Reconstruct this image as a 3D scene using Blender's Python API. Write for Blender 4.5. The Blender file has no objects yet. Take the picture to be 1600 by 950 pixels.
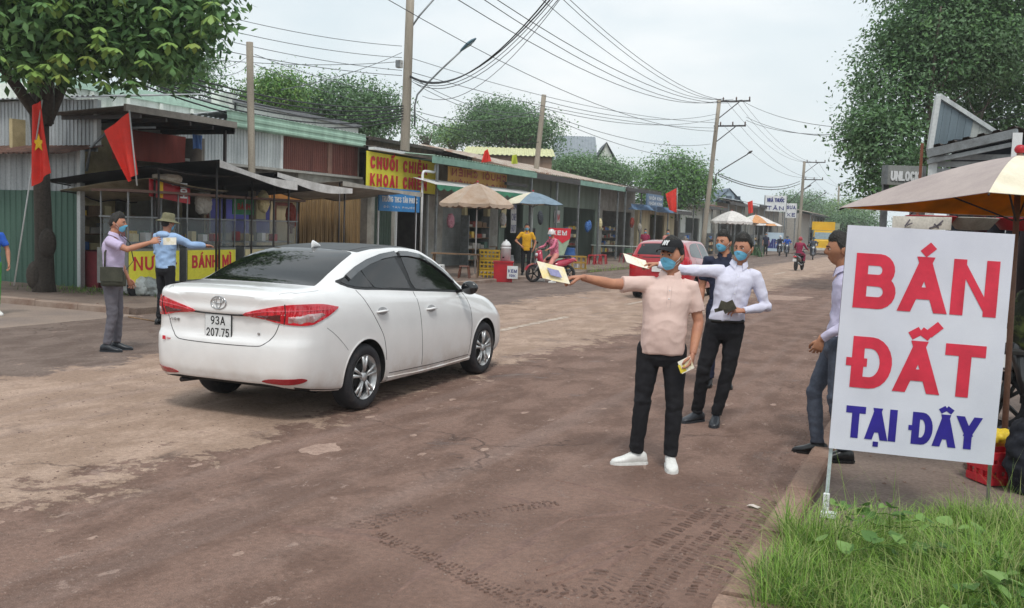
import bpy, bmesh, math, random
import numpy as np
from mathutils import Vector, Matrix, noise
from mathutils.bvhtree import BVHTree
from mathutils.geometry import delaunay_2d_cdt
R = math.radians
PI = math.pi
S = bpy.context.scene
C = S.collection
random.seed(7)
rng = np.random.default_rng(7)

# ---------------------------------------------------------------- camera
# X across the road (right +), Y along the road, Z up; the camera stands at the origin
CAMH = 1.72
YAW, PITCH, ROLL = R(24), .082, .034
def _cam():
    cd = bpy.data.cameras.new('camera')
    cd.sensor_width = 36; cd.lens = 1500/1600*36
    cd.clip_start = .05; cd.clip_end = 6000
    o = bpy.data.objects.new('camera', cd); C.objects.link(o)
    Rt = Vector((1, 0, 0)); U = Vector((0, math.sin(PITCH), math.cos(PITCH))); F = Vector((0, math.cos(PITCH), -math.sin(PITCH)))
    c, s = math.cos(ROLL), math.sin(ROLL)
    r = Rt*c + U*s; u = -Rt*s + U*c
    m = Matrix((r, u, -F)).transposed().to_4x4()
    o.matrix_world = Matrix.Translation((0, 0, CAMH)) @ Matrix.Rotation(YAW, 4, 'Z') @ m
    S.camera = o
_cam()
def sight(px, py):
    """direction of a point of the photograph, in world axes (a surveyor's bearing)"""
    c, s = math.cos(ROLL), math.sin(ROLL); a, b = px-800, py-475
    u = a*c+b*s; v = -a*s+b*c
    y = 1500*math.cos(PITCH)-v*math.sin(PITCH); z = -1500*math.sin(PITCH)-v*math.cos(PITCH)
    d = Vector((u, y, z)); d.rotate(Matrix.Rotation(YAW, 3, 'Z')); return d
def at_depth(px, py, dep):
    d = sight(px, py); fw = Vector((-math.sin(YAW), math.cos(YAW), 0))
    return Vector((0, 0, CAMH)) + d*(dep/d.dot(fw))
def at_x(px, py, X):
    d = sight(px, py); return Vector((0, 0, CAMH)) + d*(X/d.x)
def at_y(px, py, Y):
    d = sight(px, py); return Vector((0, 0, CAMH)) + d*(Y/d.y)
def on_ground(px, py, z=0):
    d = sight(px, py); return Vector((0, 0, CAMH)) + d*((z-CAMH)/d.z)

# ---------------------------------------------------------------- sky and sun
SUN_EL, SUN_AZ = R(58), R(150)      # soft overcast sun, behind the camera to the right
w = bpy.data.worlds.new('World'); S.world = w; w.use_nodes = True
nt = w.node_tree; bg = nt.nodes['Background']
sky = nt.nodes.new('ShaderNodeTexSky'); sky.sky_type = 'NISHITA'; sky.sun_disc = False
sky.sun_elevation = SUN_EL; sky.sun_rotation = SUN_AZ; sky.air_density = 1.5; sky.dust_density = 3
tc = nt.nodes.new('ShaderNodeTexCoord'); mp = nt.nodes.new('ShaderNodeMapping'); mp.inputs['Scale'].default_value = (1, 1, 2.6)
nz = nt.nodes.new('ShaderNodeTexNoise'); nz.inputs['Scale'].default_value = 2.3; nz.inputs['Detail'].default_value = 6; nz.inputs['Roughness'].default_value = .52
nz.inputs['Distortion'].default_value = .3
cr = nt.nodes.new('ShaderNodeValToRGB')
cr.color_ramp.elements[0].position = .32; cr.color_ramp.elements[0].color = (5.9, 6.8, 7.3, 1)
cr.color_ramp.elements[1].position = .66; cr.color_ramp.elements[1].color = (8.6, 8.75, 8.8, 1)
e = cr.color_ramp.elements.new(.5); e.color = (7.0, 7.6, 7.9, 1)
mx = nt.nodes.new('ShaderNodeMix'); mx.data_type = 'RGBA'; mx.inputs[0].default_value = .9
L_ = nt.links.new
L_(tc.outputs['Generated'], mp.inputs[0]); L_(mp.outputs[0], nz.inputs['Vector']); L_(nz.outputs['Fac'], cr.inputs[0])
L_(sky.outputs[0], mx.inputs[6]); L_(cr.outputs[0], mx.inputs[7]); L_(mx.outputs[2], bg.inputs[0])
bg.inputs[1].default_value = .1
sd = bpy.data.lights.new('sun', 'SUN'); sd.energy = 1.5; sd.angle = R(13); sd.color = (1, .96, .9)
so = bpy.data.objects.new('sun', sd); C.objects.link(so)
sdir = Vector((math.sin(SUN_AZ)*math.cos(SUN_EL), math.cos(SUN_AZ)*math.cos(SUN_EL), math.sin(SUN_EL)))
so.rotation_euler = sdir.to_track_quat('Z', 'Y').to_euler()
S.view_settings.view_transform = 'Standard'; S.view_settings.look = 'None'; S.view_settings.gamma = 1
S.view_settings.exposure = .4
S.cycles.max_bounces = 6; S.cycles.transparent_max_bounces = 12

# ---------------------------------------------------------------- materials
def lin(h):
    if isinstance(h, str):
        h = [int(h[i:i+2], 16)/255 for i in (0, 2, 4)]
        return tuple((c/12.92 if c <= .04045 else ((c+.055)/1.055)**2.4) for c in h)
    return tuple(h)
MATS = {}
def M(name, col, rough=.65, metal=0, col2=None, scale=6, mixpos=(.35, .7), grain=.12, gscale=60, bump=.15, bscale=90, streak=False, coat=0, spec=.4, coord='Object', stretch=None, alpha=None, emit=None, trans=0):
    if name in MATS: return MATS[name]
    m = bpy.data.materials.new(name); m.use_nodes = True; MATS[name] = m
    n = m.node_tree; l = n.links.new; b = n.nodes['Principled BSDF']
    col = lin(col); col2 = lin(col2) if col2 is not None else tuple(c*.72 for c in col)
    t = n.nodes.new('ShaderNodeTexCoord'); mp = n.nodes.new('ShaderNodeMapping')
    l(t.outputs[coord], mp.inputs[0])
    if streak: mp.inputs['Scale'].default_value = (1, 1, .12)
    if stretch: mp.inputs['Scale'].default_value = stretch
    a = n.nodes.new('ShaderNodeTexNoise'); a.inputs['Scale'].default_value = scale; a.inputs['Detail'].default_value = 5; a.inputs['Roughness'].default_value = .62
    l(mp.outputs[0], a.inputs['Vector'])
    r = n.nodes.new('ShaderNodeMapRange'); r.inputs[1].default_value = mixpos[0]; r.inputs[2].default_value = mixpos[1]; l(a.outputs['Fac'], r.inputs[0])
    mx = n.nodes.new('ShaderNodeMix'); mx.data_type = 'RGBA'; mx.inputs[6].default_value = (*col, 1); mx.inputs[7].default_value = (*col2, 1); l(r.outputs[0], mx.inputs[0])
    g = n.nodes.new('ShaderNodeTexNoise'); g.inputs['Scale'].default_value = gscale; g.inputs['Detail'].default_value = 3; l(t.outputs[coord], g.inputs['Vector'])
    gr = n.nodes.new('ShaderNodeMapRange'); gr.inputs[1].default_value = .3; gr.inputs[2].default_value = .7; gr.inputs[3].default_value = 1-grain; gr.inputs[4].default_value = 1+grain; l(g.outputs['Fac'], gr.inputs[0])
    mu = n.nodes.new('ShaderNodeMix'); mu.data_type = 'RGBA'; mu.blend_type = 'MULTIPLY'; mu.inputs[0].default_value = 1
    l(mx.outputs[2], mu.inputs[6]); l(gr.outputs[0], mu.inputs[7]); l(mu.outputs[2], b.inputs['Base Color'])
    b.inputs['Roughness'].default_value = rough; b.inputs['Metallic'].default_value = metal
    b.inputs['Specular IOR Level'].default_value = spec; b.inputs['Coat Weight'].default_value = coat; b.inputs['Coat Roughness'].default_value = .04
    b.inputs['Transmission Weight'].default_value = trans
    if alpha is not None: b.inputs['Alpha'].default_value = alpha
    if emit: b.inputs['Emission Color'].default_value = (*lin(emit[0]), 1); b.inputs['Emission Strength'].default_value = emit[1]
    if bump:
        bn = n.nodes.new('ShaderNodeTexNoise'); bn.inputs['Scale'].default_value = bscale; bn.inputs['Detail'].default_value = 3; l(t.outputs[coord], bn.inputs['Vector'])
        bp = n.nodes.new('ShaderNodeBump'); bp.inputs['Strength'].default_value = bump; bp.inputs['Distance'].default_value = .01; l(bn.outputs['Fac'], bp.inputs['Height']); l(bp.outputs[0], b.inputs['Normal'])
    return m

# ---------------------------------------------------------------- mesh building
class MB:
    def __init__(s): s.v = []; s.f = []; s.m = []; s.sm = []
    def add(s, vs, fs, mi=0, smooth=False):
        o = len(s.v); s.v += [tuple(p) for p in vs]
        for f in fs: s.f.append(tuple(i+o for i in f)); s.m.append(mi); s.sm.append(smooth)
        return s
    def box(s, c, d, mi=0, rot=None, taper=None):
        x, y, z = d[0]/2, d[1]/2, d[2]/2; vs = []
        for k in (-1, 1):
            tx = ty = 1
            if taper and k == 1: tx, ty = taper
            for a, b in ((-1, -1), (1, -1), (1, 1), (-1, 1)): vs.append(Vector((a*x*tx, b*y*ty, k*z)))
        if rot: 
            mt = rot if isinstance(rot, Matrix) else Matrix.Rotation(rot, 3, 'Z')
            vs = [mt @ p for p in vs]
        vs = [p+Vector(c) for p in vs]
        return s.add(vs, [(3, 2, 1, 0), (4, 5, 6, 7), (0, 1, 5, 4), (1, 2, 6, 5), (2, 3, 7, 6), (3, 0, 4, 7)], mi)
    def bar(s, a, b, w, h=None, mi=0):
        a, b = Vector(a), Vector(b); d = b-a; L = d.length
        if L < 1e-6: return s
        q = d.to_track_quat('Z', 'Y').to_matrix()
        return s.box((a+b)/2, (w, h or w, L), mi, q)
    def tube(s, pts, r, n=8, mi=0, caps=True, smooth=True, flat=1, up=None):
        pts = [Vector(p) for p in pts]; N = len(pts); rs = r if isinstance(r, (list, tuple)) else [r]*N
        vs = []; prev = None
        for i, p in enumerate(pts):
            t = (pts[min(i+1, N-1)]-pts[max(i-1, 0)]).normalized()
            if prev is None:
                u = Vector(up) if up else (Vector((0, 0, 1)) if abs(t.z) < .9 else Vector((1, 0, 0)))
                a = t.cross(u).normalized()
            else:
                a = (prev - t*prev.dot(t)).normalized()
            prev = a; b = t.cross(a)
            rr = rs[i]; ra, rb = (rr if isinstance(rr, (tuple, list)) else (rr, rr*flat))
            for k in range(n):
                q = 2*PI*k/n; vs.append(p + a*(math.cos(q)*ra) + b*(math.sin(q)*rb))
        fs = [(i*n+k, i*n+(k+1) % n, (i+1)*n+(k+1) % n, (i+1)*n+k) for i in range(N-1) for k in range(n)]
        if caps: fs += [tuple(range(n-1, -1, -1)), tuple((N-1)*n+k for k in range(n))]
        return s.add(vs, fs, mi, smooth)
    def rings(s, rings, mi=0, caps=True, smooth=True, closed=True):
        n = len(rings[0]); vs = [p for r_ in rings for p in r_]; N = len(rings)
        kk = n if closed else n-1
        fs = [(i*n+k, i*n+(k+1) % n, (i+1)*n+(k+1) % n, (i+1)*n+k) for i in range(N-1) for k in range(kk)]
        if caps: fs += [tuple(range(n-1, -1, -1)), tuple((N-1)*n+k for k in range(n))]
        return s.add(vs, fs, mi, smooth)
    def ell(s, c, r, nu=16, nv=10, mi=0, rot=None):
        c = Vector(c); rs = []
        vs = [Vector((0, 0, -r[2]))]
        for j in range(1, nv):
            q = -PI/2+PI*j/nv
            for k in range(nu):
                a = 2*PI*k/nu; vs.append(Vector((math.cos(a)*math.cos(q)*r[0], math.sin(a)*math.cos(q)*r[1], math.sin(q)*r[2])))
        vs.append(Vector((0, 0, r[2])))
        if rot: vs = [rot @ p for p in vs]
        vs = [p+c for p in vs]; L = len(vs)-1
        fs = [(0, 1+(k+1) % nu, 1+k) for k in range(nu)]
        for j in range(nv-2):
            o = 1+j*nu; fs += [(o+k, o+(k+1) % nu, o+nu+(k+1) % nu, o+nu+k) for k in range(nu)]
        o = 1+(nv-2)*nu; fs += [(o+k, o+(k+1) % nu, L) for k in range(nu)]
        return s.add(vs, fs, mi, True)
    def lathe(s, prof, n=24, mi=0, c=(0, 0, 0), axis='Z', smooth=True, caps=True):
        """prof: (radius, height) list"""
        rs = []
        for r_, h in prof:
            ring = []
            for k in range(n):
                a = 2*PI*k/n; x, y, z = r_*math.cos(a), r_*math.sin(a), h
                if axis == 'X': x, y, z = z, x, y
                if axis == 'Y': x, y, z = y, z, x
                ring.append((x+c[0], y+c[1], z+c[2]))
            rs.append(ring)
        return s.rings(rs, mi, caps, smooth)
    def prism(s, poly, a, b, mi=0, axis='Z'):
        """2D polygon (ccw) extruded from a to b along axis"""
        n = len(poly)
        def P(x, y, h): return {'Z': (x, y, h), 'X': (h, x, y), 'Y': (x, h, y)}[axis]
        vs = [P(x, y, a) for x, y in poly]+[P(x, y, b) for x, y in poly]
        return s.add(vs, [tuple(range(n-1, -1, -1)), tuple(range(n, 2*n))]+[(k, (k+1) % n, n+(k+1) % n, n+k) for k in range(n)], mi)
    def sheet(s, fn, nu, nv, th=.004, mi=0, smooth=True):
        """fn(u,v)->point, closed thin sheet"""
        top = [[Vector(fn(i/nu, j/nv)) for i in range(nu+1)] for j in range(nv+1)]
        vs = []; 
        for j in range(nv+1):
            for i in range(nu+1):
                du = top[j][min(i+1, nu)]-top[j][max(i-1, 0)]; dv = top[min(j+1, nv)][i]-top[max(j-1, 0)][i]
                nn = du.cross(dv); nn = nn.normalized() if nn.length > 1e-9 else Vector((0, 0, 1))
                vs.append((top[j][i]+nn*th/2, top[j][i]-nn*th/2))
        W = nu+1; o = len(vs); V = [a for a, b in vs]+[b for a, b in vs]; fs = []
        for j in range(nv):
            for i in range(nu):
                a = j*W+i; fs.append((a, a+1, a+W+1, a+W)); fs.append((o+a, o+a+W, o+a+W+1, o+a+1))
        rim = []
        for i in range(nu):
            rim.append((i, o+i, o+i+1, i+1)); a = nv*W+i; rim.append((a, a+1, o+a+1, o+a))
        for j in range(nv):
            a = j*W; rim.append((a, a+W, o+a+W, o+a)); a = j*W+nu; rim.append((a, o+a, o+a+W, a+W))
        s.add(V, fs, mi, smooth)
        ids = sorted({i for f in rim for i in f}); m_ = {i: k for k, i in enumerate(ids)}
        return s.add([V[i] for i in ids], [tuple(m_[i] for i in f) for f in rim], mi, False)
    def build(s, name, mats, parent=None, loc=None, rz=0, smooth=None):
        me = bpy.data.meshes.new(name); me.from_pydata(s.v, [], s.f)
        if not isinstance(mats, (list, tuple)): mats = [mats]
        for m in mats: me.materials.append(m)
        me.polygons.foreach_set('material_index', s.m)
        me.polygons.foreach_set('use_smooth', s.sm if smooth is None else [smooth]*len(s.f))
        me.update()
        o = bpy.data.objects.new(name, me); C.objects.link(o)
        if parent: o.parent = parent
        if loc is not None: o.location = loc
        o.rotation_euler.z = rz
        return o

def tag(o, label=None, cat=None, group=None, kind=None):
    if label: o['label'] = label
    if cat: o['category'] = cat
    if group: o['group'] = group
    if kind: o['kind'] = kind
    return o
def empty(name, label, cat, loc=(0, 0, 0), rz=0, group=None):
    o = bpy.data.objects.new(name, None); C.objects.link(o); o.location = loc; o.rotation_euler.z = rz
    o.empty_display_size = .2
    return tag(o, label, cat, group)
def kids(o): return [c for c in o.children]
def copy_tree(o, loc, rz=0, label=None, group=None, scale=None):
    def rec(a, par):
        c = a.copy(); C.objects.link(c)
        if par: c.parent = par
        for ch in kids(a): 
            rec(ch, c)
        return c
    r = rec(o, None); r.location = loc; r.rotation_euler.z = rz
    if label: r['label'] = label
    if group: r['group'] = group
    if scale: r.scale = scale
    return r
def remesh(o, voxel, smooth=4, fac=.5):
    """fuse overlapping closed shells into one continuous skin"""
    r = o.modifiers.new('r', 'REMESH'); r.mode = 'VOXEL'; r.voxel_size = voxel; r.use_smooth_shade = True
    if smooth: s_ = o.modifiers.new('s', 'SMOOTH'); s_.factor = fac; s_.iterations = smooth
    bpy.context.view_layer.update()
    dg = bpy.context.evaluated_depsgraph_get(); me = bpy.data.meshes.new_from_object(o.evaluated_get(dg))
    o.modifiers.clear(); old = o.data; mats = list(old.materials); o.data = me
    me.materials.clear()
    for m in mats: me.materials.append(m)
    me.polygons.foreach_set('use_smooth', [True]*len(me.polygons)); me.polygons.foreach_set('material_index', [0]*len(me.polygons)); me.update()
    return o
def displace(o, fn):
    me = o.data; N = len(me.vertices); co = np.empty(N*3); me.vertices.foreach_get('co', co); co = co.reshape(-1, 3)
    no = np.empty(N*3); me.vertices.foreach_get('normal', no); no = no.reshape(-1, 3)
    d = np.array([fn(Vector(p)) for p in co]); co += no*d[:, None]; me.vertices.foreach_set('co', co.ravel()); me.update()
def join_mesh(o, mb, mi_mats=None):
    """append loose geometry to an already fused mesh"""
    bm = bmesh.new(); bm.from_mesh(o.data)
    vs = [bm.verts.new(p) for p in mb.v]
    for f, s_ in zip(mb.f, mb.sm):
        try: ff = bm.faces.new([vs[i] for i in f]); ff.smooth = True
        except ValueError: pass
    bm.to_mesh(o.data); bm.free()

# ---------------------------------------------------------------- lettering: strokes, laid on whatever carries them
def arc(cx, cy, rx, ry, a0, a1, n=10): return [(cx+rx*math.cos(R(a0+(a1-a0)*i/n)), cy+ry*math.sin(R(a0+(a1-a0)*i/n))) for i in range(n+1)]
GL = {
 'A': (1.0, [[(0, 0), (.5, 1)], [(.5, 1), (1, 0)], [(.2, .3), (.8, .3)]]),
 'B': (.92, [[(0, 0), (0, 1)], [(0, 1), (.55, 1)]+arc(.6, .76, .32, .24, 90, -90)+[(0, .52)], [(0, .52), (.6, .52)]+arc(.62, .26, .38, .26, 90, -90)+[(0, 0)]]),
 'C': (.92, [arc(.5, .5, .5, .5, 45, 315, 16)]),
 'D': (.95, [[(0, 0), (0, 1)], [(0, 1), (.45, 1)]+arc(.45, .5, .55, .5, 90, -90, 12)+[(0, 0)]]),
 'E': (.8, [[(0, 0), (0, 1)], [(0, 1), (1, 1)], [(0, .52), (.85, .52)], [(0, 0), (1, 0)]]),
 'F': (.8, [[(0, 0), (0, 1)], [(0, 1), (1, 1)], [(0, .52), (.85, .52)]]),
 'G': (.95, [arc(.5, .5, .5, .5, 45, 340, 16), [(1, .42), (.55, .42)]]),
 'H': (.95, [[(0, 0), (0, 1)], [(1, 0), (1, 1)], [(0, .5), (1, .5)]]),
 'I': (.0, [[(0, 0), (0, 1)]]),
 'K': (.95, [[(0, 0), (0, 1)], [(0, .35), (1, 1)], [(.32, .55), (1, 0)]]),
 'L': (.8, [[(0, 0), (0, 1)], [(0, 0), (1, 0)]]),
 'M': (1.2, [[(0, 0), (0, 1)], [(0, 1), (.5, .2)], [(.5, .2), (1, 1)], [(1, 0), (1, 1)]]),
 'N': (1.0, [[(0, 0), (0, 1)], [(0, 1), (1, 0)], [(1, 0), (1, 1)]]),
 'O': (1.0, [arc(.5, .5, .5, .5, 0, 360, 20)]),
 'P': (.9, [[(0, 0), (0, 1)], [(0, 1), (.6, 1)]+arc(.62, .72, .38, .28, 90, -90)+[(0, .44)]]),
 'Q': (1.0, [arc(.5, .5, .5, .5, 0, 360, 20), [(.6, .3), (1, 0)]]),
 'R': (.95, [[(0, 0), (0, 1)], [(0, 1), (.6, 1)]+arc(.62, .74, .36, .26, 90, -90)+[(0, .48)], [(.5, .48), (1, 0)]]),
 'S': (.85, [arc(.5, .75, .5, .25, 20, 270, 10)+arc(.5, .25, .5, .25, 90, -160, 10)]),
 'T': (.9, [[(0, 1), (1, 1)], [(.5, 0), (.5, 1)]]),
 'U': (.95, [[(0, 1), (0, .35)]+arc(.5, .35, .5, .35, 180, 360, 12)+[(1, 1)]]),
 'V': (1.0, [[(0, 1), (.5, 0)], [(.5, 0), (1, 1)]]),
 'W': (1.4, [[(0, 1), (.25, 0)], [(.25, 0), (.5, .8)], [(.5, .8), (.75, 0)], [(.75, 0), (1, 1)]]),
 'X': (.95, [[(0, 0), (1, 1)], [(0, 1), (1, 0)]]),
 'Y': (1.0, [[(0, 1), (.5, .45)], [(1, 1), (.5, .45)], [(.5, 0), (.5, .45)]]),
 'Z': (.9, [[(0, 1), (1, 1)], [(1, 1), (0, 0)], [(0, 0), (1, 0)]]),
 '0': (.8, [arc(.5, .5, .5, .5, 0, 360, 18)]), '1': (.3, [[(0, .8), (1, 1)], [(1, 1), (1, 0)]]),
 '2': (.8, [arc(.5, .7, .5, .3, 170, -30, 9)+[(0, 0)], [(0, 0), (1, 0)]]),
 '3': (.8, [arc(.45, .76, .5, .24, 150, -90, 9), arc(.45, .26, .55, .26, 90, -150, 9)]),
 '4': (.9, [[(.7, 0), (.7, 1)], [(.7, 1), (0, .3)], [(0, .3), (1, .3)]]),
 '5': (.8, [[(.9, 1), (.1, 1)], [(.1, 1), (.05, .55)]+arc(.45, .33, .5, .33, 110, -150, 10)]),
 '6': (.8, [arc(.5, .3, .5, .3, 0, 360, 14), [(0, .3), (.2, .8), (.7, 1)]]),
 '7': (.8, [[(0, 1), (1, 1)], [(1, 1), (.35, 0)]]),
 '8': (.8, [arc(.5, .27, .5, .27, 0, 360, 14), arc(.5, .77, .42, .23, 0, 360, 12)]),
 '9': (.8, [arc(.5, .7, .5, .3, 0, 360, 14), [(1, .7), (.8, .2), (.3, 0)]]),
 '.': (.0, [[(0, 0), (0, .02)]]), '-': (.5, [[(0, .45), (1, .45)]]), ':': (0., [[(0, .1), (0, .12)], [(0, .7), (0, .72)]]), ' ': (.35, []),
}
# Vietnamese letters: base letter, marks
VN = {'Á': ('A', "'"), 'À': ('A', '`'), 'Ả': ('A', '?'), 'Â': ('A', '^'), 'Ấ': ('A', "^'"), 'Ậ': ('A', '^.'), 'Ă': ('A', 'u'), 'Ạ': ('A', '.'), 'Đ': ('D', '-'), 'Ê': ('E', '^'), 'Ế': ('E', "^'"), 'Ễ': ('E', '^~'),
      'Ô': ('O', '^'), 'Ố': ('O', "^'"), 'Ơ': ('O', '+'), 'Ở': ('O', '+?'), 'Ộ': ('O', '^.'), 'Ú': ('U', "'"), 'Ư': ('U', '+'), 'Ớ': ('O', "+'"), 'Ị': ('I', '.'), 'Ọ': ('O', '.'), 'Ậ': ('A', '^.'), 'Ì': ('I', '`'), 'Ờ': ('O', '+`')}
def letters(txt, W, H, t, depth=.003, gap=.16, wf=.62, mark=.22):
    """text in a box W x H (cap height H), stroke width t (all metres), as an MB in the XZ plane facing -Y, origin at lower left"""
    mb = MB(); k = [0]
    def width(ch):
        b = VN.get(ch, (ch,))[0]; return GL[b][0]*H*wf
    adv = [width(c)+t+gap*H for c in txt]
    tot = sum(adv)-gap*H; sx = W/tot; x = 0
    def stroke(p, tt, cap=True, lim_=None):
        p = [Vector(q) for q in p]; p = [q for i, q in enumerate(p) if i == 0 or (q-p[i-1]).length > 1e-5]
        if cap:
            d0 = (p[0]-p[1]).normalized()*tt/2; d1 = (p[-1]-p[-2]).normalized()*tt/2
            if (p[0]-p[-1]).length > 1e-4: p[0] = p[0]+d0; p[-1] = p[-1]+d1
        k[0] += 1; y0 = -depth-k[0] % 7*.00025
        a, b = [], []; N = len(p)
        for i, q in enumerate(p):
            if (p[0]-p[-1]).length < 1e-4 and i in (0, N-1): u = (p[1]-p[0]).normalized()+(p[-1]-p[-2]).normalized()
            else:
                u = Vector((0, 0))
                if i < N-1: u += (p[i+1]-q).normalized()
                if i > 0: u += (q-p[i-1]).normalized()
            u.normalize(); n = Vector((-u.y, u.x)); m = 1
            if 0 < i < N-1: m = 1/max(.5, u.dot((p[i+1]-q).normalized()))
            a.append(q+n*tt/2*m); b.append(q-n*tt/2*m)
        if cap and N == 2 and abs(p[1].x-p[0].x) > .02*H and abs(p[1].y-p[0].y) > .02*H:     # diagonals end level with the line of the letters
            dd = (p[1]-p[0]).normalized()
            for e_ in (0, 1):
                yy = min(max(p[e_].y+(-dd.y if e_ else dd.y)*0, 0), H); lo_ = p[e_].y < H/2
                tgt = (0 if p[e_].y < .02*H+t*.8 else None) if lo_ else (H if p[e_].y > H-t*.8 else None)
                if tgt is None: continue
                for arr in (a, b):
                    q = arr[e_]; q = q+dd*((tgt-q.y)/dd.y)
                    if lim_: q.x = min(max(q.x, lim_[0]), lim_[1])
                    arr[e_] = q
        if N == 2:                      # straight strokes get cross-divisions so that they can follow a rippled cloth
            N = 9; a = [a[0].lerp(a[1], i/8) for i in range(9)]; b = [b[0].lerp(b[1], i/8) for i in range(9)]
        vs = [(q.x, y0, q.y) for q in a]+[(q.x, y0, q.y) for q in b]
        vs += [(q.x, 0, q.y) for q in a]+[(q.x, 0, q.y) for q in b]
        fs = []
        for i in range(N-1):
            fs += [(i+1, i, N+i, N+i+1), (i, i+1, 2*N+i+1, 2*N+i), (N+i+1, N+i, 3*N+i, 3*N+i+1)]
        fs += [(0, N, 3*N, 2*N), (N-1, 2*N-1, 4*N-1, 3*N-1)]
        mb.add(vs, fs)
    for ch, ad in zip(txt, adv):
        b, marks = VN.get(ch, (ch, '')); cw = width(ch)
        X0 = x+t/2
        def mp(q): return ((X0+q[0]*cw)*sx, t/2+q[1]*(H-t))
        for p in GL[b][1]: stroke([mp(q) for q in p], t, True, ((X0-t/2)*sx, (X0+cw+t/2)*sx) if b in 'NMKX' else None)
        cx = (X0+cw/2)*sx; m = mark*H; t2 = t*.72; hw = m*.75
        top = H+m*.25; shift = 0
        for c in marks:
            if c == '^': stroke([(cx-hw, top+m*.1), (cx, top+m*.6)], t2, False); stroke([(cx, top+m*.6), (cx+hw, top+m*.1)], t2, False); shift = 1
            if c == "'": 
                o = (hw*1.15, m*.35) if shift else (0, 0)
                stroke([(cx-hw*.35+o[0], top+o[1]), (cx+hw*.75+o[0], top+m*.8+o[1])], t2, False)
            if c == '`': stroke([(cx+hw*.35, top), (cx-hw*.75, top+m*.8)], t2, False)
            if c == '?': stroke([(cx, top), (cx+hw*.4, top+m*.4), (cx, top+m*.8)], t2*.8, False)
            if c == '~': stroke([(cx-hw, top+m*.9), (cx, top+m*1.1), (cx+hw, top+m*.9)], t2*.8, False)
            if c == 'u': stroke([(cx-hw, top+m*.6), (cx, top+m*.1), (cx+hw, top+m*.6)], t2*.8, False)
            if c == '.': stroke([(cx-t2/2, -m*.55), (cx+t2/2, -m*.55)], t2, False)
            if c == '-': xl = X0*sx-t*.5; stroke([(xl-t*.45, H*.5), (xl+cw*sx*.55, H*.5)], t2, False)
            if c == '+': stroke([(cx+cw*sx*.48, H*.9), (cx+cw*sx*.48+t, H*1.06)], t2, False)
        x += ad
    return mb
def put_text(txt, W, H, t, mat_, parent, loc, rz=0, rx=0, ry=0, name='lettering', **kw):
    o = letters(txt, W, H, t, **kw).build(name, mat_, parent); o.location = loc; o.rotation_euler = (rx, ry, rz); return o

# ---------------------------------------------------------------- trim laid on a curved skin
def hit(bvh, o_, d_):
    h = bvh.ray_cast(o_, d_)
    if h[0] is None: return None, None
    return h[0], (-h[1] if h[1].dot(d_) > 0 else h[1])
def ray_side(bvh, s_):
    def f(x, z): return hit(bvh, Vector((x, s_*3, z)), Vector((0, -s_, 0)))
    return f
def ray_top(bvh):
    def f(x, y): return hit(bvh, Vector((x, y, 4)), Vector((0, 0, -1)))
    return f
def ray_rear(bvh):
    def f(y, z): return hit(bvh, Vector((-4, y, z)), Vector((1, 0, 0)))
    return f
def ray_polar(bvh, s_, cx=0):
    def f(deg, z): a = R(deg); d_ = Vector((-math.cos(a), -s_*math.sin(a), 0))*-1; o_ = Vector((cx, 0, z))-d_*3; return hit(bvh, o_, d_)
    return f
def smooth_poly(pts, n=4, closed=True):
    out_ = []; m = len(pts)
    for i in range(m if closed else m-1):
        a, b_, c, d_ = (pts[(i+k) % m] if closed else pts[min(max(i+k, 0), m-1)] for k in (-1, 0, 1, 2))
        for k in range(n): t_ = k/n; out_.append(tuple(.5*((2*b_[j])+(-a[j]+c[j])*t_+(2*a[j]-5*b_[j]+4*c[j]-d_[j])*t_*t_+(-a[j]+3*b_[j]-3*c[j]+d_[j])*t_**3) for j in (0, 1)))
    if not closed: out_.append(tuple(pts[-1]))
    return out_
def patch_on(f, poly, eps, step, name, mat_, parent, sx=1.0):
    """skin a 2-D outline onto the body; real thickness eps with a closed rim"""
    pts = [Vector(p) for p in poly]; n = len(pts); xs_ = [p.x for p in pts]; ys_ = [p.y for p in pts]
    inner = []; x = min(xs_)+step*sx
    while x < max(xs_):
        y = min(ys_)+step
        while y < max(ys_): inner.append(Vector((x, y))); y += step
        x += step*sx
    vs, es, fs, *_ = delaunay_2d_cdt(pts+inner, [], [list(range(n))], 1, 1e-6)
    top = []; 
    for v in vs:
        h, nn = f(v.x, v.y)
        if h is None: h, nn = Vector((0, 0, 0)), Vector((0, 0, 0)); top.append(None); continue
        top.append((h, nn))
    ok = [i for i, t_ in enumerate(top) if t_]; mp = {i: k for k, i in enumerate(ok)}
    nrm = {}
    V = [top[i][0]+top[i][1]*eps for i in ok]; F_ = [tuple(mp[i] for i in f_) for f_ in fs if all(i in mp for i in f_)]
    if F_:
        a = (V[F_[0][1]]-V[F_[0][0]]).cross(V[F_[0][2]]-V[F_[0][0]])
        if a.dot(top[ok[F_[0][0]]][1]) < 0: F_ = [tuple(reversed(q)) for q in F_]
    cnt = {}
    for q in F_:
        for i in range(len(q)): e_ = (q[i], q[(i+1) % len(q)]); cnt[e_] = 1
    rim = [e_ for e_ in cnt if (e_[1], e_[0]) not in cnt]; o_ = len(V); V2 = V+[top[i][0]-top[i][1]*.004 for i in ok]
    mb = MB(); mb.add(V2, F_, 0, True); mb.add(V2, [(b_, a, o_+a, o_+b_) for a, b_ in rim], 0, False)
    return mb.build(name, mat_, parent)
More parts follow.
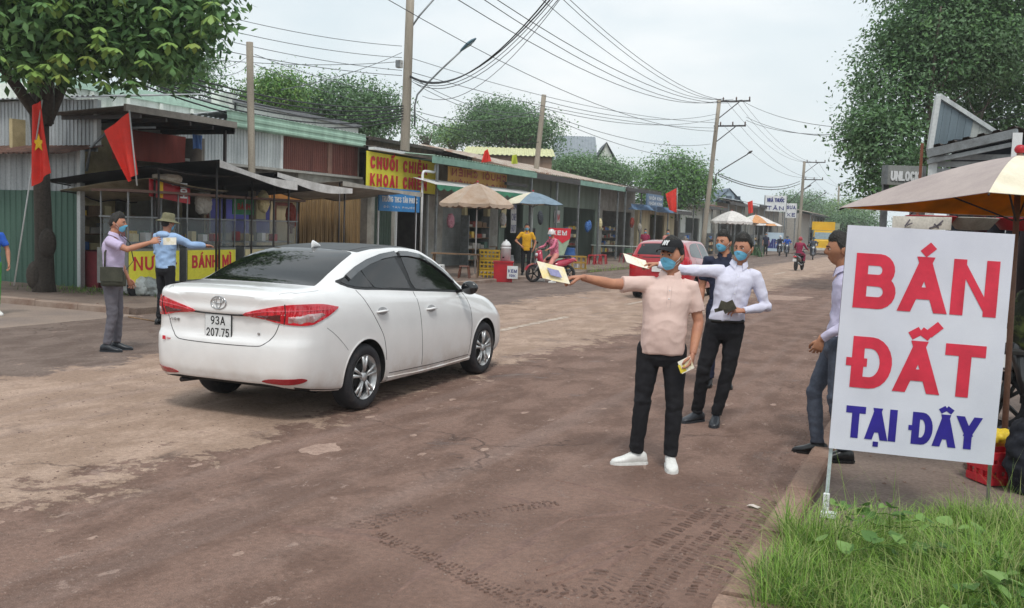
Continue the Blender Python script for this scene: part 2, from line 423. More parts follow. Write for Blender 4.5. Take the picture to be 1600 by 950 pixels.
def strip_on(f, path, wd, eps, name, mat_, parent, closed=False, n=6):
    pts = smooth_poly(path, n, closed) if len(path) > 2 else [tuple(Vector(path[0]).lerp(Vector(path[1]), i/16)) for i in range(17)]
    H = [f(*p) for p in pts]; H = [h for h in H if h[0] is not None]; vs = []; m = len(H)
    for i in range(m):
        p, nn = H[i]; t_ = (H[(i+1) % m][0] if closed else H[min(i+1, m-1)][0])-(H[i-1][0] if closed else H[max(i-1, 0)][0]); s_ = t_.cross(nn).normalized()*wd/2; vs += [p+s_-nn*.002, p+s_+nn*eps, p-s_+nn*eps, p-s_-nn*.002]
    mb = MB(); k = m if closed else m-1
    mb.add(vs, [(4*i+j, 4*i+j+1, 4*((i+1) % m)+j+1, 4*((i+1) % m)+j) for i in range(k) for j in range(3)], 0, False); return mb.build(name, mat_, parent)
# ================================================================ ground and road
def nodes_of(m):
    m.use_nodes = True; n = m.node_tree; return n, n.links.new, n.nodes['Principled BSDF']
def N(n, typ, **kw):
    o = n.nodes.new(typ)
    for k, v in kw.items():
        if k.startswith('i'): o.inputs[int(k[1:])].default_value = v
        else: setattr(o, k, v)
    return o
def math_(n, op, a, b=None, c=None, clamp=False):
    o = n.nodes.new('ShaderNodeMath'); o.operation = op; o.use_clamp = clamp
    for i, x in enumerate((a, b, c)):
        if x is None: continue
        if isinstance(x, (int, float)): o.inputs[i].default_value = x
        else: n.links.new(x, o.inputs[i])
    return o.outputs[0]
def noise_(n, vec, scale, detail=4, rough=.6, dist=0):
    o = n.nodes.new('ShaderNodeTexNoise'); o.inputs['Scale'].default_value = scale; o.inputs['Detail'].default_value = detail
    o.inputs['Roughness'].default_value = rough; o.inputs['Distortion'].default_value = dist; n.links.new(vec, o.inputs['Vector']); return o.outputs['Fac']
def ramp_(n, x, a, b, lo=0, hi=1):
    o = n.nodes.new('ShaderNodeMapRange'); o.interpolation_type = 'SMOOTHSTEP'; o.inputs[1].default_value = a; o.inputs[2].default_value = b
    o.inputs[3].default_value = lo; o.inputs[4].default_value = hi; n.links.new(x, o.inputs[0]); return o.outputs[0]
def mixc(n, f, a, b):
    o = n.nodes.new('ShaderNodeMix'); o.data_type = 'RGBA'
    if isinstance(f, (int, float)): o.inputs[0].default_value = f
    else: n.links.new(f, o.inputs[0])
    for i, x in ((6, a), (7, b)):
        if isinstance(x, tuple): o.inputs[i].default_value = (*x[:3], 1)
        else: n.links.new(x, o.inputs[i])
    return o.outputs[2]
def road_material():
    m = bpy.data.materials.new('muddy_asphalt'); n, l, b = nodes_of(m)
    tc = n.nodes.new('ShaderNodeTexCoord'); P = tc.outputs['Object']
    sep = n.nodes.new('ShaderNodeSeparateXYZ'); l(P, sep.inputs[0]); X = sep.outputs[0]
    st = n.nodes.new('ShaderNodeMapping'); st.inputs['Scale'].default_value = (1, .55, 1); l(P, st.inputs[0]); PS = st.outputs[0]   # drawn out along the traffic
    big = noise_(n, P, .35, 3); edge = noise_(n, P, 1.6, 8, .72, .4); med = noise_(n, PS, 2.4, 7, .68, .3); fine = noise_(n, P, 26, 5, .7); grit = noise_(n, P, 160, 3, .6)
    # dry tan crust in the middle lanes
    wob = math_(n, 'MULTIPLY', math_(n, 'SUBTRACT', edge, .5), 3.2); wob2 = math_(n, 'MULTIPLY', math_(n, 'SUBTRACT', big, .5), 1.6)
    xx = math_(n, 'ADD', X, math_(n, 'ADD', wob, wob2))
    isl = noise_(n, P, 7, 6, .7); xi = math_(n, 'ADD', xx, math_(n, 'MULTIPLY', math_(n, 'SUBTRACT', isl, .5), 1.5))
    t1 = ramp_(n, xi, -8.75, -8.45); t2 = ramp_(n, xi, -4.72, -4.92)
    tan = math_(n, 'MULTIPLY', t1, t2)
    red = ramp_(n, xx, -6.2, -4.6)
    asph = mixc(n, ramp_(n, med, .38, .62), lin('7d6d64'), lin('685850'))
    mudr = mixc(n, ramp_(n, med, .4, .6), lin('866c60'), lin('6e564b'))
    dry = mixc(n, ramp_(n, med, .36, .6), lin('b59c8b'), lin('9b8372'))
    col = mixc(n, red, asph, mudr); col = mixc(n, tan, col, dry)
    sy = n.nodes.new('ShaderNodeVectorMath'); sy.operation = 'DISTANCE'; msc = n.nodes.new('ShaderNodeMapping'); msc.inputs['Scale'].default_value = (1, .75, 1); l(P, msc.inputs[0]); l(msc.outputs[0], sy.inputs[0]); sy.inputs[1].default_value = (-1.45, 3.55, 0)
    mudz = ramp_(n, math_(n, 'ADD', sy.outputs['Value'], math_(n, 'MULTIPLY', math_(n, 'SUBTRACT', edge, .5), 1.6)), 1.55, 1.15)
    # scattered dry flakes on the red mud
    fl = noise_(n, PS, 5.5, 7, .72, .5); flk = math_(n, 'MULTIPLY', ramp_(n, fl, .61, .66), .7)
    col = mixc(n, flk, col, lin('a58e82'))
    f2 = noise_(n, P, 1.3, 8, .7, .6); wet = math_(n, 'MULTIPLY', ramp_(n, f2, .56, .7), .75)
    col = mixc(n, wet, col, lin('5a453c'))
    # pale wheel lanes worn along the road
    lane = n.nodes.new('ShaderNodeMapping'); lane.inputs['Scale'].default_value = (1.5, .05, 1); l(P, lane.inputs[0])
    ln = noise_(n, lane.outputs[0], 1.4, 4, .55); col = mixc(n, math_(n, 'MULTIPLY', ramp_(n, ln, .52, .66), .28), col, lin('96827a'))
    spk = noise_(n, P, 55, 4, .7); col = mixc(n, math_(n, 'MULTIPLY', ramp_(n, spk, .56, .66), math_(n, 'MULTIPLY', ramp_(n, noise_(n, P, 1.1, 5, .6), .38, .6), .55)), col, lin('a89488'))
    sp2 = noise_(n, P, 38, 4, .7); col = mixc(n, math_(n, 'MULTIPLY', ramp_(n, sp2, .6, .7), .5), col, lin('4d3f3a'))
    soft = mixc(n, ramp_(n, noise_(n, PS, 1.8, 3, .5), .35, .65), lin('866a5d'), lin('6d5347')); col = mixc(n, math_(n, 'MULTIPLY', mudz, .85), col, soft)
    # hairline cracks
    vo = n.nodes.new('ShaderNodeTexVoronoi'); vo.feature = 'DISTANCE_TO_EDGE'; vo.inputs['Scale'].default_value = .33
    dv = n.nodes.new('ShaderNodeVectorMath'); dv.operation = 'ADD'; nzc = n.nodes.new('ShaderNodeTexNoise'); nzc.inputs['Scale'].default_value = 2.2; nzc.inputs['Detail'].default_value = 6; l(P, nzc.inputs['Vector'])
    l(P, dv.inputs[0]); l(nzc.outputs['Color'], dv.inputs[1]); l(dv.outputs[0], vo.inputs['Vector'])
    crk = math_(n, 'MULTIPLY', ramp_(n, vo.outputs['Distance'], .008, .001), ramp_(n, big, .5, .6))
    col = mixc(n, math_(n, 'MULTIPLY', crk, .6), col, lin('4a3b36'))
    gr = ramp_(n, grit, .35, .68, .74, 1.22); gf = ramp_(n, fine, .3, .7, .82, 1.15)
    mm = n.nodes.new('ShaderNodeMix'); mm.data_type = 'RGBA'; mm.blend_type = 'MULTIPLY'; mm.inputs[0].default_value = 1; l(col, mm.inputs[6]); l(math_(n, 'MULTIPLY', gr, gf), mm.inputs[7])
    # pebbles pressed in
    v2 = n.nodes.new('ShaderNodeTexVoronoi'); v2.inputs['Scale'].default_value = 22; l(P, v2.inputs['Vector'])
    peb = math_(n, 'MULTIPLY', ramp_(n, v2.outputs['Distance'], .2, .12), ramp_(n, noise_(n, P, 3, 3), .52, .62))
    cc = mixc(n, math_(n, 'MULTIPLY', peb, .5), mm.outputs[2], lin('a89a90'))
    l(cc, b.inputs['Base Color'])
    l(math_(n, 'SUBTRACT', ramp_(n, wet, 0, .8, .88, .42), math_(n, 'MULTIPLY', mudz, .22)), b.inputs['Roughness']); b.inputs['Specular IOR Level'].default_value = .35
    h = math_(n, 'ADD', math_(n, 'MULTIPLY', med, 1.2), math_(n, 'ADD', math_(n, 'MULTIPLY', fine, .55), math_(n, 'MULTIPLY', grit, .22)))
    h = math_(n, 'ADD', h, math_(n, 'MULTIPLY', tan, .25)); h = math_(n, 'SUBTRACT', math_(n, 'ADD', h, math_(n, 'MULTIPLY', peb, .3)), math_(n, 'MULTIPLY', crk, .5))
    bp = n.nodes.new('ShaderNodeBump'); bp.inputs['Strength'].default_value = .75; bp.inputs['Distance'].default_value = .035; l(h, bp.inputs['Height']); l(bp.outputs[0], b.inputs['Normal'])
    return m
ROADM = road_material()
DIRT = M('trodden_dirt', '8c7668', .9, col2='6d5a4e', scale=1.2, grain=.25, gscale=45, bump=.6, bscale=25)
DIRT2 = M('grey_dirt', '847468', .9, col2='675850', scale=1.6, grain=.25, gscale=50, bump=.6, bscale=30)
CONC = M('old_concrete', '97877b', .85, col2='7d6659', scale=4, grain=.2, gscale=80, bump=.5, bscale=50)
g = MB(); g.add([(-1500, -300, -.03), (1500, -300, -.03), (1500, 2500, -.03), (-1500, 2500, -.03)], [(0, 1, 2, 3)])
tag(g.build('ground', DIRT), kind='structure')
g = MB(); ys = list(range(-14, 61, 2))+[70, 85, 100, 130, 170, 240, 400]
for a, b_ in zip(ys[:-1], ys[1:]): g.add([(-12.25, a, 0), (-.83, a, 0), (-.83, b_, 0), (-12.25, b_, 0)], [(0, 1, 2, 3)])
tag(g.build('road', ROADM), kind='structure')
g = MB(); g.add([(-60, -14, -.004), (-12.25, -14, -.004), (-12.25, 12.1, -.004), (-60, 12.1, -.004)], [(0, 1, 2, 3)])
tag(g.build('side_road', M('side_road_mud', '7f726b', .85, col2='9c8a7c', scale=.8, grain=.2, gscale=60, bump=.6, bscale=22)), kind='structure')
g = MB(); g.box((-38.75, 150, .02), (52.5, 275.4, .12)); tag(g.build('left_pavement', DIRT2), kind='structure')
g = MB(); g.add([(-.68, -10, -.008), (60, -10, -.008), (60, 400, -.008), (-.68, 400, -.008)], [(0, 1, 2, 3)])
tag(g.build('right_pavement', M('right_verge_soil', '7e6f66', .9, col2='64564e', scale=1.5, grain=.22, gscale=45, bump=.6, bscale=28)), kind='structure')
# kerbs, stone by stone
def kerb(name, pts, w_, h, L, mat_):
    root = tag(empty(name, None, None), kind='structure')
    for a, b_ in pts:
        a, b_ = Vector(a), Vector(b_); n = max(1, int((b_-a).length/L)); d = (b_-a)/n; ang = math.atan2(d.y, d.x)
        for i in range(n):
            c = a+d*(i+.5); m = MB(); l = d.length-.012; hh = h+random.uniform(-.008, .008)
            prof = [(-w_/2, -.06), (w_/2, -.06), (w_/2, hh-.02), (w_/2-.02, hh), (-w_/2+.02, hh), (-w_/2, hh-.02)]
            m.prism([(q[0], q[1]) for q in prof], -l/2, l/2, axis='X')
            o = m.build('kerb_stone', mat_, root, (c.x, c.y, 0), ang+random.uniform(-.008, .008))
    return root
KB = M('mud_stained_kerb', '967d6e', .9, col2='775d50', scale=3, grain=.2, gscale=70, bump=.6, bscale=40)
kerb('right_kerb', [((-.75, 4.35, 0), (-.75, 40, 0))], .17, .075, 1.0, KB)
kerb('grass_plot_kerb', [((-.84, 4.25, 0), (1.4, 4.25, 0))], .17, .075, 1.0, KB)
kerb('left_kerb', [((-25.2, 12.18, 0), (-12.6, 12.18, 0)), ((-12.22, 12.6, 0), (-12.22, 34, 0))], .15, .11, 1.0, CONC)
# painted lane dashes, worn
PAINT = M('worn_road_paint', 'c9bcae', .8, col2='9b887a', scale=7, mixpos=(.3, .6), grain=.3, gscale=40, bump=.3)
for i, (y0, y1) in enumerate([(13.9, 17.2), (21.0, 24.2), (28, 31), (35, 38), (42, 45), (49, 52)]):
    g = MB(); xs = []
    k = 12
    for j in range(k):
        a = y0+(y1-y0)*j/k; b_ = y0+(y1-y0)*(j+1)/k
        g.add([(-6.56+random.uniform(-.02, .02), a, .004), (-6.42+random.uniform(-.02, .02), a, .004), (-6.42, b_, .004), (-6.56, b_, .004)], [(0, 1, 2, 3)])
    tag(g.build('lane_marking', PAINT), kind='structure')
# dry mud crusts lifted off the road: irregular thin patches
CR = M('dry_mud_crust', 'a58d80', .95, col2='876f63', scale=6, grain=.25, gscale=60, bump=.6, bscale=60)
g = MB()
def patch(cx, cy, rx, ry, z=.005, n=22):
    ph = random.uniform(0, 99); v = [(cx, cy, z)]
    for k in range(n):
        a = 2*PI*k/n; r_ = 1+.5*noise.noise((math.cos(a)*1.4+ph, math.sin(a)*1.4, ph))+.2*noise.noise((math.cos(a)*5+ph, math.sin(a)*5, 0))
        v.append((cx+math.cos(a)*rx*r_, cy+math.sin(a)*ry*r_, .001))
    v[0] = (cx, cy, z); g.add(v, [(0, 1+k, 1+(k+1) % n) for k in range(n)], 0, True)
for px, py, rx, ry in [(605, 490+0, .0, .0)]: pass
for _ in range(110):
    y = random.uniform(3.4, 26)**1; x = random.choice([random.uniform(-5.2, -1.2), random.gauss(-4.7, .35)]); s_ = random.uniform(.01, .035); patch(x, y, s_, s_*1.8, .003, 12)
patch(-3.85, 26.9, .75, 1.1, .006); patch(-4.15, 5.9, .12, .2, .006)
tag(g.build('mud_flakes', CR), 'dry tan mud flakes scattered over the reddish road', 'mud', kind='stuff')
# tyre prints: real lugs of squeezed mud beside the ruts
MUDL = M('wet_red_mud', '58433a', .65, col2='6c544a', scale=9, grain=.25, gscale=50, bump=.6, bscale=60)
def tread(a, b_, width, rows, pitch, lug, chev=.5, gap=.1):
    mb = MB(); a, b_ = Vector((*a, 0)), Vector((*b_, 0)); d = (b_-a); L = d.length; d.normalize(); nrm = Vector((-d.y, d.x, 0)); k = int(L/pitch)
    for i in range(k):
        for r_ in range(rows):
            nv_ = noise.noise((i*pitch*3.1+a.x*7, r_*.9, a.y*5))
            if random.random() < gap or nv_ < -.36: continue
            o = (r_-(rows-1)/2)*width/rows; q = a+d*(i*pitch+random.uniform(-.008, .008)+abs(o)*chev)+nrm*(o+.02*math.sin(i*pitch*3)); s_ = random.uniform(.85, 1.35)*(.8+.5*max(0, nv_))
            ang = math.atan2(d.y, d.x)+(chev if o > 0 else -chev)+random.uniform(-.22, .22); h_ = .008*random.uniform(.3, 1.2)*(.85+nv_*.6)
            mb.box((q.x, q.y, h_/2-.001), (lug*s_, width/rows*.78*s_, h_), 0, Matrix.Rotation(ang, 3, 'Z'), (.6, .75))
    return mb
def tread_thing(label, *tracks):
    mb = MB()
    for t_ in tracks:
        q = tread(*t_[:2], **t_[2]); mb.add(q.v, q.f)
    tag(mb.build('tyre_track', MUDL), label, 'tyre tracks', kind='stuff')
tread_thing('lone tyre print crossing the muddy road near the bottom edge', ((-2.75, 4.42), (-1.5, 3.86), dict(width=.13, rows=4, pitch=.034, lug=.016, chev=.5)))
tread_thing('short tyre print left of the white shoes', ((-2.5, 4.9), (-2.05, 5.55), dict(width=.13, rows=3, pitch=.04, lug=.018, chev=.4)), ((-2.9, 4.45), (-2.75, 4.95), dict(width=.2, rows=4, pitch=.05, lug=.03, chev=.7)))
tread_thing('dense tractor tyre prints in mud beside the right kerb', ((-1.42, 4.3), (-1.3, 5.9), dict(width=.2, rows=2, pitch=.047, lug=.02, chev=.25)), ((-1.18, 4.25), (-1.1, 6.0), dict(width=.19, rows=3, pitch=.04, lug=.017, chev=.35)),
            ((-.96, 4.4), (-.93, 6.3), dict(width=.12, rows=2, pitch=.042, lug=.018, chev=.3)), ((-1.75, 4.1), (-1.0, 4.25), dict(width=.2, rows=4, pitch=.045, lug=.02, chev=.5)))
# soft furrows pushed up by sliding tyres
g = MB()
for k, (a, b_, w_, h) in enumerate([((-1.75, 4.35), (-1.5, 5.2), .05, .014), ((-1.68, 4.3), (-1.42, 5.15), .03, .012), ((-1.6, 4.2), (-1.38, 5.0), .04, .016), ((-1.9, 5.2), (-1.4, 5.9), .05, .008), ((-2.3, 6.0), (-1.2, 5.7), .05, .008), ((-2.05, 4.0), (-1.9, 5.3), .06, .007), ((-2.2, 3.7), (-2.3, 4.8), .05, .006),
        ((-3.3, 4.3), (-2.6, 4.35), .09, .016), ((-3.2, 4.2), (-2.75, 4.5), .07, .014), ((-2.6, 5.5), (-2.0, 5.35), .05, .008)]):
    n = 14; v = []
    for i in range(n+1):
        t_ = i/n; x = a[0]+(b_[0]-a[0])*t_+.03*noise.noise((t_*3, k, 0)); y = a[1]+(b_[1]-a[1])*t_+.03*noise.noise((t_*3, k, 5)); ww = w_*math.sin(PI*min(max(t_, .04), .96))*(1+.5*noise.noise((t_*9, k, 2))); hh = h*(.6+.8*noise.noise((t_*12, k, 3)))
        d = Vector((b_[0]-a[0], b_[1]-a[1])).normalized(); nx, ny = -d.y, d.x
        v += [(x-nx*ww, y-ny*ww, -.002), (x-nx*ww*.3, y-ny*ww*.3, abs(hh)), (x+nx*ww*.3, y+ny*ww*.3, abs(hh)*.7), (x+nx*ww, y+ny*ww, -.002)]
    g.add(v, [(i*4+j, i*4+j+1, i*4+j+5, i*4+j+4) for i in range(n) for j in range(3)], 0, True)
tag(g.build('mud_furrow', M('red_mud_ridge', '7b6156', .8, col2='69524a', scale=9, grain=.2, bump=.6, bscale=50)), 'low furrows of pushed-up mud near the kerb', 'mud', kind='stuff')
# gravel in the gutter and crumbs on the road
def pebbles(name, label, n, fn, mat_, smin, smax):
    mb = MB()
    base = [(-1, -1, 0), (1, -.8, 0), (.9, 1, 0), (-1, .8, 0), (-.5, -.5, .9), (.6, -.4, .8), (.5, .5, 1), (-.4, .6, .85)]
    F_ = [(4, 5, 6, 7), (0, 1, 5, 4), (1, 2, 6, 5), (2, 3, 7, 6), (3, 0, 4, 7)]
    for _ in range(n):
        x, y, z = fn(); s_ = random.uniform(smin, smax)*random.random()**.5; a = random.uniform(0, 6.28); c, q = math.cos(a), math.sin(a)
        mb.add([(x+(p[0]*c-p[1]*q)*s_*random.uniform(.8, 1.2), y+(p[0]*q+p[1]*c)*s_, z+p[2]*s_*.7) for p in base], F_)
    return tag(mb.build(name, mat_), label, 'gravel', kind='stuff')
GR = M('gutter_gravel', '857268', .9, col2='6a554c', scale=12, grain=.3, bump=.3)
pebbles('gravel', 'loose gravel and crumbs gathered along the right kerb', 1500, lambda: (-.85-abs(random.gauss(0, .28)), random.uniform(4.4, 22), 0), GR, .006, .018)
pebbles('road_crumbs', 'small mud crumbs spread over the carriageway', 3200, lambda: (random.uniform(-8, -1), 3.2+random.random()**2*16, 0), GR, .004, .011)
pebbles('verge_gravel', 'loose stones on the bare soil behind the kerb', 700, lambda: (random.uniform(-.65, 3.5), random.uniform(6, 16), -.006), GR, .006, .02)
tag(MB().sheet(lambda u, v: (-1.02+u*.07+.01*v, 6.02+v*.04, .012+.006*math.sin(u*5)), 3, 2, .002).build('paper_scrap', M('litter_paper', 'cfc5bd', .8)), 'small pale scrap of litter in the gutter by the kerb', 'litter')

# ================================================================ plants
def foliage(name, cs, nclus, per, size, mats, parent=None, flat=.5, spread=.35, droop=.3, inner=.45, seed=1, shape='leaf'):
    """thousands of small leaves in clumps spread through the ellipsoids cs=[(centre, radii)]"""
    g_ = np.random.default_rng(seed); vol = np.array([c[1][0]*c[1][1]*c[1][2] for c in cs])**.67; vol /= vol.sum()
    pick = g_.choice(len(cs), nclus, p=vol); cen = np.array([c[0] for c in cs])[pick]; rad = np.array([c[1] for c in cs])[pick]
    d = g_.normal(size=(nclus, 3)); d /= np.linalg.norm(d, axis=1)[:, None]; rr = inner+(1-inner)*g_.random(nclus)**.6
    lump = np.array([1+.5*noise.noise(Vector(q*2.2)+Vector((seed, 0, 0)))+.3*noise.noise(Vector(q*5.5)+Vector((0, seed, 0))) for q in d])
    cc = cen+d*rad*(rr*lump)[:, None]
    c = np.repeat(cc, per, 0)+g_.normal(size=(nclus*per, 3))*spread*np.array([1, 1, .6]); n = len(c)
    out = np.repeat(d, per, 0); up = np.array([0, 0, 1.0]); nrm = out*.5+up*flat+g_.normal(size=(n, 3))*.45; nrm /= np.linalg.norm(nrm, axis=1)[:, None]
    ax = g_.normal(size=(n, 3)); ax[:, 2] -= droop; ax -= nrm*(ax*nrm).sum(1)[:, None]; ax /= np.linalg.norm(ax, axis=1)[:, None]; si = np.cross(nrm, ax)
    L = (size*g_.uniform(.6, 1.25, n))[:, None]; W = L*.46
    # six-point leaf folded along the midrib: 4 faces
    p0 = c; p1 = c+ax*L*.45-si*W*.5-nrm*L*.06; p2 = c+ax*L-nrm*L*.14; p3 = c+ax*L*.45+si*W*.5-nrm*L*.06; 
    V = np.stack([p0, p1, p2, p3], 1).reshape(-1, 3); i = np.arange(n)*4
    F = np.stack([np.stack([i, i+1, i+2], 1), np.stack([i, i+2, i+3], 1)], 1).reshape(-1, 3)
    me = bpy.data.meshes.new(name); me.vertices.add(len(V)); me.vertices.foreach_set('co', V.ravel()); me.loops.add(F.size); me.loops.foreach_set('vertex_index', F.ravel().astype(np.int32))
    me.polygons.add(len(F)); me.polygons.foreach_set('loop_start', np.arange(0, F.size, 3, dtype=np.int32)); me.polygons.foreach_set('loop_total', np.full(len(F), 3, dtype=np.int32))
    if not isinstance(mats, (list, tuple)): mats = [mats]
    for m in mats: me.materials.append(m)
    cm = g_.integers(0, len(mats), nclus); me.polygons.foreach_set('material_index', np.repeat(np.where(g_.random(n) < .75, np.repeat(cm, per), g_.integers(0, len(mats), n)), 2).astype(np.int32))
    me.update(); me.validate(); o = bpy.data.objects.new(name, me); C.objects.link(o)
    if parent: o.parent = parent
    return o, cc
def leafmat(name, a, b_, tr=.25, rough=.5):
    m = M(name, a, rough, col2=b_, scale=1.6, grain=.22, gscale=5, bump=0, spec=.3)
    n, l, p = nodes_of(m); ou = [x for x in n.nodes if x.type == 'OUTPUT_MATERIAL'][0]
    t = n.nodes.new('ShaderNodeBsdfTranslucent'); mix = n.nodes.new('ShaderNodeMixShader'); mix.inputs[0].default_value = tr
    src = p.inputs['Base Color'].links[0].from_socket; l(src, t.inputs[0]); l(p.outputs[0], mix.inputs[1]); l(t.outputs[0], mix.inputs[2]); l(mix.outputs[0], ou.inputs[0])
    return m
LD = leafmat('leaf_dark', '527549', '3d5c39'); LM = leafmat('leaf_mid', '6c9158', '527546'); LL = leafmat('leaf_light', '8cab5c', '6c8f48'); LY = leafmat('leaf_yellow', '8d9f52', '70873f'); LF = leafmat('leaf_far', '7a9872', '5f7f58')
LB = leafmat('leaf_bright', '6c9a45', '4c7a35')
BARK = M('dark_bark', '4a433c', .9, col2='2f2a26', scale=5, streak=True, grain=.3, gscale=25, bump=1, bscale=14)
BARK2 = M('grey_bark', '7a7068', .9, col2='564d46', scale=5, streak=True, grain=.3, gscale=25, bump=1, bscale=20)
def limb(mb, a, b_, r0, r1, n=7, bend=.2, seg=6):
    a, b_ = Vector(a), Vector(b_); L = (b_-a).length; off = Vector((random.uniform(-1, 1), random.uniform(-1, 1), random.uniform(-.3, .6)))*L*bend
    pts = [a.lerp(b_, i/seg)+off*math.sin(PI*i/seg)*.5 for i in range(seg+1)]
    mb.tube(pts, [r0+(r1-r0)*i/seg for i in range(seg+1)], n); return pts
def tree(label, base, cs, nclus, per, size, mats, trunk_r=.2, group=None, seed=1, bark=None, spread=.35, nlimb=10, inner=.45, droop=.3, lean=(0, 0)):
    base = Vector(base); root = empty('tree', label, 'tree', base, 0, group)
    cs = [(Vector(c)-base, r_) for c, r_ in cs]
    cr, cc = foliage('crown', [(tuple(c), r_) for c, r_ in cs], nclus, per, size, mats, root, spread=spread, seed=seed, inner=inner, droop=droop)
    mean = sum((c for c, r_ in cs), Vector())/len(cs); low = min(c.z-r_[2] for c, r_ in cs)
    mb = MB(); fork = Vector((mean.x*.25+lean[0], mean.y*.25+lean[1], max(low*.95, .6)))
    mb.tube([(0, 0, -.1), (trunk_r*.2, 0, .15), fork*.5+Vector((.05, .03, 0)), fork], [trunk_r*1.35, trunk_r, trunk_r*.85, trunk_r*.75], 12)
    for k in range(nlimb):
        t_ = Vector(cc[random.randrange(len(cc))]); pts = limb(mb, fork, fork.lerp(t_, .9), trunk_r*.5, trunk_r*.12)
        for q in range(2):
            t2 = Vector(cc[random.randrange(len(cc))]); 
            if (t2-pts[3]).length < 2.5*max(cs[0][1]): limb(mb, pts[3+q], pts[3+q].lerp(t2, .6), trunk_r*.2, trunk_r*.05, 5)
    mb.build('trunk', bark or BARK2, root); return root
def blob(px, py, rx, ry, dep, ry2=None):
    """ellipsoid of foliage seen in this direction at this distance"""
    c = at_depth(px, py, dep); k = dep/1500; return (c, (rx*k, rx*k*(ry2 or .8), ry*k))
# ================================================================ buildings
def corr(parent, name, P0, U, V, mat_, pitch=.1, amp=.014, sw=.9, label=None, jit=.006, kind=None):
    P0, U, V = Vector(P0), Vector(U), Vector(V); L = U.length; n = max(1, round(L/sw)); u = U.normalized(); nn = U.cross(V).normalized(); out = []
    for k in range(n):
        a, b_ = L*k/n-(.012 if k else 0), L*(k+1)/n; w_ = b_-a; m = max(1, round(w_/pitch)); p = w_/m; pr = []
        for i in range(m):
            for f, h in ((0, 0), (.3, 0), (.42, 1), (.78, 1), (.9, 0)): pr.append((i*p+f*p, h*amp))
        pr.append((w_, 0)); off = nn*(.004*(k % 2))+nn*random.uniform(0, jit*.5)
        lo = V.normalized()*random.uniform(-jit, jit)*2
        ring = lambda q, fl: [P0+u*(a+x)+nn*(h)+off+q+lo*fl for x, h in pr]
        mb = MB(); mb.rings([ring(V*0, 1), ring(V*.5+nn*random.uniform(-jit, jit), 1), ring(V, 1)], 0, False, False, False)
        o = mb.build(name, mat_, parent); out.append(o)
        if label: o['label'] = label
    return out
def yz(px, py, X): p = at_x(px, py, X); return p.y, p.z
def B(name, label, loc=(0, 0, 0), cat='building', group=None): return empty(name, label, cat, loc, 0, group)
def part(parent, name, mat_, *boxes, label=None, rot=None):
    mb = MB()
    for c, d in boxes: mb.box(c, d, 0, rot)
    o = mb.build(name, mat_, parent)
    if label: o['label'] = label
    return o
def span(x0, x1, y0, y1, z0, z1): return (((x0+x1)/2, (y0+y1)/2, (z0+z1)/2), (abs(x1-x0), abs(y1-y0), abs(z1-z0)))
GALV = M('galvanised_sheet', 'aab0b3', .5, .35, col2='858b8e', scale=3, streak=True, grain=.12, gscale=30, bump=.1)
GALVL = M('pale_galvanised_sheet', 'c8cccc', .5, .2, col2='a3a8aa', scale=3, streak=True, grain=.1, gscale=30, bump=.1)
GREEN = M('green_sheet', '4c6b5e', .6, .1, col2='3b574c', scale=2.5, streak=True, grain=.12, gscale=40, bump=.15)
BRSH = M('rusty_brown_sheet', '7a4a40', .8, .05, col2='552f2a', scale=3, streak=True, grain=.2, gscale=30, bump=.3)
RUST = M('rusted_roof_sheet', 'b5aba0', .7, .2, col2='93705f', scale=2.2, streak=True, mixpos=(.5, .62), grain=.2, gscale=30, bump=.3)
TILE = M('weathered_brown_roof', '7d5c50', .85, col2='51413b', scale=4, grain=.25, gscale=30, bump=.5)
DARKR = M('dark_old_roof', '3f3b38', .85, col2='5c5049', scale=3, grain=.25, gscale=30, bump=.5)
MINT = M('mint_paint', 'a9c9b6', .6, col2='86a594', scale=3, streak=True, grain=.08, bump=.1)
TEAL = M('teal_beam_paint', '7fa596', .55, col2='668a7c', scale=3, grain=.1, bump=.1)
WALLW = M('stained_white_wall', 'd9ddd6', .85, col2='9aa59a', scale=2.2, streak=True, mixpos=(.48, .72), grain=.1, gscale=40, bump=.3, bscale=40)
WALLG = M('grey_render', 'a3a19a', .85, col2='7d7a73', scale=2, grain=.12, gscale=60, bump=.3, bscale=40)
WALLC = M('cream_wall', 'd2c4a2', .85, col2='998c70', scale=2, streak=True, grain=.12, bump=.3, bscale=40)
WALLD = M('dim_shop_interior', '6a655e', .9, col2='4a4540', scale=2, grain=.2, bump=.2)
WALLGR = M('green_grey_wall', '7e8c80', .85, col2='616d63', scale=2, streak=True, grain=.12, bump=.3)
BLACK = M('black_fabric', '1d1d20', .9, col2='2b2b2e', scale=5, grain=.2, bump=.2)
STEEL = M('grey_steel_post', '8b9092', .45, .6, col2='6d6f70', scale=6, grain=.1, bump=.05)
DSTEEL = M('dark_steel', '35373a', .5, .5, col2='4a3f39', scale=6, grain=.15, bump=.1)
WOOD = M('old_wood', '8a6f55', .85, col2='64503e', scale=4, streak=True, grain=.2, gscale=40, bump=.4)
BAMB = M('tan_gate_paint', 'a98c62', .75, col2='7e6544', scale=4, streak=True, grain=.15, bump=.2)
SHUT = M('roller_shutter_grey', '8f9392', .55, .3, col2='767a79', scale=2, grain=.08, bump=.1)
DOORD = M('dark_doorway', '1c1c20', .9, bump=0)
YEL = M('yellow_banner', 'ece345', .55, col2='dcd23a', scale=2, grain=.05, gscale=20, bump=.08, bscale=6)
ORG = M('orange_yellow_banner', 'cf9f4b', .6, col2='b98a3e', scale=2, grain=.08, bump=.08)
REDP = M('red_print', 'd22b3c', .55, grain=.05, col2='c12636', bump=0)
BLUB = M('blue_board', '2182c4', .5, col2='1d74b2', scale=2, grain=.05, bump=.05)
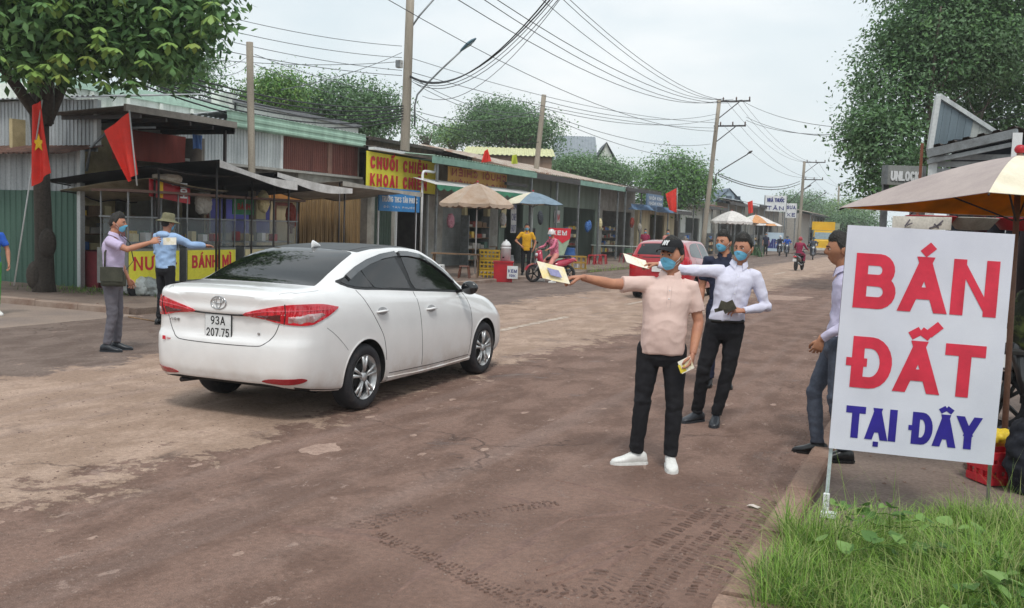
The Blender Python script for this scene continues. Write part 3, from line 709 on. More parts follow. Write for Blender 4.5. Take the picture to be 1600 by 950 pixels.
WHITEP = M('white_paint', 'dfe1e2', .5, col2='c4c7c8', scale=3, grain=.05, bump=.05)
WHITEC = M('white_canvas', 'd5d4d2', .8, col2='a9a7a4', scale=2.5, grain=.1, bump=.3, bscale=14)
GREYC = M('grey_canvas', 'b0aca4', .85, col2='87837b', scale=2.5, grain=.1, bump=.3, bscale=14)
REDC = M('red_flag_cloth', 'e0392c', .7, col2='c52d24', scale=3, grain=.06, bump=.2, bscale=12)
STAR = M('yellow_star', 'f2c520', .6, bump=0)
PLR = M('red_plastic', 'b5202c', .4, col2='98202a', scale=3, grain=.08, bump=.05)
PLY = M('yellow_plastic', 'd8b32f', .45, col2='b4922a', scale=3, grain=.1, bump=.05)
PLB = M('blue_plastic', '3867a8', .45, col2='2e5690', scale=3, grain=.08, bump=.05)
PURP = M('purple_blue_sheet', '4b4f9a', .6, col2='3d407c', scale=2, grain=.1, bump=.1)
BRED = M('faded_red_tarp', '8e3f33', .85, col2='6f3029', scale=3, streak=True, grain=.15, bump=.3, bscale=20)
CREAMP = M('cream_panel', 'd8cda2', .8, col2='bcae83', scale=2, streak=True, grain=.08, bump=.1)
GLASSD = M('dim_display_glass', 'a3aeb0', .08, col2='8b979a', scale=3, grain=.1, bump=0, alpha=.3, spec=.5)

# ---- A: green and grey corrugated corner shack
a = B('corner_shack', 'green and grey corrugated metal shack behind the street tree at the far left', (-16.8, 15, 0))
def rel(root, *p): return Vector(p)-Vector(root.location)
corr(a, 'wall_sheet', rel(a, -25.6, 15, .02), (8.8, 0, 0), (0, 0, 2.1), GREEN, pitch=.17, amp=.02)
corr(a, 'wall_sheet', rel(a, -25.6, 15.02, 2.05), (8.8, 0, 0), (0, 0, .95), GALV, pitch=.17, amp=.02, label='grey wall sheet')
corr(a, 'wall_sheet', rel(a, -23.2, 15.45, 3.0), (6.4, 0, 0), (0, 0, 1.12), GALV, pitch=.12, amp=.016, label='grey wall sheet of the upper storey')
corr(a, 'wall_sheet', rel(a, -25.6, 15.46, 3.0), (2.4, 0, 0), (0, 0, 1.12), M('bright_green_sheet', '4f9a78', .6, bump=.05), pitch=.12, amp=.016, label='bright green wall sheet')
corr(a, 'eave_sheet', rel(a, -25.7, 14.35, 2.86), (9.1, 0, 0), (0, 1.1, .25), TILE, pitch=.15, amp=.03)
part(a, 'corner_post', GALVL, span(-.06, .04, -.06, .06, 0, 3.0)); part(a, 'corner_post', GALVL, span(-.06, .04, .38, .5, 3.1, 4.1))
corr(a, 'roof_sheet', rel(a, -25.8, 15.2, 4.14), (9.2, 0, 0), (0, 3.4, .5), GALVL, pitch=.16, amp=.025)
corr(a, 'canopy_sheet', rel(a, -15.25, 14.75, 3.86), (0, 3.3, 0), (-2.4, 0, -.12), M('canopy_underside', '6e6962', .8, .1, col2='4e4741', scale=3, streak=False, grain=.2, bump=.2), pitch=.16, amp=.025)
for k in range(5): part(a, 'canopy_rafter', DSTEEL, span(1.5, -.75, .15+k*.72, .2+k*.72, 3.66, 3.74))
part(a, 'canopy_fascia', M('fascia_grey', '8e8880', .7, bump=.1), span(1.5, 1.56, -.28, 3.08, 3.76, 3.9)); part(a, 'canopy_fascia', DSTEEL, span(1.5, -.7, 3.03, 3.07, 3.62, 3.84))
part(a, 'back_wall', M('dingy_back_wall', 'bfb08a', .9, col2='8f8262', scale=2.5, grain=.2, bump=.2), span(-2.3, -2.2, .1, 3.9, 0, 3.7))
part(a, 'inner_wall', WALLD, span(-2.2, -.1, 3.75, 3.85, 0, 3.6)); part(a, 'post', DSTEEL, span(1.3, 1.36, 2.9, 2.96, 0, 3.7))
part(a, 'counter_base', M('maroon_panel', '7f2b33', .7, col2='652229', scale=3, grain=.1, bump=.1), span(-.6, .35, .12, 1.1, 0, .85)); part(a, 'wall_shelf', WOOD, span(-2.15, -1.7, .3, 3.2, 1.6, 1.64), span(-2.15, -1.7, .3, 3.2, 2.1, 2.14))
for k in range(7): part(a, 'shelf_box', [PLB, CREAMP, WHITEP, CREAMP, WALLC][k % 5], span(-2.05, -1.8, .35+k*.3, .55+k*.3, 1.64+(k % 2)*.5, 1.84+(k % 2)*.5+random.uniform(0, .1)))
mb = MB(); mb.tube([(.1, .05, 2.55), (.15, .1, 3.05), (.35, .3, 3.35), (.75, .6, 3.52), (1.2, .9, 3.55)], .03, 8); mb.build('curved_bracket', STEEL, a)
# tarps hanging under the canopy
def hang(name, label, Y0, Y1, z0, z1, X, mat_, cat, wav=.05, group=None):
    ph = random.uniform(0, 9)
    o = MB().sheet(lambda u, v: (X+wav*math.sin(u*9+ph)*(.4+.6*(1-v))+wav*.4*math.sin(u*23+v*3), Y0+(Y1-Y0)*u, z0+(z1-z0)*v+.03*math.sin(u*PI)*(1-v)), 24, 8, .006).build(name, mat_); return tag(o, label, cat, group)
hang('tarp', 'faded brown-red tarp hung under the corner shack canopy', 16.3, 18.6, 2.9, 3.62, -17.3, BRED, 'tarp')
hang('cloth', 'bright blue cloth hanging at the end of the shack canopy', 17.75, 18.1, 3.25, 3.6, -16.3, PLB, 'cloth', .03)

# ---- white parapet houses behind
b1 = B('white_building', 'stained white flat-roofed building rising behind the corner shack', (-21, 18, 0))
y0, z0 = yz(60, 118, -21); y1, z1 = yz(352, 172, -21)
part(b1, 'wall', WALLW, span(0, -9, y0-18, y1-18, 0, z0-.15)); part(b1, 'parapet_cap', M('mint_roof_edge', 'b8d6c4', .6, bump=.1), span(.08, -9.1, y0-18, y1-17.9, z0-.15, z0+.12))
for k in range(7): part(b1, 'wall_rib', WALLW, span(.0, .07, y0-18+.3+k*1.25, y0-18+.42+k*1.25, 2.5, z0-.17))
b2 = B('white_building', 'white gabled building with dark capped roof edge behind the mint eave', (-21.5, 24, 0))
y0, z0 = yz(366, 160, -21.5); y1, z1 = yz(560, 200, -21.5)
mb = MB(); mb.prism([(y0-24, 0), (y1-24, 0), (y1-24, z1), (y0-24, z0)], -9, 0, 0, 'X'); mb.build('wall', WALLW, b2)
mb = MB(); mb.prism([(y0-24.1, z0), (y1-23.9, z1), (y1-23.9, z1+.12), (y0-24.1, z0+.12)], -9.1, .1, 0, 'X'); mb.build('roof_edge', M('grey_roof_edge', '8d8f92', .7, bump=.1), b2)
part(b2, 'vent_block', WALLW, span(-.6, 0, y0-24.4, y0-23.9, z0-.6, z0+.25))

# ---- C: mint eaved building
c = B('metal_shop', 'long shop with mint eave over grey and brown corrugated walls', (-17.5, 18.6, 0))
corr(c, 'wall_sheet', (0, 0, 3.1), (0, 4, 0), (0, 0, 1.05), GALVL, pitch=.12, amp=.018)
corr(c, 'wall_sheet', (0, 4.05, 3.12), (0, 3.95, 0), (0, 0, 1.03), BRSH, pitch=.1, amp=.014, label='rusty brown wall sheet')
part(c, 'trim_post', WHITEP, span(-.02, .05, 3.96, 4.08, 3.1, 4.12)); part(c, 'trim_post', M('brown_trim', '8d6a5c', .7, bump=.1), span(-.02, .05, 6.3, 6.5, 3.1, 4.12)); part(c, 'ledge', M('grey_ledge', 'a3a19b', .7, bump=.1), span(-.1, .22, 0, 8, 3.03, 3.1))
corr(c, 'eave_panel', (.32, 1.4, 4.08), (0, 0, .38), (0, 6.6, 0), MINT, pitch=.16, amp=.02, sw=2)
part(c, 'eave_soffit', MINT, span(-.1, .3, 0, 8.0, 4.06, 4.1)); corr(c, 'roof_sheet', (.3, 0, 4.18), (0, 1.4, 0), (-5, 0, -.2), GALVL, pitch=.2, amp=.03); corr(c, 'roof_sheet', (.32, 1.4, 4.44), (0, 6.6, 0), (-5, 0, -.35), GALVL, pitch=.2, amp=.03)
part(c, 'side_wall', WALLG, span(-5, 0, -.1, 0, 0, 4.1)); part(c, 'side_wall', WALLG, span(-5, 0, 8, 8.1, 0, 4.1))
part(c, 'wall', WALLC, span(-.1, 0, 0, 4.85, 0, 1.25)); part(c, 'shutter_panel', PURP, span(-.1, -.02, 1.1, 3.6, 1.25, 2.15), label='purple-blue panel behind the stalls'); part(c, 'wall', WALLC, span(-.1, 0, 3.65, 4.85, 1.25, 2.2)); part(c, 'wall', WALLD, span(-.12, -.04, 0, 4.85, 2.5, 3.05)); part(c, 'wall', WALLC, span(-.12, -.02, 0, 1.05, 1.25, 2.5))
for k in range(3): 
    o = part(c, 'menu_board', M('menu_board_orange', 'b87c3c', .7, col2='9b6632', scale=4, grain=.1, bump=.1), span(0, .05, .95+k*1.35, 2.22+k*1.35, 2.18, 2.5)); part(o, 'frame', WOOD, span(.05, .07, .95+k*1.35, 2.22+k*1.35, 2.46, 2.5), span(.05, .07, .95+k*1.35, 2.22+k*1.35, 2.18, 2.22))
part(c, 'window_frame', BRSH, span(0, .04, 3.75, 3.83, 1.25, 2.15), span(0, .04, 4.5, 4.58, 1.25, 2.15), span(0, .04, 3.83, 4.5, 2.05, 2.15), span(0, .04, 1.0, 1.1, .2, 2.2))
# folding gate
gt = B('folding_gate', 'tan folding metal gate of upright slats left of the yellow banner shop', (-17.45, 23.5, 0), 'gate')
for k in range(30):
    part(gt, 'gate_slat', BAMB, span(0, .035+.02*(k % 2), k*.113, k*.113+.06, .1, 2.55))
for z in (.2, .9, 1.6, 2.3): part(gt, 'gate_rail', M('brown_gate_rail', '6b4f39', .7, bump=.1), span(-.03, -.005, 0, 3.4, z, z+.04))
part(gt, 'gate_post', BAMB, span(-.03, .1, 1.62, 1.78, .1, 2.6)); part(gt, 'gate_post', M('brown_gate_post', '7a5a40', .7, bump=.1), span(-.03, .1, 3.28, 3.42, .1, 2.6)); part(gt, 'back_panel', M('dark_gate_back', '4c3d2c', .9, bump=.1), span(-.12, -.06, 0, 3.4, .1, 2.6)); part(gt, 'lintel', WALLG, span(-.15, .0, -.1, 3.42, 2.6, 3.04))

# ---- D: yellow banner shop
d = B('snack_shop', 'snack shop with dark open doorway under the yellow banner', (-17, 27, 0))
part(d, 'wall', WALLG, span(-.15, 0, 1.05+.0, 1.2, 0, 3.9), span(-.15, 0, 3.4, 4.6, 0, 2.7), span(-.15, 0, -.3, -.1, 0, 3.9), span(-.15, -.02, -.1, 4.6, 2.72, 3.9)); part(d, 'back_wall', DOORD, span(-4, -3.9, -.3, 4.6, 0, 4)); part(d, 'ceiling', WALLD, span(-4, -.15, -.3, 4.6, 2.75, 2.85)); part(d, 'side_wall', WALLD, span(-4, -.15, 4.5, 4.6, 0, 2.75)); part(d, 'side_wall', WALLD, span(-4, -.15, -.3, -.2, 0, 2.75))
for k in range(7): part(d, 'shutter_slat', M('dark_green_shutter', '33463c', .7, bump=.1), span(-.1, -.04, -.08+k*.16, .06+k*.16, .05, 2.7))
part(d, 'door_frame', GALVL, span(-.02, .05, 1.18, 1.26, 0, 2.7), span(-.02, .05, 3.36, 3.44, 0, 2.7)); part(d, 'roof_edge', WHITEP, span(.1, .35, -.7, 4.9, 3.96, 4.05)); corr(d, 'roof_sheet', (.32, -.6, 4.06), (0, 5.6, 0), (-4.6, 0, .35), DARKR, pitch=.18, amp=.03)
d2 = B('brown_roofed_house', 'old brown house with dark roof edge behind the yellow banner', (-20.5, 28, 0))
y0, z0 = yz(568, 206, -20.5); y1, z1 = yz(735, 244, -20.5)
part(d2, 'wall', M('brown_brick_wall', '8a7060', .9, col2='5f4c42', scale=4, grain=.2, bump=.4), span(-6, 0, y0-28, y1-28, 0, z0-.25)); corr(d2, 'roof_sheet', (.5, y0-28.3, z0-.25), (0, y1-y0+.6, 0), (-4, 0, .45), DARKR, pitch=.25, amp=.04)
part(d2, 'gable_board', DARKR, span(.42, .56, y0-28.3, y1-27.7, z0-.32, z0-.2)); part(d2, 'end_post', WHITEP, span(.0, .15, y1-28.3, y1-28.1, 3.8, z0-.2))
sg = B('banner_sign', 'yellow banner with red words CHUOI CHIEN over the snack shop doorway', (-16.9, 26.2, 2.78), 'sign')
ysh = lambda u, v: (0+.02*math.sin(u*7)*math.sin(v*5), 4.6*u, 1.14*v-.05*u)
MB().sheet(ysh, 24, 6, .02).build('banner', YEL, sg)
part(sg, 'banner_frame', DSTEEL, span(-.06, -.03, 0, 4.6, 1.08, 1.12), span(-.06, -.03, 0, 4.6, 0, .04))
put_text('CHUỐI CHIÊN', 3.7, .40, .10, REDP, sg, (.035, .18, .60), PI/2, depth=.006, gap=.22, mark=.24, wf=.55)
put_text('KHOAI CHIÊN', 3.7, .40, .10, REDP, sg, (.035, .18, .05), PI/2, depth=.006, gap=.22, mark=.24, wf=.55)
bs = B('school_sign', 'blue school name board on two thin white posts', (-15.6, 24.9, 0), 'sign')
part(bs, 'board', BLUB, span(-.02, .02, 0, 2.45, 2.02, 2.72)); part(bs, 'leg', WHITEP, span(-.06, -.02, .04, .09, 0, 2.7)); part(bs, 'leg', WHITEP, span(-.06, -.02, 2.3, 2.35, 0, 2.7))
put_text('TRƯỜNG THCS TÂN PHƯỚC', 2.15, .17, .032, WHITEP, bs, (.022, .15, 2.3), PI/2, depth=.004, name='lettering'); put_text('UBND HUYỆN'.replace('Ệ', 'Ê'), 1.1, .07, .014, WHITEP, bs, (.022, .65, 2.59), PI/2, depth=.003); put_text('ĐC: TÂN PHƯỚC', 1.9, .06, .012, WHITEP, bs, (.022, .25, 2.12), PI/2, depth=.003)
wp = B('drain_pipe', 'white drain pipe standing beside the blue sign', (-15.75, 27.8, 0), 'pipe'); mb = MB(); mb.tube([(0, 0, 0), (0, 0, 3.3), (.0, .06, 3.38), (0, .2, 3.4), (0, .75, 3.4), (0, .85, 3.46), (0, .87, 3.65)], .042, 10); mb.build('pipe', WHITEP, wp)

# ---- E: teal beam shop
e_ = B('teal_canopy_shop', 'shop front under a teal beam and green scalloped awning', (-17.2, 31.4, 0))
part(e_, 'beam', TEAL, span(1.62, 1.75, -3.3, 5.4, 3.68, 3.9)); corr(e_, 'roof_sheet', (1.7, -3.3, 3.92), (0, 8.7, 0), (-6, 0, .45), M('green_grey_roof', '8fa898', .6, .1, bump=.1), pitch=.2, amp=.03)
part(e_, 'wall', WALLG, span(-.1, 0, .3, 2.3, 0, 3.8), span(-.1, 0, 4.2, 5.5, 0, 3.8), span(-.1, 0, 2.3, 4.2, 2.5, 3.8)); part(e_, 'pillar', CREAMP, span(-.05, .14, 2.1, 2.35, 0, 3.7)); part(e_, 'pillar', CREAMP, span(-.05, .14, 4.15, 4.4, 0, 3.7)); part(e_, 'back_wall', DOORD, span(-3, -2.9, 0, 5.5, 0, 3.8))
for k in range(22): part(e_, 'shutter_slat', SHUT, span(0, .03, .35, 2.05, .1+k*.11, .205+k*.11))
part(e_, 'shop_shelf', WOOD, span(.3, .7, 2.5, 4.0, .8, .84), span(.3, .35, 2.5, 2.55, 0, .8), span(.65, .7, 3.95, 4, 0, .8)); part(e_, 'gutter', DSTEEL, span(1.2, 1.3, 3.4, 5.5, 3.3, 3.42)); part(e_, 'post', STEEL, span(1.55, 1.62, 5.2, 5.27, 0, 3.7)); part(e_, 'post', STEEL, span(1.55, 1.62, -2.9, -2.83, 0, 3.7))
aw = B('scalloped_awning', 'green scalloped awning strip hanging in front of the shop', (-15.1, 27.6, 2.95), 'awning')
MB().sheet(lambda u, v: (-.9*(1-v), 9*u, .22*(1-v)), 10, 2, .01).build('awning_cover', WHITEC, aw)
mb = MB(); n = 200; pts = [(9*i/n, -.1-.09*abs(math.sin(PI*i/n*18))) for i in range(n+1)]
for i in range(n): mb.add([(.01, pts[i][0], 0), (.01, pts[i+1][0], 0), (.01, pts[i+1][0], pts[i+1][1]), (.01, pts[i][0], pts[i][1])], [(0, 1, 2, 3)])
mb.build('valance', M('green_valance', '3f8a6a', .7, col2='36765b', scale=3, grain=.1, bump=.1), aw)
ms = B('banner_sign', 'orange banner seen from behind with mirrored red letters under the teal beam', (-16.2, 30.4, 2.95), 'sign')
MB().sheet(lambda u, v: (.03*math.sin(u*11), 5.1*u, .78*v), 24, 3, .015).build('banner', ORG, ms)
for t_, z in (('CHUỐI CHIÊN', .46), ('KHOAI CHIÊN', .05)):
    o = put_text(t_, 4.7, .27, .06, M('faded_red_print', 'a8423a', .6, bump=0), ms, (.045, 4.9, z), -PI/2, depth=.004, gap=.2, mark=.2); o.scale = (1, -1, 1)

# ---- F: shops further on
def shop(label, Y0, Y1, wall, roofm, eave=3.9, over=1.2, back=4, rise=.7, open_=((.12, .9),), X=-17.2, base=.1, rp=.25, door_h=2.7):
    r_ = B('shop', label, (X, Y0, 0)); L = Y1-Y0
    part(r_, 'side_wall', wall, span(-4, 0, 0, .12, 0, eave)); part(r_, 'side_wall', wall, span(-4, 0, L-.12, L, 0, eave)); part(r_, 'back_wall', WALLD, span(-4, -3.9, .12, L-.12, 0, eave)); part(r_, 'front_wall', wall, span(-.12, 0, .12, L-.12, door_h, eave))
    x = .12
    for a0, a1 in open_:
        if a0*L > x: part(r_, 'front_wall', wall, span(-.12, 0, x, a0*L, 0, door_h))
        x = a1*L
    if x < L-.12: part(r_, 'front_wall', wall, span(-.12, 0, x, L-.12, 0, door_h))
    corr(r_, 'roof_sheet', (over, -.1, eave+.05), (0, L+.2, 0), (-over-back, 0, rise), roofm, pitch=rp, amp=.04, sw=1.1); part(r_, 'eave_beam', TEAL if 'teal' in label else DSTEEL, span(over-.08, over, -.1, L+.1, eave-.2, eave+.03))
    for k in range(int(L/3)+1): part(r_, 'post', STEEL, span(over-.2, over-.12, min(k*3+.1, L-.2), min(k*3+.18, L-.12), 0, eave-.15))
    return r_
f1 = shop('grey shop with deep dark awning right of the scalloped awning', 37.0, 42.6, WALLGR, RUST, open_=((.1, .45),), rise=1.15, over=1.5)
f2 = shop('green-grey shop with teal eave and dark open room full of goods', 42.8, 49.6, WALLGR, RUST, open_=((.25, .95),), rise=1.1, over=1.5)
f3 = shop('dark shop under rusty roof sheets with blue sign board', 49.8, 56.5, WALLG, DARKR, open_=((.1, .9),), rise=.8, over=1.6, eave=3.95)
f4 = shop('low tin-roofed shop beyond the blue tarp', 57.2, 66, WALLC, GALVL, open_=((.3, .7),), eave=3.0, rise=.5, rp=.3)
f5 = shop('brown-roofed shop with white side wall near the far umbrellas', 67, 78, WALLW, TILE, open_=((.2, .6),), eave=3.6, rise=.9, rp=.3)
f6 = shop('dark shop with deep eave behind the green umbrella', 79, 92, WALLG, DARKR, open_=((.1, .9),), eave=4.2, rise=.8, rp=.35)
f7 = shop('grey shop under the far white shop signs', 93, 112, WALLG, GALV, open_=((.2, .8),), eave=4.4, rise=.8, rp=.4)
f8 = shop('last grey shop before the yellow truck', 114, 140, M('pale_grey_wall', 'a9a49c', .85, bump=.1), RUST, open_=((.3, .5),), eave=4.2, rise=1, rp=.5, X=-15)
bsn = tag(part(None, 'shop_board', M('blue_grey_board', '6f86a0', .6, col2='4c6584', scale=3, grain=.1, bump=.05), span(-15.4, -15.3, 52.6, 55.9, 3.0, 3.75)), 'faded blue shop board hanging from the rusty eave', 'sign')
for y, z in ((52.9, 3.42), (52.9, 3.12)): put_text('NHÔM KÍNH'.replace('Í', 'I'), 2.7, .2, .04, WHITEP, bsn, (-15.295, y, z), PI/2, depth=.004)
hang('tarp', 'blue tarp stretched in front of the dark shop past the teal eave', 48.5, 56.5, 2.75, 3.05, -14.9, M('blue_tarp', '5b7da0', .6, col2='3f5c7c', scale=3, grain=.1, bump=.3, bscale=8), 'tarp', .25)
# houses behind the row
def house(label, px0, px1, pye, pyr, dep, wall, roofm, depth=8, ridge_along=True, name='house'):
    p0, p1 = at_depth(px0, pye, dep), at_depth(px1, pye, dep); top = at_depth((px0+px1)/2, pyr, dep).z; ev = (p0.z+p1.z)/2
    u = Vector((p1.x-p0.x, p1.y-p0.y, 0)); L = u.length; ang = math.atan2(u.y, u.x); r_ = B(name, label, (p0.x, p0.y, 0), 'house'); r_.rotation_euler.z = ang
    part(r_, 'wall', wall, span(.2, L-.2, .3, depth-.3, 0, ev))
    if ridge_along:
        mb = MB(); mb.prism([(.3, ev), (depth-.3, ev), (depth/2, top-.08)], .2, L-.2, 0, 'X'); mb.build('gable', wall, r_)
        corr(r_, 'roof_sheet', (0, 0, ev), (L, 0, 0), (0, depth/2, top-ev), roofm, pitch=.3, amp=.04, sw=1.5); corr(r_, 'roof_sheet', (L, depth, ev), (-L, 0, 0), (0, -depth/2, top-ev), roofm, pitch=.3, amp=.04, sw=1.5)
    else:
        mb = MB(); mb.prism([(.2, ev), (L-.2, ev), (L/2, top-.08)], .3, depth-.3, 0, 'Y'); mb.build('gable', wall, r_)
        corr(r_, 'roof_sheet', (-.2, depth, ev-.05), (0, -depth, 0), (L/2+.2, 0, top-ev+.05), roofm, pitch=.3, amp=.03, sw=1.5); corr(r_, 'roof_sheet', (L+.2, 0, ev-.05), (0, depth, 0), (-L/2-.2, 0, top-ev+.05), roofm, pitch=.3, amp=.03, sw=1.5)
        part(r_, 'bargeboard', WHITEP, (((L/2)/2, .22, (ev+top)/2), (.01, .01, .01)))
    return r_, L, ev
YR = M('pale_yellow_roof', 'cfcfa0', .6, .1, col2='b3b387', scale=2, grain=.06, bump=.05)
h1, L, ev = house('house with pale yellow sheet roof behind the banner shops', 722, 868, 243, 222, 58, M('wood_brown_wall', '9b8472', .85, col2='7a6556', scale=3, streak=True, bump=.2), YR, 9)
h2, L, ev = house('grey steep-roofed house among trees', 866, 934, 250, 207, 95, WALLW, M('slate_grey_roof', '8d959c', .6, .1, col2='7b838a', scale=2, grain=.06, bump=.05), 8, True)
h3, L, ev = house('smaller dark-roofed white gable house among trees', 925, 968, 262, 222, 93, WALLW, M('dark_slate_roof', '5f666c', .6, col2='50565c', bump=.05), 6, False)
h4, L, ev = house('pale blue gabled house beyond the leaning pole', 1112, 1166, 322, 294, 100, M('pale_blue_wall', 'b3c3cf', .85, col2='93a3b0', scale=2, bump=.1), M('blue_grey_roof', '6f7f8f', .6, bump=.05), 8, False)
for x in (.25, .5, .75): o = part(h4, 'window', M('dark_window', '4c5966', .2, bump=0), span(L*x-.3, L*x+.3, .22, .29, 4.6, 5.5))
# far signs
def board(label, px, py, w_, h_, dep, mat_, post=True, text=None, tm=None, ang=None, group=None):
    p = at_depth(px, py, dep); r_ = B('shop_sign', label, (p.x, p.y, 0), 'sign', group); r_.rotation_euler.z = YAW if ang is None else ang
    part(r_, 'board', mat_, span(-w_/2, w_/2, 0, .12, p.z-h_/2, p.z+h_/2)); part(r_, 'frame', STEEL, span(-w_/2-.05, -w_/2, -.02, .14, p.z-h_/2, p.z+h_/2), span(w_/2, w_/2+.05, -.02, .14, p.z-h_/2, p.z+h_/2))
    if post: part(r_, 'post', STEEL, span(-w_/2, -w_/2+.1, .14, .22, 0, p.z+h_/2), span(w_/2-.1, w_/2, .14, .22, 0, p.z+h_/2))
    for i, t_ in enumerate(text or []):
        n = len(text); put_text(t_, w_*.8, h_*.5/n, h_*.1/n, tm or REDP, r_, (-w_*.4, -.01, p.z+h_/2-h_*(i+.85)/n+.02), 0, depth=.01)
    return r_
SKYB = M('pale_blue_board', 'b7c9d6', .6, col2='9fb6c8', scale=1, bump=0); NAVY = M('navy_print', '26307a', .5, bump=0)
board('large pale white and blue shop sign by the far pole', 1212, 318, 2.1, 1.55, 95, WHITEP, text=['NHÀ THUỐC'.replace('Ố', 'Ố'), 'TÂN'], tm=NAVY)
board('smaller white sign with dark lettering right of the pale blue sign', 1236, 329, 1.15, 1.5, 100, WHITEP, text=['SỬA'.replace('Ử', 'Ư'), 'XE'], tm=NAVY)
board('white stall sign box right of the far umbrellas', 1210, 378, 1.6, 1.7, 88, SKYB, post=False, text=['MIA'], tm=NAVY)

# ---- right side: lean metal building, its gable sheet and the UNLOCK board
RB = B('metal_building', 'metal-roofed stall building with tall slanted billboard back at the right', (0, 15, 0))
p = [at_depth(1466, 150, 14), at_depth(1553, 206, 15.2), at_depth(1550, 216, 15.2), at_depth(1452, 236, 14)]
RB.location = (p[3].x, p[3].y, 0); O = Vector(RB.location)
def quadsheet(parent, name, q, mat_, n, th=.03):
    for k in range(n):
        a0, a1 = k/n, (k+1)/n-.012; c4 = [q[0].lerp(q[1], a0), q[0].lerp(q[1], a1), q[3].lerp(q[2], a1), q[3].lerp(q[2], a0)]; nn = (c4[1]-c4[0]).cross(c4[3]-c4[0]).normalized()*th*(.6+.4*(k % 2))
        mb = MB(); mb.add([x-O for x in c4]+[x-O+nn for x in c4], [(0, 1, 2, 3), (7, 6, 5, 4), (0, 4, 5, 1), (1, 5, 6, 2), (2, 6, 7, 3), (3, 7, 4, 0)]); mb.build(name, mat_[0] if k < n*.6 else mat_[1], parent)
quadsheet(RB, 'billboard_panel', p, (M('blue_grey_sheet', '7d8d96', .6, .2, col2='69777f', scale=2, streak=True, grain=.08, bump=.1), M('pale_sheet', 'b9bdb9', .6, .1, col2='9a9e9a', scale=2, streak=True, bump=.1)), 8)
mb = MB()
for i in range(4): mb.bar(p[i]-O, p[(i+1) % 4]-O, .07, .07)
mb.build('billboard_frame', GALVL, RB)
q = [at_depth(1450, 240, 14), at_depth(1590, 208, 13.2), at_depth(1590, 250, 13.2), at_depth(1450, 262, 14)]
mb = MB(); mb.bar(q[0]-O, q[1]-O, .1, .12); mb.bar(q[0]-O+Vector((0, 0, -.12)), q[1]-O+Vector((0, 0, -.14)), .04, .06); mb.build('roof_beam', STEEL, RB)
part(RB, 'wall', M('dark_shed_wall', '2c3038', .9, bump=.1), span(.3, 5.5, .5, 4.5, 0, 3.2))
r0 = q[0]-O; r1 = q[1]-O; corr(RB, 'roof_sheet', r0+Vector((0, 0, .08)), r1-r0, Vector((1.5, 5, .1)), DARKR, pitch=.2, amp=.03)
for k in range(4): z = 2.95-k*.1; part(RB, 'louvre_slat', GALV, span(.0, 1.6, .12, .18, z-.08, z))
part(RB, 'post', GALVL, span(0, .12, 0, .12, 0, 3.0)); part(RB, 'rusty_pipe', M('rust_pipe', '7a4a38', .8, bump=.1), span(-.12, -.08, 0, .04, 0, 3.1)); mb = MB(); mb.bar(q[1]-O, Vector(((q[1]-O).x, (q[1]-O).y, 0)), .12); mb.build('post', WHITEP, RB)
part(RB, 'chimney_block', CONC, span(1.6, 1.85, .8, 1.0, 3, 4.0)); part(RB, 'wall', GALV, span(3.0, 5.8, .2, .3, 2.6, 3.6))
board('grey framed sign box reading UNLOCK over the umbrella', 1414, 274, .62, .34, 17, M('dark_sign_face', '8d8f8c', .6, bump=0), text=['UNLOCK'], tm=WHITEP)
# ================================================================ trees
lt = tree('broad-leaved street tree with dark forked trunk in front of the green shack', (-16.3, 13.64, 0),
     [blob(120, 10, 215, 100, 17.6), blob(40, 55, 120, 70, 17), blob(290, 15, 80, 62, 16.8), blob(205, 75, 125, 52, 17.2), blob(120, -80, 250, 120, 17.5), blob(-60, 0, 120, 100, 17)], 2900, 9, .195, [LD, LM, LM], .2, bark=BARK, spread=.16, nlimb=0, inner=.5, droop=.6, seed=3)
mb = MB(); mb.tube([(0, 0, -.1), (.02, 0, .3), (0, 0, 1.2), (-.06, 0, 2.6), (-.1, 0, 3.6)], [.26, .19, .17, .15, .18], 14)
for k, (x, y, z) in enumerate([(-.45, -.3, 5.6), (.7, -.4, 5.8), (1.6, -.8, 6.6), (-.3, -2.0, 5.9), (.5, 1.0, 6.6), (-.1, .1, 7)]): limb(mb, (-.1+.04*k, 0, 3.4), (x, y, z), .13, .03, 8, .15)
mb.ell((.16, -.05, 1.05), (.18, .16, .3), 10, 8); mb.ell((-.1, -.1, .4), (.2, .18, .3), 10, 8)
for ch in kids(lt):
    if ch.name.startswith('trunk'): bpy.data.objects.remove(ch)
mb.build('trunk', BARK, lt)
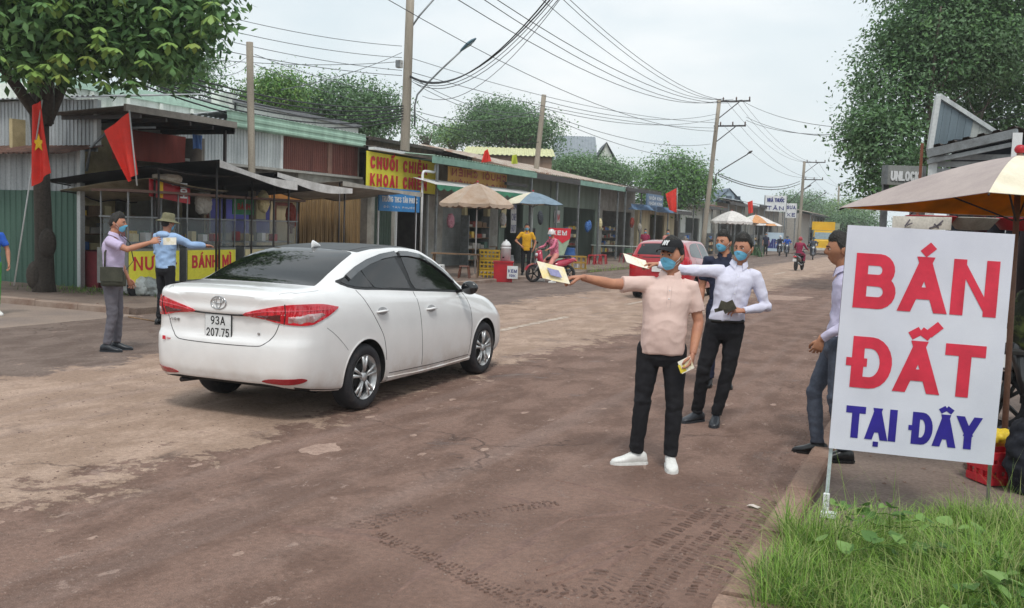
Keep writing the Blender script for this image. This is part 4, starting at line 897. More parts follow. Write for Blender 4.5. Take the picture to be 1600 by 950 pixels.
# large near leaves, one by one, in rosettes at twig ends
lm = MB(); lm.add([(0, 0, 0), (.035, .1, -.005), (.06, .2, -.02), (0, .27, -.05), (-.06, .2, -.02), (-.035, .1, -.005), (0, .14, .012)], [(0, 1, 6), (1, 2, 6), (2, 3, 6), (3, 4, 6), (4, 5, 6), (5, 0, 6)], 0, True)
proto = lm.build('leaf', LM, lt); me1 = proto.data; me2 = me1.copy(); me2.materials[0] = LL; me3 = me1.copy(); me3.materials[0] = LY
fw = Vector((-math.sin(YAW), math.cos(YAW), 0)); cnt = 0
while cnt < 290:
    px, py = random.uniform(0, 350), random.uniform(-10, 132)
    if px > 300 and py > 100: continue
    if ((px-130)/225)**2+((py-5)/128)**2 > 1.05: continue
    c0 = at_depth(px, py, random.uniform(15.0, 16.6)); k = random.randint(5, 7); tw = Vector((random.gauss(0, .3), random.gauss(-.3, .3), -.5)).normalized(); col = random.choice([me1, me1, me1, me2, me2, me3])
    for i in range(k):
        o = proto if cnt == 0 else bpy.data.objects.new('leaf', col)
        if cnt: C.objects.link(o); o.parent = lt
        a = 2*PI*i/k+random.uniform(-.2, .2); dr = (Vector((math.cos(a), math.sin(a), .1))+tw*.8).normalized()
        o.rotation_mode = 'QUATERNION'; o.rotation_quaternion = dr.to_track_quat('Y', 'Z'); o.location = c0-lt.location; s_ = random.uniform(.6, .95); o.scale = (s_,)*3; cnt += 1
def bgtree(label, blobs, nclus, per, size, mats, **kw):
    cs = [blob(*b_) for b_ in blobs]; m = sum((c for c, r_ in cs), Vector())/len(cs); return tree(label, (m.x, m.y, 0), cs, nclus, per, size, mats, **kw)
GB = 'trees standing behind the shop row'
bgtree('sparse feathery tree above the white building at left', [(285, 118, 48, 38, 42), (240, 95, 30, 22, 42), (310, 85, 25, 20, 42)], 325, 22, 0.176, [LF, LM], trunk_r=.2, seed=5, spread=.5, group=GB)
bgtree('light green tree just left of the dark tree behind the mint eave', [(415, 152, 48, 26, 45), (440, 140, 34, 28, 45)], 400, 26, 0.160, [LB, LL, LM], trunk_r=.2, seed=6, spread=.45, group=GB)
bgtree('dark green tree behind the mint eave left of the tall pole', [(540, 160, 62, 36, 50), (595, 175, 34, 30, 50), (480, 165, 34, 26, 50), (560, 190, 60, 28, 50)], 775, 26, 0.192, [LD, LM, LF], trunk_r=.3, seed=7, spread=.5, group=GB)
bgtree('broad domed tree behind the yellow-roofed house', [(790, 200, 74, 36, 72), (775, 180, 45, 24, 72), (838, 215, 35, 30, 72)], 875, 26, 0.224, [LF, LM, LD], trunk_r=.3, seed=8, spread=.6, group=GB)
bgtree('pale low tree at the left foot of the domed tree', [(708, 212, 28, 16, 75)], 175, 22, 0.224, [LF, LL], trunk_r=.2, seed=9, spread=.5, group=GB)
bgtree('spindly bare-topped bush beside the street lamp pole', [(668, 208, 24, 14, 60)], 40, 14, .2, [LF], trunk_r=.12, seed=10, spread=.5, group=GB)
bgtree('rounded green trees in front of the grey-roofed houses', [(912, 263, 46, 17, 82), (965, 272, 34, 14, 82), (880, 262, 24, 13, 82)], 650, 24, 0.240, [LF, LM], trunk_r=.25, seed=11, spread=.6, group=GB)
bgtree('bushy bright green tree left of the leaning pole', [(1055, 276, 48, 34, 68), (1040, 300, 40, 30, 68), (1085, 290, 26, 28, 68)], 775, 26, 0.224, [LM, LB, LF], trunk_r=.3, seed=12, spread=.5, group=GB)
bgtree('far tree above the shop signs', [(1262, 322, 28, 22, 135), (1235, 318, 20, 16, 135)], 325, 22, 0.320, [LF], trunk_r=.3, seed=13, spread=.8, group='far trees closing the road')
bgtree('far light green tree above the truck', [(1305, 335, 34, 20, 150), (1335, 330, 26, 22, 150)], 400, 22, 0.336, [LM, LL], trunk_r=.3, seed=14, spread=.9, group='far trees closing the road')
bgtree('far dark hedge-like tree left of the umbrella tip', [(1340, 345, 40, 16, 120), (1300, 350, 40, 10, 125)], 325, 22, 0.288, [LF, LD], trunk_r=.3, seed=15, spread=.8, group='far trees closing the road')
bgtree('bright green bush peeking at the left edge over the roof', [(0, 112, 20, 24, 34)], 150, 20, 0.160, [LB], trunk_r=.15, seed=16, spread=.35)
bgtree('low bush between the tin shop and the flag', [(1030, 330, 22, 14, 70), (1000, 318, 16, 10, 72)], 120, 20, .25, [LM], trunk_r=.15, seed=17, spread=.4, group=GB)
bgtree('great spreading tree filling the upper right corner', [(1495, 65, 115, 72, 30), (1520, -25, 120, 50, 30), (1405, 140, 75, 66, 30), (1560, 60, 85, 70, 31), (1385, 225, 56, 58, 29), (1570, 165, 75, 60, 32), (1440, 55, 62, 42, 30), (1450, 270, 60, 40, 30), (1350, 210, 32, 42, 29), (1370, 290, 28, 24, 29)], 2300, 34, .15, [LF, LD, LM, LF], trunk_r=.22, seed=18, spread=.31, nlimb=8, inner=.55)

# ================================================================ grass plot and weeds
def grass(name, label, n, xy, hmin, hmax, wd, mats, seed=1, lean=.5):
    g_ = np.random.default_rng(seed); P = xy(g_, n); n = len(P); h = g_.uniform(hmin, hmax, n)*P[:, 2]; a = g_.uniform(0, 2*PI, n); b_ = g_.uniform(.1, lean, n)*h*1.5; w_ = wd*g_.uniform(.6, 1.3, n)
    dx, dy = np.cos(a), np.sin(a); V = []
    for t_, k in ((0, 1), (.4, .85), (.75, .55), (1, .04)):
        cx = P[:, 0]+dx*b_*t_**2; cy = P[:, 1]+dy*b_*t_**2; cz = h*(t_-.22*t_**3*(b_/h))
        V.append(np.stack([cx-dy*w_*k, cy+dx*w_*k, cz], 1)); V.append(np.stack([cx+dy*w_*k, cy-dx*w_*k, cz], 1))
    V = np.stack(V, 1).reshape(-1, 3); i = np.arange(n)*8; F = np.stack([np.stack([i+2*k, i+2*k+1, i+2*k+3, i+2*k+2], 1) for k in range(3)], 1).reshape(-1, 4)
    me = bpy.data.meshes.new(name); me.vertices.add(len(V)); me.vertices.foreach_set('co', V.ravel()); me.loops.add(F.size); me.loops.foreach_set('vertex_index', F.ravel().astype(np.int32)); me.polygons.add(len(F))
    me.polygons.foreach_set('loop_start', np.arange(0, F.size, 4, dtype=np.int32)); me.polygons.foreach_set('loop_total', np.full(len(F), 4, dtype=np.int32))
    for m in mats: me.materials.append(m)
    me.polygons.foreach_set('material_index', np.repeat(g_.integers(0, len(mats), n), 3).astype(np.int32)); me.update(); me.validate()
    o = bpy.data.objects.new(name, me); C.objects.link(o); return tag(o, label, 'grass', kind='stuff')
G1 = leafmat('grass_blade', '8db052', '74983f', .3); G2 = leafmat('grass_blade_dark', '5c8038', '486a2e', .3); G3 = leafmat('grass_blade_dry', 'a9b077', '8f9a5c', .3)
def plot(g_, n):
    x = g_.uniform(-.85, 1.7, n); y = g_.uniform(4.2, 6.9, n)
    lim = 6.15+.3*np.sin(x*2.3)+.25*np.sin(x*5.1+1)+.2*(x > .4); left = -.72+.25*np.clip((y-5.0), 0, 2)*.6+.06*np.sin(y*9)
    k = (y < lim) & (x > left); x, y = x[k], y[k]; s_ = np.array([.55+.75*max(0, .5+noise.noise((a*1.6, b_*1.6, 3))*1.4) for a, b_ in zip(x, y)])
    edge = np.clip((lim[k]-y)/.35, .35, 1); return np.stack([x, y, s_*edge], 1)
grass('grass', 'dense uneven green grass filling the kerbed plot at the lower right', 34000, plot, .1, .31, .0027, [G1, G1, G2, G3], 2, .95)
grass('tall_grass', 'thin tall seed stalks standing above the plot under the sign', 900, plot, .32, .56, .0014, [G3, G1], 3, .55)
def edge_tuft(g_, n): return np.stack([g_.normal(-.62, .05, n), g_.uniform(4.35, 5.2, n), g_.uniform(.4, 1, n)], 1)
grass('kerb_grass', 'short grass spilling over the kerb edge', 900, edge_tuft, .05, .14, .0025, [G1, G2], 4, .9)
def treefoot(g_, n): return np.stack([g_.normal(-15.9, .8, n), g_.normal(14.4, .35, n), g_.uniform(.3, 1, n)], 1)
grass('weeds', 'scruffy weeds at the foot of the street tree and shack', 1300, treefoot, .08, .25, .008, [G2, G1], 5, .7)
def verge(g_, n): return np.stack([g_.uniform(-13.6, -12.3, n), g_.choice([36, 38.5, 41, 44.], n)+g_.normal(0, .7, n), g_.uniform(.3, 1, n)], 1)
grass('verge_grass', 'sparse grass tufts on the bare far verge', 1200, verge, .1, .2, .012, [G1, G3], 6, .7)
soil = MB(); soil.add([(-.66, 4.33, -.002), (3.7, 4.33, -.002), (3.7, 6.1, -.002), (-.3, 6.1, -.002)], [(0, 1, 2, 3)]); tag(soil.build('plot_soil', M('plot_soil', '5a4d3a', .95, col2='4c5a2e', scale=8, bump=.5)), kind='structure')
vp = empty('creeping_vine', 'broad heart-leaved creeping plant in the grass at the lower right corner', 'plant', (0.38, 5.15, 0))
hl = MB(); hv = [(0, 0, 0)]; out_ = [(0, -.005), (.035, -.02), (.05, .01), (.042, .045), (.02, .08), (0, .105), (-.02, .08), (-.042, .045), (-.05, .01), (-.035, -.02)]
hl.add([(0, .04, -.008)]+[(x, y, .012*abs(x)/.05) for x, y in out_], [(0, 1+k, 1+(k+1) % 10) for k in range(10)], 0, True)
VL = leafmat('vine_leaf', '86a860', '6c9148', .25); VL2 = leafmat('vine_leaf_dark', '5f8446', '4c6f38', .25)
pl = hl.build('leaf', VL, vp); m2 = pl.data.copy(); m2.materials[0] = VL2
stem = MB(); k = 0
for j in range(17):
    c0 = Vector((random.uniform(-.1, .6), random.uniform(-.6, .35), .14)); d_ = Vector((random.uniform(-1, 1), random.uniform(-1, .4), 0)).normalized(); pts = [c0+d_*t_*.12+Vector((0, 0, .06+.04*math.sin(t_+j))) for t_ in range(8)]; stem.tube(pts, .003, 5)
    for q_ in pts:
        for s_ in (-1, 1):
            o = pl if k == 0 else bpy.data.objects.new('leaf', random.choice([pl.data, m2]))
            if k: C.objects.link(o); o.parent = vp
            k += 1; a = math.atan2(d_.y, d_.x)+s_*1.2+random.uniform(-.4, .4); sc = random.uniform(.4, .85); o.location = q_+Vector((random.uniform(-.03, .03), random.uniform(-.03, .03), random.uniform(.0, .06))); o.rotation_euler = (random.uniform(-.5, .5), random.uniform(-.5, .5), a-PI/2); o.scale = (sc,)*3
stem.build('stem', G2, vp)

# ================================================================ poles, lamps, wires
PC = M('pole_concrete', 'a39a8c', .85, col2='7f776b', scale=3, streak=True, grain=.12, gscale=30, bump=.3, bscale=30)
def util_pole(label, base, top, r0, r1, arms=(), group='utility poles along the left side', name='utility_pole', z0=0):
    b_, t_ = Vector(base), Vector(top); r_ = empty(name, label, 'pole', b_, 0, group); mb = MB(); v = t_-b_; mb.tube([v*k/6 for k in range(7)], [r0+(r1-r0)*k/6 for k in range(7)], 12); mb.build('shaft', PC, r_)
    for h, w_ in arms:
        q = v*(h/v.z); mb = MB(); mb.bar(q+Vector((-.15, 0, 0)), q+Vector((w_, 0, 0)), .09, .09); mb.bar(q+Vector((0, 0, -w_*.55)), q+Vector((w_*.65, 0, -.05)), .05, .05); o = mb.build('crossarm', DSTEEL, r_)
        for k in range(3): mb = MB(); mb.lathe([(.03, 0), (.05, .05), (.035, .1), (.055, .14), (.02, .22)], 8, 0, tuple(q+Vector((.25+k*(w_-.3)/2, 0, .04)))); mb.build('insulator', M('brown_insulator', '5a4438', .4, bump=0), o)
    return r_
def lamp(label, base, path, head, group='street lamps over the road', blue=True):
    r_ = empty('street_lamp', label, 'street lamp', base, 0, group); b_ = Vector(base); mb = MB(); mb.tube([Vector(p)-b_ for p in path], .035, 8); mb.build('arm', STEEL if blue else DSTEEL, r_)
    a, e2 = Vector(path[-1])-b_, Vector(head)-b_; d_ = (e2-a); L = d_.length; q = d_.to_track_quat('Y', 'Z'); mb = MB(); rg = []
    for t_, w_, h_ in ((0, .05, .05), (.15, .09, .07), (.5, .15, .1), (.8, .13, .08), (1, .04, .03)):
        rg.append([a+q @ Vector((math.cos(k*PI/6)*w_, t_*L, (math.sin(k*PI/6) if math.sin(k*PI/6) > 0 else .35*math.sin(k*PI/6))*h_)) for k in range(12)])
    mb.rings(rg); h = mb.build('lamp_head', M('lamp_blue_grey', '50707f', .45, bump=0) if blue else DSTEEL, r_); mb = MB(); mb.ell(a+q @ Vector((0, L*.55, -.035)), (.09, .2*L, .03), 10, 6, 0, q.to_matrix()); mb.build('lens', M('lamp_lens', '9fb0b4', .2, bump=0), h); return r_
P1b = Vector((-18.9, 31.9, 0))
dep = lambda v: v.x*-math.sin(YAW)+v.y*math.cos(YAW)
p1t = at_depth(642, -30, dep(P1b)); P1b = at_depth(629, 300, dep(P1b)); P1b.z = 0; util_pole('tall concrete pole behind the yellow banner carrying the blue-headed lamp', P1b, p1t, .2, .15)
pm = empty('meter_box', 'grey cable box strapped to the tall concrete pole', 'box', at_depth(624, 100, dep(P1b)-.2)); part(pm, 'case', M('box_grey', 'c2c3bf', .6, bump=0), span(-.1, .1, -.1, .1, -.14, .14)); part(pm, 'cover', STEEL, span(-.09, .09, -.13, -.1, -.12, .12))
def D(px, py, d_): return at_depth(px, py, d_)
dp = dep(P1b)
lamp('curved lamp arm with blue-grey head on the tall pole', D(648, 196, dp), [D(648, 196, dp), D(648, 165, dp), D(652, 148, dp), D(668, 130, dp), D(690, 108, dp), D(720, 80, dp-.2)], D(744, 60, dp-.4))
lamp('upper lamp arm leaving the frame at the top of the tall pole', D(638, 50, dp), [D(638, 50, dp), D(655, 25, dp), D(690, -15, dp)], D(720, -45, dp))
p2b = Vector((-15.8, 19.3, 0)); dp2 = dep(p2b); pt = D(390, 66, dp2); bt = D(398, 300, dp2); p2b = Vector((bt.x, bt.y, 0)); util_pole('plain short concrete post in front of the grey corrugated wall', p2b, pt, .095, .085)
p3b = Vector((-17.6, 41.5, 0)); dp3 = dep(p3b); t3 = D(850, 148, dp3); b3 = D(840, 270, dp3); util_pole('weathered square-topped pole before the yellow-roofed house', (b3.x-.4, b3.y, 0), t3, .14, .11)
part(pm, 'strap', DSTEEL, span(-.11, .11, -.02, .02, .0, .03))
p4b = D(1104, 340, 60); p4t = D(1124, 156, 60); util_pole('leaning pole with two crossarms left of the far umbrellas', (p4b.x-.2, p4b.y, 0), p4t, .16, .12, ((p4t.z-.1, 1.9), (p4t.z-1.6, 1.8)))
p5b = D(1249, 345, 96); p5t = D(1257, 252, 96); util_pole('second far pole with crossarms above the shop signs', (p5b.x, p5b.y, 0), p5t, .17, .13, ((p5t.z-.1, 2.0), (p5t.z-1.8, 1.9)))
p6b = D(1309, 350, 150); p6t = D(1311, 288, 150); util_pole('farthest pole with small crossarms near the truck', (p6b.x, p6b.y, 0), p6t, .17, .13, ((p6t.z-.1, 2.0), (p6t.z-1.7, 1.9)))
lamp('thin lamp arm on the leaning pole', D(1117, 290, 60), [D(1117, 290, 60), D(1119, 272, 60), D(1130, 264, 60), D(1168, 241, 60)], D(1176, 236, 60), blue=False)
lamp('lamp arm above the white shop signs', D(1232, 318, 100), [D(1232, 318, 100), D(1250, 300, 100), D(1262, 293, 100)], D(1268, 289, 100), blue=False)
lamp('farthest lamp arm above the road', D(1262, 318, 120), [D(1262, 318, 120), D(1275, 310, 120), D(1286, 304, 120)], D(1292, 300, 120), blue=False)
ORD = ['first', 'second', 'third', 'fourth', 'fifth', 'sixth', 'seventh', 'eighth', 'ninth', 'tenth', 'eleventh']
WIRE = M('black_cable', '2a2c2f', .6, bump=0); WIREG = M('grey_cable', '6c7276', .6, bump=0)
def wire(a, b_, sag, r_=.01, label='thin overhead power line crossing the sky', m_=None, group='overhead lines'):
    a, b_ = Vector(a), Vector(b_); mb = MB(); n = 16; pts = [a.lerp(b_, i/n)+Vector((0, 0, -sag*4*(i/n)*(1-i/n))) for i in range(n+1)]; mb.tube(pts, r_, 4, 0, False); return tag(mb.build('power_line', m_ or WIRE), label, 'cable', group)
def wpx(a, b_, da, db, sag=.3, r_=.01, **kw): return wire(D(*a, da), D(*b_, db), sag, r_, **kw)
G_ = '%s from the left of six high-voltage lines running down to the leaning pole'
for i, (a, b_, da) in enumerate([((700, -10), (1122, 158), 22), ((742, -10), (1134, 158), 22), ((762, -10), (1160, 158), 22), ((836, -10), (1132, 154), 26), ((870, -10), (1146, 155), 26), ((880, -10), (1160, 156), 26)]): wpx(a, b_, da, 60, .9, .012, label=G_ % ORD[i])
G_ = '%s of five lines from the leaning pole crossarms to the second far pole'
for i, (a, b_) in enumerate([((1135, 158), (1258, 253)), ((1150, 158), (1268, 254)), ((1160, 158), (1280, 255)), ((1130, 195), (1258, 277)), ((1155, 195), (1278, 278))]): wpx(a, b_, 60, 96, .9, .012, label=G_ % ORD[i])
G_ = ['uppermost left line from the second far pole to the farthest', 'uppermost right line from the second far pole to the farthest', 'lower line from the second far pole to the farthest', 'lower thick cable between the leaning pole and second far pole', 'upper thick cable between the leaning pole and second far pole']
for i, (a, b_) in enumerate([((1262, 254), (1311, 290)), ((1280, 255), (1318, 290)), ((1270, 278), (1314, 305)), ((1124, 275), (1250, 287)), ((1124, 272), (1250, 283))]): wpx(a, b_, 60 if a[0] < 1200 else 96, 96 if a[0] < 1200 else 150, .7, .012 if a[0] > 1200 else .03, label=G_[i])
G_ = '%s of ten thin lines over the white building, counting down from the top'
for i, (a, b_, m_) in enumerate([((330, 20), (628, 72), WIREG), ((335, 42), (628, 90), WIREG), ((300, 50), (628, 110), WIREG), ((300, 68), (628, 118), WIRE), ((320, 92), (628, 96), WIREG), ((330, 108), (392, 84), WIREG), ((336, 118), (392, 100), WIREG), ((398, 85), (628, 150), WIREG), ((398, 100), (620, 172), WIREG), ((440, 140), (628, 82), WIREG)]): wpx(a, b_, 30, dp, .15, .011, label=G_ % ORD[i], m_=m_)
G_ = '%s from the top of six black telephone cables slung past the short post'
for i in range(6): wpx((250-8*i, 108+i*4), (632, 165+i*4), 22, dp, .35+.06*i, .02, label=G_ % ORD[i])
G_ = '%s of eleven lines fanning right from the tall pole and weathered pole'
for i, (a, b_, m_) in enumerate([((640, 90), (1120, 192), WIREG), ((640, 112), (1120, 200), WIRE), ((640, 118), (846, 175), WIREG), ((640, 125), (846, 180), WIREG), ((640, 170), (846, 168), WIREG), ((640, 180), (842, 190), WIRE), ((650, 178), (842, 222), WIRE), ((852, 158), (1120, 178), WIREG), ((852, 170), (1120, 185), WIREG), ((852, 180), (1120, 250), WIREG), ((855, 178), (1110, 225), WIREG)]): wpx(a, b_, dp, 41 if b_[0] < 900 else 60, .5, .012, label=G_ % ORD[i], m_=m_)
G_ = '%s from the left of five black cables climbing out of the top of the frame'
for i, (a, b_, r_) in enumerate([((640, 118), (866, -8), .022), ((640, 120), (860, -8), .022), ((645, 125), (872, -10), .012), ((648, 130), (880, -10), .012), ((660, 150), (880, -8), .01)]): wpx(a, b_, dp, 22, .9, r_, label=G_ % ORD[i])
for i, (a, b_) in enumerate([((590, -10), (1120, 205)), ((1166, 183), (1620, 172)), ((1166, 188), (1620, 150)), ((1160, 158), (1620, 178))]): wpx(a, b_, 26 if a[0] < 1000 else 60, 60 if a[0] < 1000 else 24, .9, .012, label=['long line falling from the top of the tall pole to the leaning pole', 'lowest long line from the leaning pole to the right edge', 'line from the leaning pole rising across the big tree', 'highest line from the leaning pole to the right edge'][i])
# ================================================================ people
SKIN = M('skin_warm', 'b98468', .55, col2='a87560', scale=8, grain=.06, gscale=40, bump=.05, spec=.35)
SKIN2 = M('skin_tan', 'a5755a', .55, col2='94664d', scale=8, grain=.06, gscale=40, bump=.05, spec=.35)
HAIR = M('black_hair', '17150f', .45, col2='211c18', scale=40, stretch=(3, 3, .6), grain=.4, gscale=120, bump=.9, bscale=90)
MASKM = M('blue_surgical_mask', '7cc6e6', .8, col2='66b6da', scale=6, grain=.05, bump=.15, bscale=60)
EYEW = M('eye_white', 'd8d2cc', .3, bump=0); EYEB = M('dark_iris', '1c1410', .2, bump=0); BROW = M('eyebrow', '1d1814', .9, bump=0)
def ss(a, b_, x): t_ = min(1, max(0, (x-a)/(b_-a))) if a != b_ else 0; return t_*t_*(3-2*t_)
def gs(x, s_): return math.exp(-(x/s_)**2)
def head_pt(az, el, off=0):
    """point of the head for azimuth (0 = face, + = wearer's right) and elevation, head centre at 0, facing +Y, 23 cm tall"""
    x, y, z = math.sin(az)*math.cos(el), math.cos(az)*math.cos(el), math.sin(el)
    px, py, pz = x*.076, y*.094, z*.116
    low = ss(.1, -1, z); px *= 1-.30*low; py *= 1-.10*low
    if y < 0: py *= 1.04; pz -= 0; px *= 1-.05*low
    if y > 0 and z < 0: py += .010*ss(-.35, -.85, z)*gs(x, .45)            # chin
    front = max(0, y)
    py += .0235*gs(x, .13)*ss(.22, -.17, z)*ss(-.34, -.2, z)*front          # nose
    py += .006*gs(x, .10)*gs(z-.12, .2)*front
    for s_ in (-1, 1):
        py -= .011*gs(x-s_*.36, .17)*gs(z-.06, .11)*front                  # sockets
        py += .005*gs(x-s_*.36, .25)*gs(z-.22, .07)*front                  # brow
        px += s_*.003*gs(z+.15, .2)*gs(x-s_*.75, .3)
    py += .0065*gs(x, .22)*gs(z+.47, .055)*front+.0065*gs(x, .2)*gs(z+.58, .05)*front-.004*gs(x, .2)*gs(z+.525, .022)*front
    v = Vector((px, py, pz)); return v+v.normalized()*off if off else v
def head_mesh(mb, nu=56, nv=44):
    vs = [head_pt(0, -PI/2)]
    for j in range(1, nv):
        el = -PI/2+PI*j/nv
        for k in range(nu): vs.append(head_pt(2*PI*k/nu, el))
    vs.append(head_pt(0, PI/2)); L = len(vs)-1; fs = [(0, 1+k, 1+(k+1) % nu) for k in range(nu)]
    for j in range(nv-2):
        o = 1+j*nu; fs += [(o+k, o+nu+k, o+nu+(k+1) % nu, o+(k+1) % nu) for k in range(nu)]
    o = 1+(nv-2)*nu; fs += [(o+k, L, o+(k+1) % nu) for k in range(nu)]
    mb.add(vs, fs, 0, True)
    for s_ in (-1, 1):
        mb.ell((s_*.077, -.012, -.005), (.009, .019, .031), 12, 8, 0, Matrix.Rotation(s_*-.25, 3, 'Z')); mb.ell((s_*.082, -.016, .002), (.007, .013, .022), 10, 6)
def head_patch(az0, az1, el0, el1, off, nu=20, nv=12, pleat=0, ragged=None, th=.003):
    def fn(u, v):
        az = az0+(az1-az0)*u; e0 = el0(u) if callable(el0) else el0; e1 = el1(u) if callable(el1) else el1; o = off(u, v) if callable(off) else off
        return head_pt(az, e0+(e1-e0)*v, o+(pleat*abs(math.sin(v*PI*4)) if pleat else 0))
    return fn
def rot_to(d, n):
    y = Vector(d).normalized(); z = Vector(n); z = (z-y*z.dot(y)).normalized(); x = y.cross(z); return Matrix((x, y, z)).transposed()
def hand_mesh(mb, o, d, n, right=True, curl=.5, s_=1, spread=.12, grip=None):
    """o wrist, d along the hand, n = back of the hand; palm, four jointed fingers and a thumb"""
    Q = rot_to(d, n); o = Vector(o); T = lambda x, y, z: o+Q @ Vector((x*s_, y*s_, z*s_)); sd = 1 if right else -1
    mb.tube([T(0, -.03, 0), T(0, .005, 0), T(0, .035, 0), T(0, .07, 0), T(0, .092, -.002)], [(.022*s_, .018*s_), (.025*s_, .017*s_), (.037*s_, .016*s_), (.041*s_, .014*s_), (.036*s_, .011*s_)], 12, up=Q @ Vector((0, 0, 1)))
    for i, (x, L, r_) in enumerate([(-.031, .068, .0085), (-.0105, .078, .009), (.0105, .073, .0088), (.030, .058, .0078)]):
        x *= sd; p = Vector((x, .086-.006*abs(i-1.2), 0)); a = curl*(.35+.1*i); pts = [p.copy()]; ang = 0; fan = -sd*(i-1.5)*-spread
        for k, f in enumerate((.42, .32, .26)):
            ang += a*(1 if k == 0 else 1.25); p = p+Vector((math.sin(fan)*L*f, math.cos(ang)*L*f, -math.sin(ang)*L*f)); pts.append(p.copy())
        mb.tube([T(*q) for q in [Vector((x, .07, 0))]+pts], [r_*1.05*s_, r_*s_, r_*.97*s_, r_*.88*s_, r_*.65*s_], 8)
    pts = [Vector((-.022*sd, .022, -.004)), Vector((-.043*sd, .048, -.012)), Vector((-.052*sd, .075, -.018-.012*curl)), Vector((-.047*sd, .1, -.024-.02*curl))]
    mb.tube([T(*q) for q in pts], [.013*s_, .0115*s_, .0105*s_, .007*s_], 8)
def ering(c, rx, ry, n=20, p=2.4, q=None, ax=None):
    out = []
    for k in range(n):
        a = 2*PI*k/n; ca, sa = math.cos(a), math.sin(a); v = Vector((math.copysign(abs(ca)**(2/p), ca)*rx, math.copysign(abs(sa)**(2/p), sa)*ry, 0))
        if q: v = q @ v
        out.append(Vector(c)+v)
    return out
def person(label, loc, rz, J, top, legs, shoe, skin=None, hair=True, mask=True, long_=False, group=None, vox=.009, hs=1.0, collar=True, tuck=False, folds=1.0, hem=None, extra_top=0, eyes=True, belly=0, seat=False, shoe_dir=(None, None), hand_n=(None, None), curl=(.6, .6), hand_d=(None, None), name='person', sole=None, hoodie=False):
    """J: joints in the figure's own frame, facing +Y, right hand on +X. top/legs/shoe materials."""
    r_ = empty(name, label, 'person', loc, rz, group); skin = skin or SKIN
    j = dict(pel=(0, 0, .90), chest=(0, 0, 1.22), neck=(0, -.015, 1.43), head=(0, .015, 1.575), yaw=0, pit=0, shR=(.175, -.01, 1.375), shL=(-.175, -.01, 1.375), elR=(.23, -.03, 1.1), elL=(-.23, -.03, 1.1), wrR=(.24, .05, .86), wrL=(-.24, .05, .86),
             hipR=(.085, 0, .88), hipL=(-.085, 0, .88), knR=(.095, .02, .48), knL=(-.095, .02, .48), anR=(.1, -.02, .09), anL=(-.1, -.02, .09)); j.update(J)
    V = {k: (Vector(v) if isinstance(v, tuple) else v) for k, v in j.items()}
    pel, chest, neck, head = V['pel'], V['chest'], V['neck'], V['head']
    up = (neck-pel).normalized(); side = (V['shR']-V['shL']).normalized()
    def spine(t_):   # 0 pelvis .. 1 neck
        return pel*(1-t_)**2+2*(2*chest-pel*.5-neck*.5)*.5*2*t_*(1-t_)*.5+2*(2*chest-pel*.5-neck*.5)*0*t_+neck*t_**2 if False else (pel.lerp(chest, t_/.6) if t_ < .6 else chest.lerp(neck, (t_-.6)/.4))
    def tor(levels, grow=0):
        rg = []
        for t_, rx, ry, oy in levels:
            c = spine(max(0, min(1, t_)))+(up*(t_*(neck-pel).length) if t_ < 0 else Vector())
            w1 = min(1, max(0, t_/.85)); sv = Vector((1, 0, 0)).lerp(side, w1).normalized(); fv = up.cross(sv).normalized(); q = Matrix((sv, fv, up)).transposed()
            rg.append(ering(c+fv*oy, rx+grow, ry+grow, 24, 2.2, q))
        return rg
    # ---- skin
    mb = MB(); mb.rings(tor([(.0, .13, .09, 0), (.3, .12, .085, 0), (.6, .14, .095, 0), (.85, .14, .085, 0), (.97, .07, .055, 0)]))
    mb.tube([neck-up*.05, neck+up*.02+(head-neck)*.05, head+Vector((0, -.01, -.045))], [.062, .056, .054], 14)
    ak = .78 if long_ else 1
    for s_ in 'RL':
        sh, el, wr = V['sh'+s_], V['el'+s_], V['wr'+s_]; mb.ell(sh, (.05, .05, .05), 12, 8)
        mb.tube([sh, sh.lerp(el, .4), el, el.lerp(wr, .25), el.lerp(wr, .7), wr], [.05*ak, .046*ak, .038*ak, .040*ak, .031*ak, .025], 12); mb.ell(el, (.039*ak,)*3, 10, 8)
        hp, kn, an = V['hip'+s_], V['kn'+s_], V['an'+s_]; mb.tube([hp, hp.lerp(kn, .5), kn, kn.lerp(an, .35), an], [.08, .068, .05, .052, .035], 12); mb.ell(kn, (.05,)*3, 10, 8)
    body = mb.build('body', skin, r_); remesh(body, vox, 3)
    hq = Matrix.Rotation(V['yaw'], 3, 'Z') @ Matrix.Rotation(V['pit'], 3, 'X')
    mb = MB(); head_mesh(mb); mb.v = [tuple(head+hq @ (Vector(p)*hs)) for p in mb.v]
    for s_ in 'RL':
        i = 0 if s_ == 'R' else 1; d_ = Vector(hand_d[i]) if hand_d[i] else (V['wr'+s_]-V['el'+s_]); n_ = Vector(hand_n[i]) if hand_n[i] else (Vector((1 if s_ == 'R' else -1, 0, 0)) if abs(d_.normalized().z) > .6 else Vector((0, 0, 1)))
        hand_mesh(mb, V['wr'+s_], d_, n_, s_ == 'R', curl[i], 1.0)
    join_mesh(body, mb)
    def H(mb_): mb_.v = [tuple(head+hq @ (Vector(p)*hs)) for p in mb_.v]; return mb_
